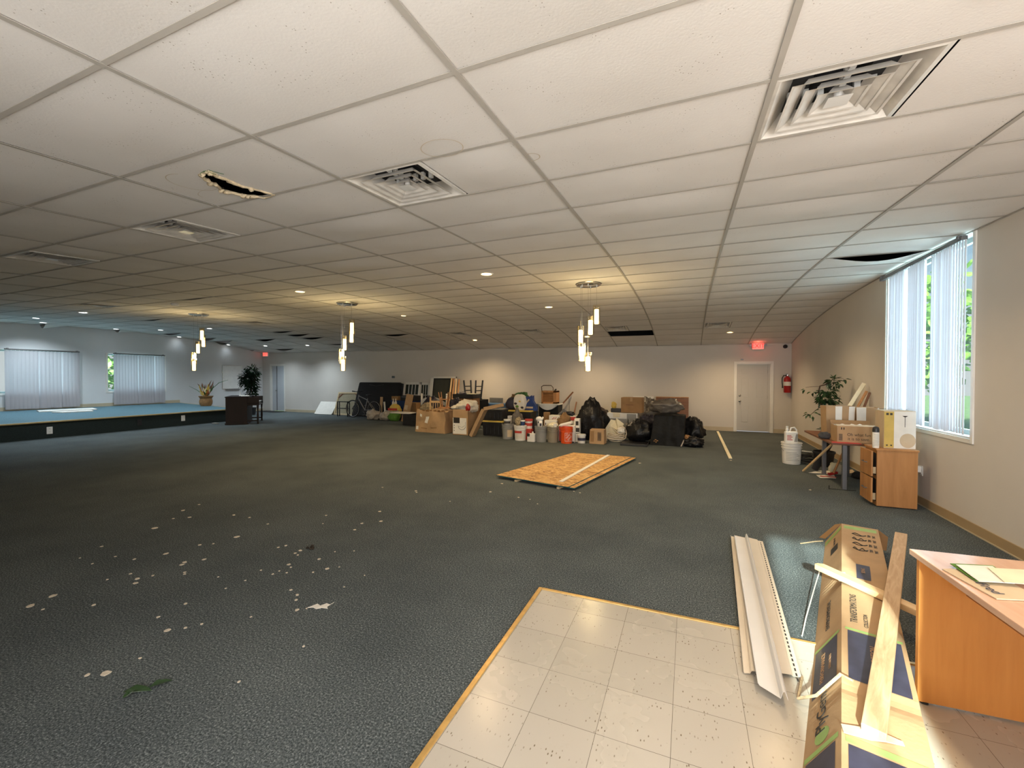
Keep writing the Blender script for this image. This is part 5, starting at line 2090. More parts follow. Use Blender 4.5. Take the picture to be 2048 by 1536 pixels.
# plastic bags, posts
q = pb(736, 763, 819, 839)
b = MB()
b.blob((0, 0, 0), ((q[1] - q[0]) / 2 - .05, .20, .19), 1, .30, 1.8, True, fold=.25)
tag(b.build('plastic_bag', 'whitebag', smooth=True), 'pinkish white lumpy plastic bag under the bicycle rear wheel', 'bag', 'thin white plastic bags', ((q[0] + q[1]) / 2 - .04, q[2] - .05, 0))
q = pb(760, 785, 823, 840)
b = MB()
b.blob((0, 0, 0), ((q[1] - q[0]) / 2 - .05, .20, .16), 5, .35, 1.8, True, fold=.25)
tag(b.build('plastic_bag', 'whitebag', smooth=True), 'thin white plastic bag slumped left of the green shopping bag', 'bag', 'thin white plastic bags', ((q[0] + q[1]) / 2 + .0, q[2] - .02, 0))
leanstrip('wooden_post', 'brown wooden post standing behind the two thin white bags', at(761, 838, 12.95) + Vector((0, 0, -.03)), (at(759, 796, 12.95).x - .02, 13.10, .80), .10, .05, 'plank', 'post')
t = thing('white_rack', 'white painted rack leg with one rung right of the brown post', 'rack', at(777, 826, 12.6) * 1.0)
t.location.z = 0
t.location.x -= .10
b = MB()
b.box(-.045, .0, -.03, .03, 0, .66, X=rotm('Y', -.10))
b.build('leg', 'white', t, bevel=.003)
b = MB()
b.box(-.03, .36, -.015, .015, .30, .335)
b.build('rung', 'white', t)
q = pb(784, 803, 826, 841)
t = thing('shopping_bag', 'green shopping bag with a white rim right of the thin white bags', 'bag', ((q[0] + q[1]) / 2, q[2] - .14, 0), 0, 'green and yellow shopping bags')
b = MB()
b.blob((0, 0, 0), (.21, .15, .165), 3, .18, 1.5, True, fold=.15, sq=.8)
b.build('bag_body', 'lime', t, smooth=True)
b = MB()
b.tube([(.17 * math.cos(a), .11 * math.sin(a) - .02, .345 + .012 * math.sin(2 * a)) for a in [2 * PI * i / 20 for i in range(20)]], .018, 6, closed=True)
b.build('bag_rim', 'whitebag', t, smooth=True)
q = pb(784, 803, 808, 828, 12.75)
t = thing('shopping_bag', 'yellow shopping bag with bottle necks behind the green bag', 'bag', ((q[0] + q[1]) / 2 + .06, 12.58, 0), 0, 'green and yellow shopping bags')
b = MB()
b.blob((0, 0, 0), (.24, .14, .30), 6, .12, 1.5, True, fold=.15, sq=.8)
b.build('bag_body', 'yellow', t, smooth=True)
b = MB()
b.box(-.2, .2, -.155, -.145, .36, .44)
b.build('red_print', 'redp', t)
for x in (-.08, .03):
    b = MB()
    b.lathe([(.001, .40), (.045, .40), (.045, .64), (.016, .70), (.016, .78), (.001, .78)], 14, c=(x, 0))
    b.build('bottle_neck', 'paper', t, smooth=True)

# blue tub row, cartons and board leaning before it
q = pb(784, 842, 800, 826, 13.05)
t, w, d2 = carton('storage_tub', 'long blue storage tub behind the yellow bag and leaning cardboard', 'tub', q[0] + .16, q[1] - .1, 12.80, 0, .70, .38, 'blue', bevel=.02)
b = MB()
b.box(-w - .02, w + .02, -d2 - .02, d2 + .02, .66, .70)
b.build('tub_rim', 'blue', t, bevel=.01)
q = pb(785, 801, 792, 800, 13.1)
carton('small_carton', 'small brown carton on the left end of the blue tub', 'box', q[0] + .16, q[1] + .1, 12.84, .70, .15, .25, 'card2', -.1)
q = pb(812, 842, 785, 797, 13.1)
t, w, d2 = carton('printer', 'flat black printer on the right end of the blue tub', 'printer', q[0], q[1], 12.76, .70, .19, .34, 'black', 0, None, .02)
fpanel(t, 'control_strip', 'steel', -w + .06, -w + .36, d2, .13, .15)
q = pb(818, 829, 800, 824, 12.7)
carton('brown_carton', 'tall brown carton standing in front of the blue tub', 'box', q[0] + .12, q[1] + .24, 12.46, 0, .66, .26, 'card2', 0)
a = at(803, 840, 12.0)
t = thing('leaning_cardboard', 'narrow folded cardboard slab leaning in front of the blue tub', 'cardboard', (a.x - .02, fl(803, 841).y - .35, 0.004))
t.rotation_euler = (-.16, .14, .1)
b = MB()
b.box(-.13, .13, 0, .05, 0, .98)
b.build('slab', 'card', t, bevel=.006)
b = MB()
b.box(-.10, .02, -.003, 0, .42, .58)
b.build('label_patch', 'cardl', t)
q = pb(812, 842, 828, 846, 11.4)
carton('black_crate', 'low black crate between the leaning cardboard and the crushed carton', 'crate', q[0] - .05, q[1] - .06, 11.3, 0, .36, .5, 'black', 0, None, .02, True)
q = pb(812, 845, 820, 833, 12.2)
b = MB()
b.prism([(-.4, -.2), (.4, -.25), (.38, .2), (-.35, .22)], 0, .03)
tag(b.build('white_board', 'white', bevel=.004), 'white board lying flat on the black crate', 'board', loc=((q[0] + q[1]) / 2 + .0, 11.62, .362))

# leaning window sashes and framed screen
def sash(label, x0, x1, y, h, lean, cols, rows, group):
    t = thing('window_sash', label, 'window sash', ((x0 + x1) / 2, y, .004), 0, group)
    t.rotation_euler = (-lean, 0, 0)
    w = (x1 - x0) / 2
    b = MB()
    f = .09
    for e in ((-w, w, -.03, .03, 0, f), (-w, w, -.03, .03, h - f, h), (-w, -w + f, -.03, .03, 0, h), (w - f, w, -.03, .03, 0, h)):
        b.box(*e)
    b.build('sash_frame', 'white', t, bevel=.004)
    b = MB()
    for i in range(1, cols):
        x = -w + f + (2 * w - 2 * f) * i / cols
        b.box(x - .010, x + .010, -.018, -.005, f, h - f)
    for i in range(1, rows):
        z = f + (h - 2 * f) * i / rows
        b.box(-w + f, w - f, -.018, -.005, z - .010, z + .010)
    b.build('muntins', 'white', t)
    b = MB()
    b.box(-w + f, w - f, -.004, .004, f, h - f)
    b.build('glass', 'pane_dark', t)
    return t


q = pb(802, 836, 768, 826, 13.4)
sash('white window sash with a grid of small panes leaning left of the big screen', q[0], q[1], 13.40, 1.38, .16, 4, 3, 'window sashes leaning on the wall')
q = pb(832, 858, 768, 826, 13.58)
sash('second window sash half hidden between the gridded one and the big screen', q[0], q[1], 13.55, 1.36, .10, 4, 3, 'window sashes leaning on the wall')
q = pb(857, 905, 758, 815, 13.3)
t = thing('insect_screen', 'large white framed dark insect screen leaning on the far wall', 'screen', ((q[0] + q[1]) / 2 - .02, 13.28, .004))
t.rotation_euler = (-.18, 0, 0)
w, h = (q[1] - q[0]) / 2 + .04, 1.60
b = MB()
for e in ((-w, w, -.03, .03, 0, .08), (-w, w, -.03, .03, h - .06, h), (-w, -w + .14, -.03, .03, 0, h), (w - .05, w, -.03, .03, 0, h)):
    b.box(*e)
b.build('screen_frame', 'white', t, bevel=.004)
b = MB()
for e in ((-w + .14, w - .05, -.02, .0, h - .10, h - .06), (-w + .14, -w + .18, -.02, 0, .08, h - .06), (w - .09, w - .05, -.02, 0, .08, h - .06)):
    b.box(*e)
b.build('inner_frame', 'black', t)
b = MB()
b.box(-w + .15, w - .06, .0, .006, .08, h - .08)
b.build('screen_mesh', 'mesh', t)
for j, (xa, xb, lab) in enumerate(((893, 903, 'brown trim board leaning nearest the big screen'), (899, 907, 'brown trim board leaning second from the big screen'), (904, 911, 'brown trim board leaning third from the big screen'), (909, 916, 'rounded brown trim board leaning farthest right, by the black tray'))):
    leanstrip('trim_board', lab, (at(xa, 815, 12.7).x, 12.72 + .03 * j, .04), (at(xb, 757, 13.5).x, 13.52 + .02 * j, 1.53 - .015 * j), .055, .03, 'oak' if j % 2 else 'pine', 'board', 'trim boards leaning by the big screen', .5)

# white headboard, patterned bags
q = pb(840, 890, 781, 815, 12.2)
t = thing('headboard', 'white arched wooden headboard with a post standing behind the crushed carton', 'headboard', ((q[0] + q[1]) / 2, 12.30, 0))
w = (q[1] - q[0]) / 2
b = MB()
n = 16
po = [(-w + 2 * w * i / n, .70 + .19 * math.sin(PI * (.18 + .82 * i / n)) ** 1.2) for i in range(n + 1)]
lo = [(x, z - .13) for x, z in po][::-1]
b.add([(x, -.015, z) for x, z in po + lo] + [(x, .015, z) for x, z in po + lo],
      [tuple(range(2 * n + 2)), tuple(range(4 * n + 3, 2 * n + 1, -1))] + [(i, (i + 1) % (2 * n + 2), 2 * n + 2 + (i + 1) % (2 * n + 2), 2 * n + 2 + i) for i in range(2 * n + 2)])
b.build('arched_rail', 'white', t)
for x in (-w, w):
    b = MB()
    b.lathe([(.001, 0), (.03, 0), (.03, .92), (.022, .94), (.034, .97), (.02, 1.0), (.001, 1.005)], 14, c=(x, 0))
    b.build('post', 'white', t, smooth=True)
b = MB()
b.box(-w, w, -.015, .015, .18, .28)
b.build('lower_rail', 'white', t)
q = pb(843, 873, 785, 800, 11.95)
b = MB()
b.blob((0, 0, 0), ((q[1] - q[0]) / 2, .2, .46), 11, .25, 1.8, True, fold=.25)
tag(b.build('dark_clothes', 'purple', smooth=True), 'heap of dark clothes in front of the white headboard', 'clothes', loc=((q[0] + q[1]) / 2, 12.04, 0))
q = pb(842, 868, 795, 822, 11.5)
b = MB()
b.blob((0, 0, 0), ((q[1] - q[0]) / 2 * 1.05, .17, .36), 13, .22, 1.6, True, fold=.18, sq=.8)
tag(b.build('patterned_bag', 'khaki', smooth=True), 'beige and black patterned cloth bag behind the crushed carton', 'bag', loc=((q[0] + q[1]) / 2, 11.42, 0))

# crushed carton with upturned wooden stool frame on it
q = pb(824, 897, 820, 866)
t = thing('crushed_carton', 'large battered brown carton at the left front of the pile', 'box', ((q[0] + q[1]) / 2 - .0, q[2] + .46, 0), math.radians(-6))
w, d2, h = (q[1] - q[0]) / 2 - .07, .42, .60
b = MB()


def crush(a, c, ax):
    k = .035 + .05 * c
    if ax == 0:
        p = Vector((-w + 2 * w * a, -d2, h * c))
    elif ax == 1:
        p = Vector((w, -d2 + 2 * d2 * a, h * c))
    elif ax == 2:
        p = Vector((w - 2 * w * a, d2, h * c))
    elif ax == 3:
        p = Vector((-w, d2 - 2 * d2 * a, h * c))
    else:
        p = Vector((-w + 2 * w * a, -d2 + 2 * d2 * c, h))
        k = .07
    nv = Vector((noise.noise(p * 2.6 + Vector((1, 0, 0))), noise.noise(p * 2.6 + Vector((0, 7, 0))), noise.noise(p * 3.3 + Vector((0, 0, 3))) * (1 if p.z > .1 else 0)))
    p = p + nv * k
    p.x += -.04 * (p.z / h) * (1 if p.x > 0 else -2.2)
    p.z = max(p.z, .002)
    return p


for ax in range(5):
    b.grid(lambda a, c: crush(a, c, ax), 16, 12)
b.quad((-w, -d2, .003), (-w, d2, .003), (w, d2, .003), (w, -d2, .003))
b.build('box_body', 'card', t, smooth=False)
for x0, x1, z0, z1, m, nm in ((-.20, -.09, .27, .49, 'paper', 'shipping_label'), (-w + .03, -w + .13, .07, .16, 'paper', 'shipping_label'), (-.40, -.33, .47, .53, 'paper', 'shipping_label'), (-.30, -.10, .10, .125, 'card2', 'printed_mark'), (.08, .30, .13, .16, 'card2', 'printed_mark')):
    b = MB()
    b.grid(lambda u, v: crush((x0 + (x1 - x0) * u + w) / (2 * w), (z0 + (z1 - z0) * v) / h, 0) + Vector((0, -.004, 0)), 4, 4)
    b.build(nm, m, t)
b = MB()
for j in range(6):
    x = -.3 + j * .14
    b.add([(x, -d2 + .03, h - .02), (x + .12, -d2 + .05, h - .01), (x + .10, -d2 - .01 + .03 * (j % 2), h + .05), (x + .02, -d2 + .0, h + .035)], [(0, 1, 2, 3)])
b.build('torn_flap', 'card2', t)
q = pb(868, 912, 789, 818, 10.75)
t = thing('wooden_stool', 'upturned reddish wooden stool on top of the crushed carton', 'stool', (at(890, 812, 10.62).x, 10.60, .655), .3)
b = MB()
b.lathe([(.001, 0), (.17, 0), (.175, .015), (.17, .035), (.001, .035)], 24)
b.build('seat', 'oak', t, smooth=True, ang=.5)
for k in range(4):
    a = PI / 4 + k * PI / 2
    b = MB()
    b.cyl((.11 * math.cos(a), .11 * math.sin(a), .03), (.20 * math.cos(a), .20 * math.sin(a), .47), .018, .014, 10)
    b.build('leg', 'oak', t, smooth=True)
b = MB()
for k in range(4):
    a0, a1 = PI / 4 + k * PI / 2, PI / 4 + (k + 1) * PI / 2
    z = .26 + .05 * (k % 2)
    r = .11 + .09 * (z - .03) / .44
    b.cyl((r * math.cos(a0), r * math.sin(a0), z), (r * math.cos(a1), r * math.sin(a1), z), .010, n=8)
b.build('stretcher', 'oak', t, smooth=True)
t = thing('chair_frame', 'pale wooden chair back with spindles left of the upturned stool', 'chair', (at(872, 817, 11.0).x, 10.97, 0), .1)
for x in (-.17, .17):
    b = MB()
    b.box(x - .02, x + .02, -.02, .02, 0, .95)
    b.build('back_post', 'pine', t, bevel=.004)
b = MB()
b.box(-.18, .18, -.012, .012, .78, .84)
b.box(-.17, .17, -.012, .012, .42, .46)
b.build('rail', 'pine', t)
for x in (-.08, 0, .08):
    b = MB()
    b.cyl((x, 0, .45), (x, 0, .79), .010, n=8)
    b.build('spindle', 'pine', t, smooth=True)

# brown cabinet with black tray and upturned black stool
q = pb(908, 945, 790, 820, 11.5)
t, w, d2 = carton('wooden_crate', 'open brown wooden cabinet under the black tray, behind the heap of white cloth', 'cabinet', q[0], q[1] + .02, 11.5, 0, .90, .45, 'oak', 0, None, .004)
fpanel(t, 'opening_shade', 'matte_black', -w + .06, .12, d2, .62, .84)  # flat black panel imitates the shaded inside of the cabinet
q = pb(906, 946, 776, 788, 11.45)
t, w, d2 = carton('black_tray', 'wide black tray heaped with odds and ends on top of the brown cabinet', 'tray', q[0], q[1], 11.42, .905, .13, .55, 'black', 0, None, .012, True, part='tray_body')
b = MB()
b.blob((-.18, 0, .01), (.16, .2, .09), 2, .4, 2, True, 20, 12, fold=.25)
tag(b.build('folded_cloth', 'purple', smooth=True), 'dark bundle of cloth in the black tray', 'cloth', loc=t.location)
leanstrip('white_strip', 'short white strip sticking up out of the black tray', t.location + Vector((-.25, -.15, .03)), t.location + Vector((-.17, -.12, .27)), .03, .015, 'paper', 'strip')
b = MB()
b.prism([(-.16, -.1), (.17, -.12), (.2, .05), (-.1, .1)], 0, .02)
tag(b.build('cream_folder', 'cream'), 'cream folder lying on the rim of the black tray', 'folder', loc=t.location + Vector((.28, -.12, .133)))
q = pb(930, 965, 761, 800, 12.5)
t, w, d2 = carton('storage_chest', 'black trunk carrying the upturned black stool by the wall', 'trunk', q[0] - .05, q[1] + .05, 12.25, 0, .82, .60, 'matte_black', 0, None, .01)
SXc = at(946.5, 790, 12.5).x
t = thing('bar_stool', 'black wooden stool turned upside down on the black trunk', 'stool', (SXc, 12.5, .82), -.25)
b = MB()
b.box(-.25, .25, -.17, .17, 0, .04)
b.build('seat', 'black', t, bevel=.01)
for x, y in ((-1, -1), (1, -1), (1, 1), (-1, 1)):
    b = MB()
    b.cyl((x * .21, y * .14, .03), (x * .27, y * .17, .64), .030, .028, 8)
    b.build('leg', 'black', t)
b = MB()
for z in (.30, .44):
    k = .14 + .03 * z / .64
    kx = .21 + .06 * z / .64
    for s in (-1, 1):
        b.cyl((s * kx, -k, z), (s * kx, k, z), .016, n=8)
b.build('stretcher', 'black', t)
b = MB()
b.box(-.20, .20, 0, .01, 0, .14, X=rotm('X', -.5))
tag(b.build('cardboard_scrap', 'cardl'), 'torn cardboard scrap tucked in front of the upturned black stool', 'cardboard', loc=(SXc + .05, 12.18, .825))
q = pb(955, 970, 798, 812, 12.9)
b = MB()
b.box(-.26, .26, -.015, .015, 0, .84)
o = tag(b.build('framed_picture', 'steel', bevel=.01), 'small dark framed panel standing behind the blue mat, right of the stool', 'panel', loc=((q[0] + q[1]) / 2 + .25, 13.48, .004))
o.rotation_euler = (-.12, 0, 0)

# printed carton with clothes
q = pb(906, 937, 820, 870)
t, w, d2 = carton('printed_carton', 'tall brown carton with a white printed label panel, full of white cloth', 'box', q[0], q[1], q[2] - .02, 0, .69, .50, 'card', 0, None, .004, True)
fpanel(t, 'white_panel', 'paper', -w + .01, w - .05, d2, .03, .46)
fpanel(t, 'black_panel', 'ink', -w + .03, -w + .22, d2, .32, .47, .003)
b = MB()
cx, cz = .05, .24
b.tube([(cx + .11 * math.cos(a), -d2 - .003, cz + .09 * math.sin(a)) for a in [PI + PI * i / 14 for i in range(15)]], .006, 5)
b.tube([(cx - .11, -d2 - .003, cz), (cx + .0, -d2 - .003, cz - .03), (cx + .11, -d2 - .003, cz + .03), (cx + .10, -d2 - .003, cz + .12)], .004, 5)
for z in (.10, .17, .24):
    b.box(-w + .04, -w + .065, -d2 - .003, -d2 - .0015, z, z + .035)
b.build('printed_picture', 'greypail', t)
cxx, cyy = t.location.x, t.location.y
b = MB()
b.blob((.08, 0, 0), (.33, .24, .17), 21, .3, 2.2, True, fold=.3)
tag(b.build('white_laundry', 'cloth', smooth=True), 'heap of crumpled white cloth spilling out of the printed carton', 'cloth', loc=(cxx, cyy, .60))
b = MB()
b.blob((0, 0, 0), (.07, .05, .09), 4, .3, 2, True, 18, 12, fold=.2)
tag(b.build('red_cloth', 'red', smooth=True), 'small red cloth in front of the white cloth heap', 'cloth', loc=(cxx + .22, cyy - .22, .66))
b = MB()
b.blob((0, 0, 0), (.09, .05, .045), 5, .3, 2, True, 18, 12, fold=.2)
tag(b.build('white_rag', 'cloth', smooth=True), 'small white rag on the left rim of the printed carton', 'cloth', loc=(cxx - .24, cyy - .18, .69))
b = MB()
b.blob((0, 0, 0), (.24, .17, .44), 31, .25, 2, True, fold=.25)
tag(b.build('dark_bundle', 'purple', smooth=True), 'dark bundle of clothes between the crushed and the printed carton', 'clothes', loc=(at(913, 815, 11.15).x, 11.12, 0))

# bent cardboard slab leaning over the totes
P0, P1, P2_ = at(943, 866, 9.72), at(968, 821, 9.72), at(1001, 814, 9.72)
P0.z = .004
t = thing('bent_cardboard', 'long flat brown carton bent over the black totes', 'cardboard', (0, 0, 0))
b = MB()
W_ = Vector((.16, -.02, .0))
th = Vector((0.07, .02, .05))
for A, B in ((P0, P1), (P1, P2_)):
    up = (B - A).normalized().cross(Vector((0, 1, 0))).normalized() * .085
    if up.z < 0:
        up = -up
    yv = Vector((0, .22, 0))
    b.add([A, B, B + yv, A + yv, A + up, B + up, B + yv + up, A + yv + up], [(0, 3, 2, 1), (4, 5, 6, 7), (0, 1, 5, 4), (1, 2, 6, 5), (2, 3, 7, 6), (3, 0, 4, 7)])
b.build('carton_slab', 'card', t)

# totes with yellow lids
def tote(label, x0, x1, y, z0, h, d, lid='yellow', group='black totes'):
    t = thing('storage_tote', label, 'tote', ((x0 + x1) / 2, y + d / 2, z0), 0, group)
    w = (x1 - x0) / 2
    b = MB()
    k = .93
    b.add([(-w * k, -d / 2 * k, 0), (w * k, -d / 2 * k, 0), (w * k, d / 2 * k, 0), (-w * k, d / 2 * k, 0), (-w, -d / 2, h - .04), (w, -d / 2, h - .04), (w, d / 2, h - .04), (-w, d / 2, h - .04)],
          [(0, 3, 2, 1), (4, 5, 6, 7), (0, 1, 5, 4), (1, 2, 6, 5), (2, 3, 7, 6), (3, 0, 4, 7)])
    for s in (-.6, -.2, .2, .6):
        b.box(s * w - .012, s * w + .012, -d / 2 * k - .012, -d / 2 * k, .05, h * .75)
    b.build('tote_body', 'black', t, bevel=.01)
    b = MB()
    b.box(-w - .012, w + .012, -d / 2 - .012, d / 2 + .012, h - .04, h)
    b.build('tote_lid', lid, t, bevel=.012)
    for s in (-1, 1):
        b = MB()
        b.box(s * (w - .01) - .02, s * (w - .01) + .02, -.06, .06, h - .075, h - .035)
        b.build('latch', 'black', t)
    return t


q = pb(964, 1004, 842, 872)
tote('lower black tote with a yellow lid beside the bent cardboard', q[0], q[1], q[2] + .02, 0, .40, .44)
tote('black lidded tote stacked on the lower yellow lidded tote', q[0] - .03, q[1] - .02, q[2] + .06, .402, .30, .40, 'black')
q = pb(1009, 1066, 818, 850, 11.3)
tote('wide black tote stack with a yellow lid holding bags, behind the pails', q[0], q[1], 11.1, 0, .62, .50)
tl = Vector(((q[0] + q[1]) / 2, 11.35, .622))
b = MB()
b.box(-.11, .11, -.07, .07, 0, .045)
b.build
o = tag(b.build('clamp_box', 'greypail', bevel=.008), 'small grey case at the left edge of the wide yellow tote lid', 'case', loc=tl + Vector((-.44, -.18, 0)))
def blobthing(name, label, cat, mat, loc, r, seed, amp=.25, freq=1.7, fold=.2, sq=1.0, group=None):
    b = MB()
    b.blob((0, 0, 0), r, seed, amp, freq, True, fold=fold, sq=sq)
    return tag(b.build(name, mat, smooth=True), label, cat, group, loc=loc)


blobthing('dark_bag', 'dark blue cloth bag at the left on the wide yellow tote lid', 'bag', 'purple', tl + Vector((-.24, .02, 0)), (.17, .14, .17), 3, .12, 1.5, .1, .8)
t = thing('printed_bag', 'white bag with pink and green print in the middle of the yellow tote lid', 'bag', tl + Vector((.06, -.06, 0)))
b = MB()
b.blob((0, 0, 0), (.19, .13, .22), 8, .15, 1.5, True, fold=.12, sq=.75)
b.build('bag_body', 'paper', t, smooth=True)
for x, z, r, m in ((-.10, .20, .045, 'purple'), (-.05, .12, .05, 'lime'), (.10, .09, .045, 'purple'), (.03, .26, .035, 'yellow')):
    b = MB()
    b.blob((x, -.125, z - r), (r, .014, r * .7), 3, .3, 3, False, 14, 8)
    b.build('printed_flower', m, t, smooth=True)
blobthing('green_cloth', 'dark green and black jacket heaped on top of the printed bag', 'clothes', 'greenf', tl + Vector((.02, .10, .26)), (.22, .14, .12), 5, .4, 2, .3)
blobthing('brown_cloth', 'brown cloth draped left of the green jacket', 'clothes', 'brownf', tl + Vector((-.14, .12, .30)), (.14, .10, .07), 15, .4, 2, .3)
t = thing('blue_bag', 'bright blue bag with a tan label right of the printed bag', 'bag', tl + Vector((.34, .04, 0)))
b = MB()
pts = [(-.17, 0), (.19, 0), (.16, .12), (.07, .26), (.06, .40), (-.02, .36), (-.10, .37), (-.15, .24)]
b.add([(x, -.09, z) for x, z in pts] + [(x * .9, .09, z * .97) for x, z in pts], [tuple(range(8)), tuple(range(15, 7, -1))] + [(i, (i + 1) % 8, 8 + (i + 1) % 8, 8 + i) for i in range(8)])
b.build('bag_body', 'bluef', t, bevel=.02)
b = MB()
b.box(-.13, .10, -.094, -.088, .05, .10)
b.add([(-.14, -.094, .20), (-.10, -.094, .18), (.0, -.094, .29), (-.03, -.094, .32)], [(0, 1, 2, 3)])
b.build('tan_label', 'cardl', t)
# long blue folded mat by the wall
q = pb(958, 1072, 806, 834, 13.0)
t = thing('folded_mat', 'long blue folded mat by the wall behind the totes', 'mat', ((q[0] + q[1]) / 2, 13.06, 0))
w = (q[1] - q[0]) / 2
b = MB()
for z in (0, .23, .46):
    b.box(-w, w, -.2, .2, z + .003, z + .222)
b.build('mat_layers', 'bluem', t, bevel=.03)

# vanity sink with wooden louvred box
q = pb(1077, 1116, 806, 846, 12.6)
t = thing('vanity_cabinet', 'black vanity cabinet with a white basin behind the pails', 'cabinet', ((q[0] + q[1]) / 2, 12.85, 0))
w = (q[1] - q[0]) / 2
b = MB()
b.box(-w, w, -.24, .24, 0, .70)
b.build('cabinet_body', 'matte_black', t, bevel=.004)
b = MB()
b.box(-w - .02, w + .02, -.26, .26, .70, .73)
n = 18
pts = [(-w + 2 * w * i / n, .715 - .17 * math.sin(PI * i / n) ** .8) for i in range(n + 1)]
b.add([(x, -.30 - .05 * math.sin(PI * i / n), z) for i, (x, z) in enumerate(pts)] + [(x, -.34, .722) for x, z in pts] + [(x, -.24, z) for x, z in pts],
      [(i, i + 1, n + 2 + i, n + 1 + i) for i in range(n)] + [(2 * n + 2 + i, 2 * n + 3 + i, i + 1, i) for i in range(n)])
b.build('basin', 'whitepl', t, smooth=True)
q2 = pb(1084, 1114, 777, 805, 12.75)
t = thing('louvered_box', 'wooden louvered box with a metal handle frame on the white basin', 'box', ((q2[0] + q2[1]) / 2, 12.85, .732))
w = (q2[1] - q2[0]) / 2
h = .40
b = MB()
for e in ((-w, w, .15, .17, 0, h), (-w, -w + .05, -.17, .15, 0, h), (w - .11, w, -.17, .15, 0, h), (-w, w, -.17, .15, 0, .05), (-w, w, -.17, .15, h - .05, h)):
    b.box(*e)
b.build('box_frame', 'oak', t, bevel=.004)
b = MB()
for j in range(9):
    b.box(-w + .05, w - .11, -.015, .015, -.003, .003, X=T(0, -.15, .075 + j * .033) @ rotm('X', .7))
b.box(-w + .05, w - .11, -.10, -.09, .05, h - .05)
b.build('louvers', 'oak', t)
b = MB()
b.tube([(-w + .0, -.1, h - .02), (-w - .02, -.1, h + .13), (-w + .05, -.1, h + .17), (.06, -.1, h + .17), (.12, -.1, h + .10), (.12, -.1, h)], .012, 8)
b.build('handle_frame', 'bark', t, smooth=True)
b = MB()
b.box(-.02, .02, -.012, .012, 0, .09, X=T(w - .10, -.05, h - .01) @ rotm('Y', .7))
b.build('dark_latch', 'black', t)

# poles
leanstrip('brown_pole', 'thin brown pole leaning on the wall right of the vanity cabinet', at(1115, 818, 13.2) - Vector((0, 0, .02)), at(1146, 784, 13.62), .035, .035, 'walnut', 'pole')
b = MB()
A = (at(1115, 818, 13.2) - Vector((0, 0, .02))).lerp(at(1146, 784, 13.62), .74) - Vector((0, .02, .012))
b.tube([A, A + Vector((.02, -.02, -.2)), A + Vector((.03, -.03, -.5)), A + Vector((.0, -.02, -.85)), Vector((A.x + .02, A.y - .05, .006))], .006, 6)
tag(b.build('hanging_cord', 'steel', smooth=True), 'thin grey cord hanging from the leaning brown pole', 'cord')
leanstrip('dark_pole', 'short dark pole leaning left of the tall black bag', (at(1141, 833, 11.6).x, 11.6, .02), at(1153, 804, 12.3), .035, .03, 'walnut', 'pole')
blobthing('black_brush', 'black brush head on the flat white carton behind the orange pail', 'brush', 'black', (at(1140, 833, 10.6).x, 10.55, .575), (.14, .06, .055), 2, .3, 2, .1)
b = MB()
b.tube([(-.2, 0, 0), (-.18, 0, .14), (-.02, 0, .20), (.14, 0, .16), (.16, 0, 0)], .012, 8)
tag(b.build('wire_loop', 'steel', smooth=True), 'grey wire loop standing up behind the flat white carton', 'wire', loc=(at(1130, 830, 11.0).x, 10.95, .0)).scale = (1.3, 1, 3.4)

# flat cartons behind the pails
q = pb(1098, 1152, 828, 850, 10.5)
t, w, d2 = carton('flat_carton', 'flat white and red carton standing behind the brown cloth and orange pail', 'box', q[0], q[1], 10.5, 0, .57, .22, 'paper', 0, None, .004)
fpanel(t, 'red_corner', 'redp', w - .2, w - .01, d2, .46, .55)
text('2', .09, 'ink', t, FRONT(-.1, -d2 - .002, .49))
b = MB()
b.tube([(-.27, -d2 - .002, .47), (-.22, -d2 - .002, .52), (-.19, -d2 - .002, .48), (-.16, -d2 - .002, .53)], .008, 5)
b.build('printed_shape', 'redp', t)
q = pb(1089, 1113, 836, 852, 10.1)
t, w, d2 = carton('white_carton', 'small white carton behind the two grey pails', 'box', q[0], q[1], 10.1, 0, .48, .14, 'paper', 0, None, .004)
fpanel(t, 'printed_lines', 'cardl', -w + .05, w - .05, d2, .30, .36)
fpanel(t, 'printed_mark', 'ink', -w + .02, -w + .04, d2, .36, .42)
q = pb(1087, 1097, 827, 838, 11)
carton('brown_block', 'small brown block carton behind the white carton', 'box', q[0], q[1], 11.0, 0, .60, .15, 'card2', 0)
q = pb(1118, 1150, 850, 884, 9.9)
t, w, d2 = carton('red_white_carton', 'red and white carton standing right behind the orange pail', 'box', q[0], q[1], 9.86, 0, .40, .16, 'paper', 0, None, .004)
fpanel(t, 'red_panel', 'redp', -w + .01, w - .05, d2, .02, .38)
fpanel(t, 'base_stripe', 'ink', -w + .01, w - .01, d2, .0, .02, .003)
q = pb(1149, 1159, 829, 872, 10.0)
t, w, d2 = carton('black_white_carton', 'narrow black and white printed carton between the orange pail and the black bag', 'box', q[0], q[1], 9.98, 0, .56, .14, 'paper', 0, None, .004)
fpanel(t, 'dark_band', 'ink', -w, w, d2, .24, .34)
fpanel(t, 'dark_picture', 'ink', -w + .03, w - .02, d2, .40, .50)
fpanel(t, 'thin_line', 'ink', -w, w, d2, .20, .215)
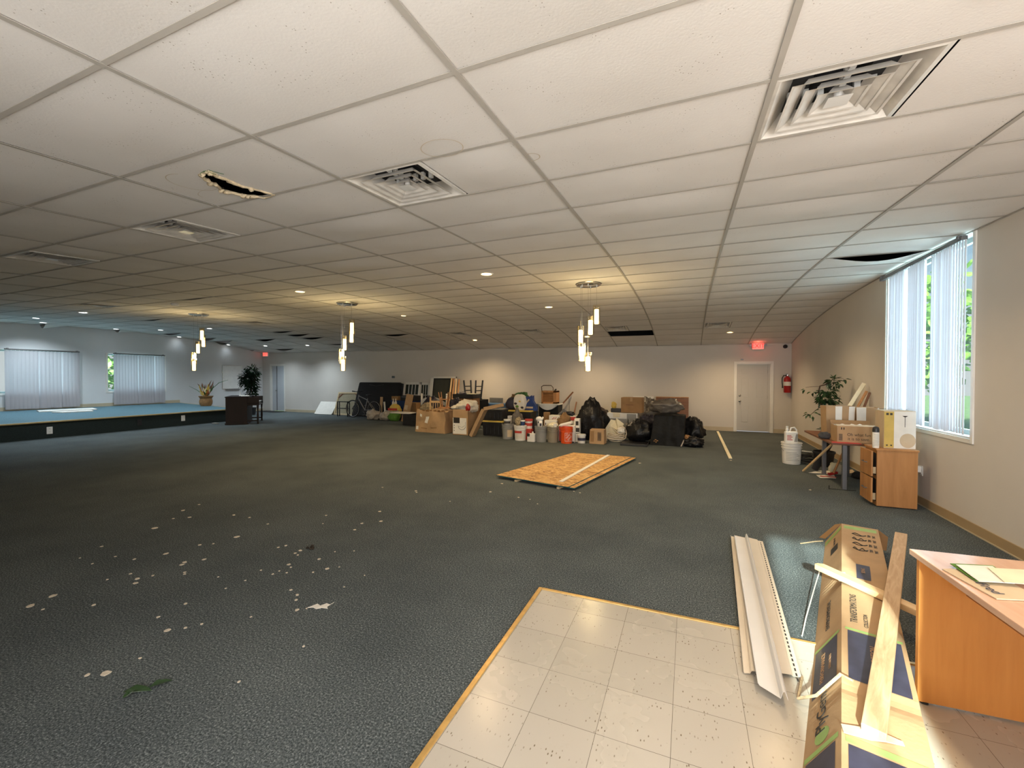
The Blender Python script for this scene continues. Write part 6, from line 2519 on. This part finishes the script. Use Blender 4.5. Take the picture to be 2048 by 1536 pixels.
# pails
PAILS = [(1016, 879, 'greypail', 'grey pail with a white paper label, leftmost of the pail row', .15), (1040.5, 882, 'whitepail', 'white pail with an orange printed band, second in the pail row', .15),
         (1082, 885, 'greypail', 'plain grey pail left of the tan pail', .148), (1105.5, 886, 'tanpail', 'plain tan grey pail left of the orange pail', .142), (1133, 888, 'orange', 'orange pail with slanted white lettering', .145)]
PT = []
for px, py, m, lab, r1 in PAILS:
    p = fl(px, py)
    p.y += .13
    p.x = at(px, py, p.y).x
    t = thing('paint_pail', lab, 'pail', (p.x, p.y, 0), 0, 'pails')
    pail_mesh(t, m, r1 * .86, r1, .375, lid=True)
    PT.append(t)
# labels face the camera: angle of the front
fa = lambda t: math.degrees(math.atan2(-t.location.y, -t.location.x))
a0 = fa(PT[0])
arc_label(PT[0], 'paper_label', 'cardl', .129, .15, .375, .06, .24, a0 - 8, a0 + 52, .003)
a0 = fa(PT[1])
arc_label(PT[1], 'orange_band', 'redp', .129, .15, .375, .185, .245, a0 - 75, a0 + 14, .003)
for z in (.06, .09, .12, .15):
    arc_label(PT[1], 'label_line', 'cardl', .129, .15, .375, z, z + .012, a0 - 50, a0 + 25, .003)
t = PT[4]
a0 = math.radians(fa(t) + 22)
nrm = Vector((math.cos(a0), math.sin(a0), .08))
tan = Vector((-math.sin(a0), math.cos(a0), 0))
upv = Vector((0, 0, 1))
rot = (tan * math.cos(math.radians(45)) + upv * math.sin(math.radians(45)))
rot2 = (-tan * math.sin(math.radians(45)) + upv * math.cos(math.radians(45)))
for body, off, sz in (('THE', .075, .038), ('HOME', .025, .055), ('DEPOT', -.035, .050)):
    c = nrm * .139 + Vector((0, 0, .15)) + rot2 * off
    text(body, sz, 'whitepl', t, basis(c, rot, rot2), sx=.8)
b = MB()
for s in (-1, 1):
    for v in (0, 1):
        d1_, d2_ = (tan, upv) if v else (upv, tan)
        c = nrm * .1375 + Vector((0, 0, .15)) + d1_ * s * .095
        b.add([c - d2_ * .095 - d1_ * .003, c + d2_ * .095 - d1_ * .003, c + d2_ * .095 + d1_ * .003, c - d2_ * .095 + d1_ * .003], [(0, 1, 2, 3)])
b.build('logo_frame', 'whitepl', t)
# things on the pails
ZP = .372 - .014
def small_tub(name, label, cat, loc, r, h, mat, lidmat=None, bandmat=None, group=None):
    t = thing(name, label, cat, loc, 0, group)
    b = MB()
    b.lathe([(.001, 0), (r * .92, 0), (r, h * .9), (r * 1.06, h * .9), (r * 1.06, h), (.001, h)], 20)
    b.build('tub_body', mat, t, smooth=True, ang=.5)
    if lidmat:
        b = MB()
        b.lathe([(r * 1.05, h * .82), (r * 1.10, h * .82), (r * 1.10, h * 1.02), (.001, h * 1.02)], 20)
        b.build('tub_lid', lidmat, t, smooth=True, ang=.5)
    if bandmat:
        b = MB()
        b.lathe([(r * .955, h * .30), (r * .97, h * .62)], 20)
        b.v = [Vector((p.x * 1.02, p.y * 1.02, p.z)) for p in b.v]
        b.build('tub_band', bandmat, t, smooth=True)
    return t


small_tub('white_tub', 'white tub with a dark label on the leftmost grey pail', 'tub', PT[0].location + Vector((-.02, 0, ZP)), .085, .13, 'greypail', 'whitepl', 'ink')
small_tub('blue_can', 'blue can on the right of the white pail with the orange band', 'can', PT[1].location + Vector((.065, 0, ZP)), .055, .135, 'blue', 'whitepl')
blobthing('camouflage_bag', 'mottled brown bag on the left of the white pail with the orange band', 'bag', 'khaki', PT[1].location + Vector((-.06, .02, ZP)), (.085, .07, .10), 2, .25, 2, .2)
p = at(1037, 850, 10.3)
blobthing('grey_sack', 'dark grey pointed sack behind the white pail', 'bag', 'greybag', (p.x, 10.2, 0), (.16, .13, .37), 6, .25, 1.6, .2)
p = at(1027, 845, 10.6)
carton('white_box', 'small white box between the grey pail and the white pail', 'box', p.x - .07, p.x + .05, 10.35, 0, .53, .12, 'paper')
p = at(1058, 860, 10.0)
small_tub('orange_tub', 'orange and white tub between the white pail and the plain grey pail', 'tub', (p.x, 9.98, .27), .095, .23, 'whitepail', 'redp', 'redp')
carton('red_black_box', 'dark box with a red top under the orange and white tub', 'box', p.x - .11, p.x + .11, 9.86, 0, .268, .22, 'redp')
q = pb(1054, 1069, 866, 884)
t = thing('jug', 'cream rectangular jug on the carpet between the white and grey pails', 'jug', ((q[0] + q[1]) / 2, q[2] + .06, 0))
w = (q[1] - q[0]) / 2
b = MB()
b.box(-w, w, -.06, .06, 0, .20)
b.cyl((.03, 0, .19), (.03, 0, .245), .022, n=14)
b.build('jug_body', 'whitepail', t, bevel=.012)
b = MB()
b.box(-w - .001, -w + .07, -.0625, -.06, .13, .205)
b.build('dark_label', 'ink', t)
blobthing('dark_bottle', 'dark round bottle heap behind the plain grey pail', 'bottle', 'black', (at(1070, 858, 10.1).x + .03, 10.08, 0), (.10, .10, .26), 4, .2, 2, .1)
t = thing('sealant_tube', 'white and blue jug with a spout on the plain grey pail', 'jug', PT[2].location + Vector((-.02, .0, ZP)))
b = MB()
b.box(-.06, .05, -.04, .04, 0, .15)
b.blob((-.03, 0, .13), (.08, .05, .06), 2, .1, 2, False, 18, 10)
b.cyl((.03, 0, .14), (.07, 0, .24), .022, n=12)
b.build('jug_body', 'whitepl', t, smooth=True)
b = MB()
b.box(.0, .045, -.043, -.04, .02, .09)
b.box(-.05, -.02, -.043, -.04, .09, .14)
b.build('label_patch', 'navy', t)
blobthing('white_rags', 'white and yellow rags heaped in the tan grey pail', 'cloth', 'cream', PT[3].location + Vector((0, 0, ZP)), (.12, .12, .055), 12, .4, 3, .3)
small_tub('white_roll', 'white roll at the right in the tan grey pail', 'roll', PT[3].location + Vector((.075, -.06, ZP)), .045, .10, 'paper')
blobthing('brown_cloth_heap', 'brown cloth heap behind the orange pail', 'cloth', 'brownf', (at(1126, 850, 10.25).x, 10.30, 0), (.20, .16, .30), 9, .35, 1.8, .3)
t = PT[4]
b = MB()
b.box(-.15, .15, -.07, .07, 0, .07, X=rotm('Y', -.28))
o = tag(b.build('white_pouch', 'paper', bevel=.025), 'white and pale green pouch lying on the orange pail', 'pouch', loc=t.location + Vector((.0, .0, .42)))
q = pb(1153, 1169, 868, 887)
t = small_tub('white_tub', 'small white tub with a navy band on the carpet before the tall black bag', 'tub', ((q[0] + q[1]) / 2, q[2] + .1, 0), .094, .205, 'whitepail', 'whitepl', 'navy')

# --- black bags and the right end of the pile
q = pb(1149, 1214, 806, 882, 10.3)
blobthing('garbage_bag', 'tall black garbage bag behind the small white tub', 'bag', 'bag', ((q[0] + q[1]) / 2 - .05, 10.48, 0), (.34, .29, .47), 2, .26, 1.5, .24, group='black garbage bags')
blobthing('garbage_bag', 'low black garbage bag leaning right of the tall black one', 'bag', 'bag', (at(1200, 860, 11.05).x, 11.08, 0), (.25, .22, .34), 22, .25, 1.5, .2, group='black garbage bags')
q = pb(1179, 1209, 859, 888)
t, w, d2 = carton('small_carton', 'small brown carton on the carpet in front of the black garbage bags', 'box', q[0], q[1], q[2] - .02, 0, .335, .26, 'card', -.05, None, .008, wob=.05)
for x in (.03, .06, .09):
    fpanel(t, 'printed_lines', 'ink', x, x + .014, d2, .08, .28, .004)
fpanel(t, 'brown_patch', 'card2', -w + .03, -w + .11, d2, .05, .30, .003)
q = pb(1212, 1250, 862, 885)
t = thing('cable_coil', 'loose coil of cream cable on the carpet right of the small brown carton', 'cable', ((q[0] + q[1]) / 2 - .02, q[2] + .22, 0))
b = MB()
rg = random.Random(4)
for j in range(11):
    r = rg.uniform(.14, .25)
    tl_ = rg.uniform(-.35, .35)
    oz = .02 + .012 * j
    pts = []
    for i in range(26):
        a = 2 * PI * i / 26
        x, y = r * math.cos(a) + rg.uniform(-.004, .004), r * .75 * math.sin(a)
        pts.append((x + .02 * math.sin(j), y, max(.012, oz + y * tl_ + .05 * max(0, math.sin(a + j)) * (j % 3))))
    b.tube(pts, .009, 6, closed=True)
b.build('cable_loops', 'cord', t, smooth=True)
b = MB()
b.tube([(.15, -.1, .02), (.24, -.16, .10), (.27, -.16, .22), (.24, -.1, .33), (.16, -.05, .38), (.08, 0, .36)], .008, 6)
b.tube([(-.2, -.12, .02), (-.2, -.1, .24), (-.13, -.08, .38), (.02, -.08, .24), (.12, -.12, .18)], .008, 6)
b.build('cable_loose_end', 'cord', t, smooth=True)
blobthing('white_cloth', 'small white cloth with dark spots on the coil of cream cable', 'cloth', 'paper', t.location + Vector((.12, .02, .19)), (.10, .08, .08), 5, .3, 2, .25)
# unfolded cream cardboard sheet
F_ = lambda x, y, dy=0: at(x, y, 10.85 + dy)
pts = [F_(1211, 856, -.1), F_(1222, 839), F_(1231, 841, .05), F_(1233, 836), F_(1248, 848), F_(1236, 861, -.12), F_(1222, 853, -.06), Vector((F_(1213, 870).x, 10.80, .01)), Vector((F_(1240, 870).x, 10.84, .01))]
b.add(pts, [(0, 1, 6), (1, 2, 6), (2, 5, 6), (2, 3, 5), (3, 4, 5), (0, 6, 7), (6, 5, 8, 7), (5, 4, 8)])
o = tag(b.build('folded_sheet', 'cream'), 'creased cream cardboard sheet standing above the cable coil', 'cardboard')
so = o.modifiers.new('thick', 'SOLIDIFY')
so.thickness = .006
q = pb(1214, 1275, 822, 850, 11.4)
t, w, d2 = carton('drawer_unit', 'white plastic drawer unit behind the creased cream sheet', 'drawers', q[0], q[1], 11.4, 0, .615, .42, 'whitepl', 0, None, .006)
for x0, x1, z0, z1, m in ((-w + .16, -.06, .50, .61, 'cream'), (-.04, w - .30, .50, .60, 'paper'), (w - .27, w - .03, .36, .60, 'greypail'), (-w + .03, .12, .08, .47, 'greypail'), (.14, w - .22, .20, .47, 'paper')):
    b = MB()
    b.box(x0, x1, -d2 - .02, -d2, z0, z1)
    b.build('drawer', m, t, bevel=.005)
q = pb(1243, 1285, 797, 824, 11.5)
t, w, d2 = carton('brown_carton', 'closed brown carton on top of the white drawer unit', 'box', q[0], q[1], 11.45, .625, .40, .36, 'card2', -.06, None, .006)
fpanel(t, 'tape_strip', 'card', -.03, .03, d2, .30, .40)
fpanel(t, 'printed_mark', 'walnut', -.14, .06, d2, .20, .215)
q = pb(1222, 1243, 813, 822, 11.6)
carton('dark_case', 'dark flat case left of the brown carton on the drawer unit', 'case', q[0], q[1] - .01, 11.55, .62, .10, .22, 'black', 0, None, .01)
blobthing('yellow_bag', 'small yellow bag on the dark case by the wall', 'bag', 'yellow', (at(1228, 812, 11.7).x, 11.66, .722), (.07, .06, .085), 7, .3, 2, .2)
blobthing('dark_red_bag', 'dark maroon bag at the wall right of the tall black bag', 'bag', 'mahog', (at(1204, 840, 12.2).x, 12.2, 0), (.28, .22, .33), 41, .25, 1.7, .25)
# bent beige board and low bags
b = MB()
A = at(1262, 848, 10.82)
pts = [A + Vector((-.13, 0, 0)), A + Vector((.22, .02, .10)), A + Vector((.33, 0, -.06)), A + Vector((.28, -.02, -.14)), A + Vector((.19, 0, .0)), A + Vector((-.05, -.03, -.04))]
b.add(pts, [(0, 5, 4, 1), (1, 4, 3, 2)])
b.add([pts[2], pts[3], Vector((A.x + .30, A.y + .1, .01)), Vector((A.x + .36, A.y + .1, .01))], [(0, 1, 2, 3)])
o = tag(b.build('bent_board', 'cardl'), 'bent beige board on the low black bag in front of the drawers', 'cardboard')
so = o.modifiers.new('thick', 'SOLIDIFY')
so.thickness = .008
q = pb(1247, 1297, 843, 884)
blobthing('garbage_bag', 'round black garbage bag on the flat black tray', 'bag', 'bag', ((q[0] + q[1]) / 2 + .08, 10.46, .055), (.30, .27, .245), 5, .25, 1.5, .22, group='black garbage bags')
q = pb(1240, 1294, 882, 893)
t = thing('flat_tray', 'flat black tray on the carpet under the round black bag', 'tray', ((q[0] + q[1]) / 2, q[2] + .36, 0))
w = (q[1] - q[0]) / 2
b = MB()
b.box(-w, w, -.32, .32, 0, .04)
b.build('tray_base', 'black', t, bevel=.008)
b = MB()
b.tube([(-w, -.31, .048), (w, -.31, .048), (w, .31, .048), (-w, .31, .048)], .008, 6, closed=True)
b.build('tray_rim', 'darkgrey', t, smooth=True)
q = pb(1297, 1365, 832, 892)
t = thing('garbage_bag', 'big flat fronted black bag with orange print at the right of the pile', 'bag', ((q[0] + q[1]) / 2 + .04, q[2] + .30, 0), -.04, 'black garbage bags')
w = (q[1] - q[0]) / 2
b = MB()


def bigbag(a, c):
    x = -w + 2 * w * a
    z = .68 * c
    k = 1 - .22 * c
    n_ = noise.noise(Vector((x * 5, z * 2.5, 5))) * .035 + abs(noise.noise(Vector((x * 9, z * 4, 8)))) * .02
    return Vector((x * (1 - .10 * c) + .05 * c, -.28 * k + n_, z))


vs = 24
b.grid(bigbag, vs, vs)
b.grid(lambda a, c: Vector(((w - 2 * w * a) * (1 - .10 * c) + .05 * c, .28 + .02 * noise.noise(Vector((a * 4, c * 4, 1))), .68 * c)), vs, vs)
b.grid(lambda a, c: Vector((-w * (1 - .1 * c) + .05 * c, .28 - (.28 + .28 * (1 - .22 * c)) * a + .0, .68 * c)), 10, vs)
b.grid(lambda a, c: Vector((w * (1 - .1 * c) + .05 * c, -.28 * (1 - .22 * c) + (.28 + .28 * (1 - .22 * c)) * a, .68 * c)), 10, vs)
b.grid(lambda a, c: Vector((-w * .9 + .05 + 2 * w * .9 * a, -.218 + .498 * c, .68 + .05 * math.sin(PI * a) * math.sin(PI * c) + .02 * noise.noise(Vector((a * 5, c * 5, 2))))), vs, 12)
b.build('bag_body', 'bagflat', t, smooth=True)
b = MB()
for x, z in ((-.27, .10), (-.24, .13), (-.20, .11), (-.23, .08)):
    b.blob((x, -.285, z - .02), (.022, .008, .014), 3, .4, 3, False, 10, 6)
b.build('orange_print', 'pot', t, smooth=True)
b = MB()
b.tube([(w - .06, -.29, .01), (w - .02, -.27, .10), (w, -.25, .16)], .012, 6)
b.build('white_edge', 'whitebag', t, smooth=True)
blobthing('garbage_bag', 'black garbage bag at the right end of the pile by the bare wall', 'bag', 'bag', (at(1387, 862, 10.85).x, 10.86, 0), (.22, .26, .30), 8, .35, 1.5, .3, group='black garbage bags')
blobthing('garbage_bag', 'flat torn black bag spread on the carpet at the right end of the pile', 'bag', 'bag', (at(1385, 888, 10.25).x, 10.28, 0), (.22, .15, .12), 18, .45, 2, .35, group='black garbage bags')
blobthing('leaf_litter', 'brown scrap on the torn black bag at the right end', 'scrap', 'pot', (at(1374, 880, 10.27).x, 10.27, .16), (.06, .03, .05), 9, .5, 3, .3)
blobthing('grey_bag', 'grey plastic bag on top of the big flat fronted black bag', 'bag', 'greybag', (at(1334, 820, 10.75).x, 10.75, .71), (.36, .26, .17), 14, .3, 1.6, .3, group='grey plastic bags')
blobthing('grey_bag', 'darker grey plastic bag between the brown carton and the brown panel', 'bag', 'greybag', (at(1302, 822, 12.2).x, 12.25, 0), (.40, .30, .47), 16, .25, 1.6, .3, group='grey plastic bags')
blobthing('dark_blanket', 'dark blue blanket under the grey bags beside the drawer unit', 'blanket', 'purple', (at(1294, 845, 11.2).x, 11.26, 0), (.28, .20, .30), 19, .25, 1.6, .3)
q = pb(1311, 1377, 799, 830, 13.3)
t = thing('table_board', 'wide brown table top leaning on the wall at the right of the pile', 'panel', ((q[0] + q[1]) / 2, 13.32, .004))
t.rotation_euler = (-.14, .0, 0)
w = (q[1] - q[0]) / 2
b = MB()
b.box(-w, w, 0, .03, 0, .96)
b.build('panel_face', 'walnut', t, bevel=.004)
b = MB()
b.box(-w - .004, w + .004, -.012, .042, .955, .985)
b.build('panel_edge', 'oak', t, bevel=.003)
b = MB()
b.box(-.30, .30, 0, .03, 0, .98)
o = tag(b.build('white_board', 'white', bevel=.003), 'white panel edge leaning on the wall left of the brown table top', 'panel', loc=(at(1294, 815, 13.4).x - .12, 13.40, .004))
o.rotation_euler = (-.1, 0, 0)

# ================================================================== ORGAN, STAGE THINGS
c_ = fl(478, 846)
OG = thing('organ', 'dark mahogany organ with its keyboard side turned away in front of the stage', 'organ', (c_.x - .04, 9.72, 0), math.radians(-42))
w, d2, h = .64, .30, .92
b = MB()
b.box(-w, w, -d2, d2, .05, h - .03)
b.box(-w - .02, w + .02, -d2 - .02, d2 + .02, 0, .06)
b.box(-w - .02, w + .02, -d2 - .02, d2 + .06, h - .03, h)
b.build('organ_case', 'mahog', OG, bevel=.006)
b = MB()
for x in (-.42, 0, .42):
    b.box(x - .17, x + .17, -d2 - .008, -d2, .16, .74)
b.build('case_panel', 'mahog', OG, bevel=.004)
b = MB()
b.box(-w - .02, w + .02, d2, d2 + .34, .62, .66)
b.box(-w - .02, w + .02, d2 + .0, d2 + .34, .70, .72)
b.build('keyboard_shelf', 'mahog', OG, bevel=.004)
for x in (-w + .03, w - .03):
    b = MB()
    b.lathe([(.001, 0), (.03, 0), (.024, .08), (.034, .2), (.022, .45), (.034, .58), (.034, .63), (.001, .63)], 14, c=(x, d2 + .30))
    b.build('turned_leg', 'mahog', OG, smooth=True)
    b = MB()
    b.box(x - .02, x + .02, d2, d2 + .32, .09, .13)
    b.build('leg_rail', 'mahog', OG)
    b = MB()
    b.box(x - .02, x + .02, d2, d2 + .34, .63, h - .03)
    b.build('cheek_block', 'mahog', OG, bevel=.006)
b = MB()
for z in (.66, .72):
    b.box(-w + .05, w - .05, d2 + .05, d2 + .30, z, z + .012)
b.build('keyboard', 'whitepl', OG)
b = MB()
b.lathe([(.001, 0), (.045, 0), (.04, .01), (.014, .03), (.010, .12), (.012, .16), (.02, .165), (.001, .166)], 16)
tag(b.build('candlestick', 'whitepl', smooth=True), 'small white candlestick on top of the dark organ', 'candlestick', loc=OG.location + Vector((-.02, .05, h)))
b = MB()
b.grid(lambda u, v: Vector((-.22 + .44 * u, -.12 + .24 * v, .006 + .02 * math.sin(PI * u) ** 2)), 10, 4)
o = tag(b.build('open_songbook', 'paper', smooth=True), 'open white song book lying on the dark organ', 'book', loc=OG.location + Vector((.22, .05, h)), rz=-.6)
so = o.modifiers.new('thick', 'SOLIDIFY')
so.thickness = .006

# dark ficus behind the organ
PB2 = Vector((at(503, 790, 12.0).x, 12.0, 0))
rl2 = lambda x, y: at(x, y, PB2.y) - PB2
plant('ficus_plant', 'tall dark bushy ficus in the left corner behind the organ', PB2,
      [([(0, 0, .2), rl2(505, 795), rl2(503, 780), rl2(502, 760)], .03, .015), ([rl2(503, 782), rl2(496, 765), rl2(493, 750)], .014, .006), ([rl2(503, 778), rl2(509, 762), rl2(511, 748)], .014, .006)],
      [(rl2(498, 760), (.42, .30, .44), 460), (rl2(505, 746), (.30, .25, .30), 220), (rl2(505, 775), (.24, .2, .24), 90), (rl2(497, 737), (.10, .08, .12), 14), (rl2(504, 787), (.30, .2, .14), 70)], 'leafd', 11, .15, .17, .30)

# flower pot on the stage
FPx, FPy = -15.35, None
p = fl(413, 815, SZ + .006)
p = at(412, 815, p.y + .05)
FP = Vector((p.x, p.y, SZ + (SX - p.x) * (SZB - SZ) / (SX - XL)))
t = thing('flower_arrangement', 'tan clay pot of dried flowers and long leaves on the stage edge', 'flower pot', FP)
t.scale = (.8, .8, .8)
b = MB()
k = 1.0
b.lathe([(.001, 0), (.20, 0), (.25, .10), (.26, .22), (.23, .34), (.27, .42), (.30, .45), (.28, .46), (.24, .42)], 28)
b.build('pot', 'pot', t, smooth=True)
rg = random.Random(9)
for mat, n, L0, L1, wd, tilt in (('walnut', 10, .55, .80, .035, .75), ('yellow', 14, .25, .60, .06, .65), ('redp', 10, .25, .45, .06, .5), ('greenf', 12, .3, .6, .04, .9), ('cream', 6, .25, .5, .05, .8)):
    b = MB()
    for i in range(n):
        a = rg.uniform(0, 2 * PI)
        d = Vector((math.cos(a) * tilt * rg.uniform(.2, 1), math.sin(a) * tilt * rg.uniform(.2, .8), 1)).normalized()
        base = Vector((rg.uniform(-.1, .1), rg.uniform(-.1, .1), .40))
        L = rg.uniform(L0, L1)
        b.tube([base, base + d * L * .5], .006, 5)
        leaf(b, base + d * L * .35, d, Vector((rg.uniform(-1, 1), rg.uniform(-1, 1), .3)), L * .75, wd)
    b.build('flowers' if mat in ('yellow', 'redp') else 'leaves', mat, t)
b = MB()
tip = (at(456, 760, FP.y + .1) - FP) / .8
b.tube([(.05, 0, .42), (tip.x * .35, 0, .42 + (tip.z - .42) * .5), (tip.x * .7, 0, .42 + (tip.z - .42) * .85), tip], [.010, .010, .014, .006], 6)
tip2 = (at(378, 772, FP.y) - FP) / .8
b.tube([(-.05, 0, .42), (tip2.x * .5, 0, .42 + (tip2.z - .42) * .6), tip2], [.010, .012, .005], 6)
b.build('long_blade', 'greenf', t, smooth=True)
# white sheets lying on the stage
for cx, cy, poly, lab in ((-17.55, 6.75, [(-.28, -.62), (.10, -.70), (.26, .55), (-.20, .62)], 'larger white foam sheet lying on the stage before the left window'), (-16.98, 6.62, [(-.16, -.42), (.12, -.30), (.18, .38), (-.14, .46)], 'smaller white sheet on the stage in front of the larger one')):
    b = MB()
    b.prism(poly, 0, .03)
    o = tag(b.build('white_sheet', 'paper', bevel=.004), lab, 'sheet', 'white sheets on the stage', loc=(cx, cy, SZ + (SX - cx) * (SZB - SZ) / (SX - XL) + .001))
    o.rotation_euler = (0, math.atan((SZB - SZ) / (SX - XL)), 0)
p = fl(417, 847)
b = MB()
b.box(-.10, .10, -.06, .06, 0, .04)
tag(b.build('foot_pedal', 'greypail', bevel=.01), 'small grey foot pedal on the carpet at the stage base left of the organ', 'pedal', loc=(p.x + .35, p.y, 0))

# ================================================================== FLAKES ON THE CARPET
FL = [(738, 182, 9), (872, 98, 6), (902, 131, 5), (825, 137, 4), (1113, 120, 6), (1188, 132, 4), (1275, 163, 4), (1553, 122, 4), (1538, 161, 3), (1808, 103, 6), (1723, 160, 6), (1814, 150, 7), (1690, 190, 6),
      (1128, 224, 8), (950, 263, 5), (1016, 257, 4), (484, 270, 4), (790, 305, 7), (640, 330, 4), (878, 345, 7), (865, 357, 6), (971, 332, 6), (880, 393, 5), (878, 402, 4), (728, 409, 4), (655, 424, 7), (645, 445, 6),
      (622, 400, 4), (511, 428, 3), (1326, 274, 5), (1362, 266, 5), (1430, 289, 6), (1405, 302, 5), (1418, 311, 4), (1520, 330, 6), (1376, 356, 7), (1386, 369, 4), (1558, 376, 8), (1365, 395, 4), (1330, 387, 3), (1300, 401, 4),
      (1243, 383, 4), (1490, 393, 4), (1736, 408, 3), (1638, 463, 3), (1168, 432, 3), (1385, 477, 5), (1416, 501, 6), (1410, 525, 5), (1414, 573, 7), (1195, 606, 4), (253, 505, 9), (148, 552, 9), (205, 570, 4), (447, 549, 5),
      (884, 543, 5), (754, 606, 5), (797, 670, 8), (883, 658, 5), (960, 640, 5), (505, 875, 12), (417, 883, 6), (668, 802, 4), (1445, 746, 4), (1138, 915, 4), (1686, 291, 3), (1595, 295, 3), (1615, 368, 3), (948, 70, 4), (1980, 5, 5), (380, 325, 3), (440, 352, 3), (550, 318, 3), (1075, 470, 3), (1460, 566, 3), (1040, 415, 3)]
FP_ = [(x / 2.381, 980 + y / 2.381, r) for x, y, r in FL]
FP_ += [(1004, 967.6, 6), (981, 984, 6), (1279.6, 926.5, 5), (1462, 921, 4), (1620, 980, 4), (1037, 995, 4), (1060, 999, 3), (833, 985, 4), (1075, 1008, 3), (900, 1003, 3), (765, 975, 3), (1148, 983, 4), (1160, 986, 4)]
special = {0: 'largest plaster chip on the far left part of the carpet, alone in the brownish light', 51: 'oval plaster chip left on the carpet, upper of the two by the left edge', 52: 'oval plaster chip nearest the left edge of the picture', 60: 'biggest rounded plaster chip at the lower left, above the green leaf'}
rg = random.Random(12)
for i, (x, y, r) in enumerate(FP_):
    p = fl(x, y)
    dist = (p - Vector((0, 0, EYE))).length
    s = r / 2.0 * dist / FOC * .72
    n = 8
    poly = [(s * 1.25 * rg.uniform(.7, 1.2) * math.cos(2 * PI * k / n), s * 1.25 * rg.uniform(.7, 1.3) * math.sin(2 * PI * k / n)) for k in range(n)]
    b = MB()
    b.prism(poly, 0, .004)
    tag(b.build('plaster_chip', 'chip'), special.get(i, 'small cream plaster chip lying loose on the dark carpet'), 'chip', 'plaster chips on the carpet', loc=(p.x, p.y, .0005), rz=rg.uniform(0, 6))
p = fl(640, 1213)
b = MB()
b.prism([(-.075, -.02), (-.03, .03), (.0, .005), (.03, .035), (.06, .02), (.075, .05), (.05, -.005), (.065, -.03), (.02, -.02), (-.01, -.035), (-.04, -.015)], 0, .003)
tag(b.build('paper_scrap', 'chipw'), 'torn white star-shaped paper scrap, whitest piece on the carpet', 'scrap', loc=(p.x, p.y, .001), rz=YAW)
p = fl(298, 1380)
b = MB()
leaf(b, Vector((-.10, -.03, .012)), Vector((1, .25, 0)), Vector((0, 0, 1)), .12, .028)
leaf(b, Vector((.0, .0, .012)), Vector((1, .9, 0.05)), Vector((0, 0, 1)), .09, .022)
leaf(b, Vector((-.05, -.02, .014)), Vector((-.5, -1, 0)), Vector((0, 0, 1)), .05, .02)
o = tag(b.build('green_leaf', 'leaf'), 'fallen dark green leaf on the carpet at the lower left', 'leaf', loc=(p.x, p.y, 0.0), rz=YAW)
so = o.modifiers.new('thick', 'SOLIDIFY')
so.thickness = .002
p = fl(617, 1098)
b = MB()
for k in range(9):
    b.blob((rg.uniform(-.05, .05), rg.uniform(-.04, .04), 0), (.014, .01, .008), k, .4, 3, True, 10, 6)
tag(b.build('dirt_clump', 'soil', smooth=True), 'dark clump of dirt among the plaster chips', 'dirt', loc=(p.x + .03, p.y + .02, 0), kind='stuff')

# ================================================================== OUTDOORS (seen through the windows; one tree is unseen)
b = MB()
b.box(-60, 60, -60, 60, -.5, -.35)
struct(b.build('ground', 'grass'))


def tree(label, x, y, h, r, seed, n=900):
    rg = random.Random(seed)
    t = thing('tree', label, 'tree', (x, y, -.35), 0, 'trees outside')
    b = MB()
    b.tube([(0, 0, 0), (.05, .02, h * .4), (-.03, .05, h * .8)], [.16, .12, .05], 8)
    b.build('trunk', 'bark', t, smooth=True)
    b = MB()
    for _ in range(n):
        d = Vector((rg.gauss(0, 1), rg.gauss(0, 1), rg.gauss(0, 1))).normalized() * rg.uniform(.45, 1)
        p = Vector((d.x * r, d.y * r, h * .62 + d.z * h * .45))
        leaf(b, p, Vector((rg.gauss(0, 1), rg.gauss(0, 1), rg.gauss(0, .6))), Vector((rg.gauss(0, 1), rg.gauss(0, 1), 1)), .42, .16)
    b.build('crown', 'leafout', t)


tree('leafy green tree outside the tall right window, nearer the grey door', 9.5, 13.5, 5.5, 2.0, 1)
tree('leafy green tree outside the tall right window, seen through its right gap', 7.4, 20.5, 6.0, 2.6, 2)
tree('leafy green tree outside the left wall windows', -25.5, 11.5, 4.5, 2.4, 3, 600)

tree('unseen tree added outside the glazed entrance door to dapple the sun', -0.9, -13.0, 8.0, 2.0, 4, 95)  # out of view; added to break up the sun entering at the door

# lettering becomes plain mesh
bpy.context.view_layer.update()
dg = bpy.context.evaluated_depsgraph_get()
for o in [o for o in SC.objects if o.type == 'FONT']:
    me = bpy.data.meshes.new_from_object(o.evaluated_get(dg))
    n = bpy.data.objects.new('tmp', me)
    COL.objects.link(n)
    n.parent = o.parent
    n.matrix_local = o.matrix_local
    nm = o.name
    bpy.data.objects.remove(o)
    n.name = nm
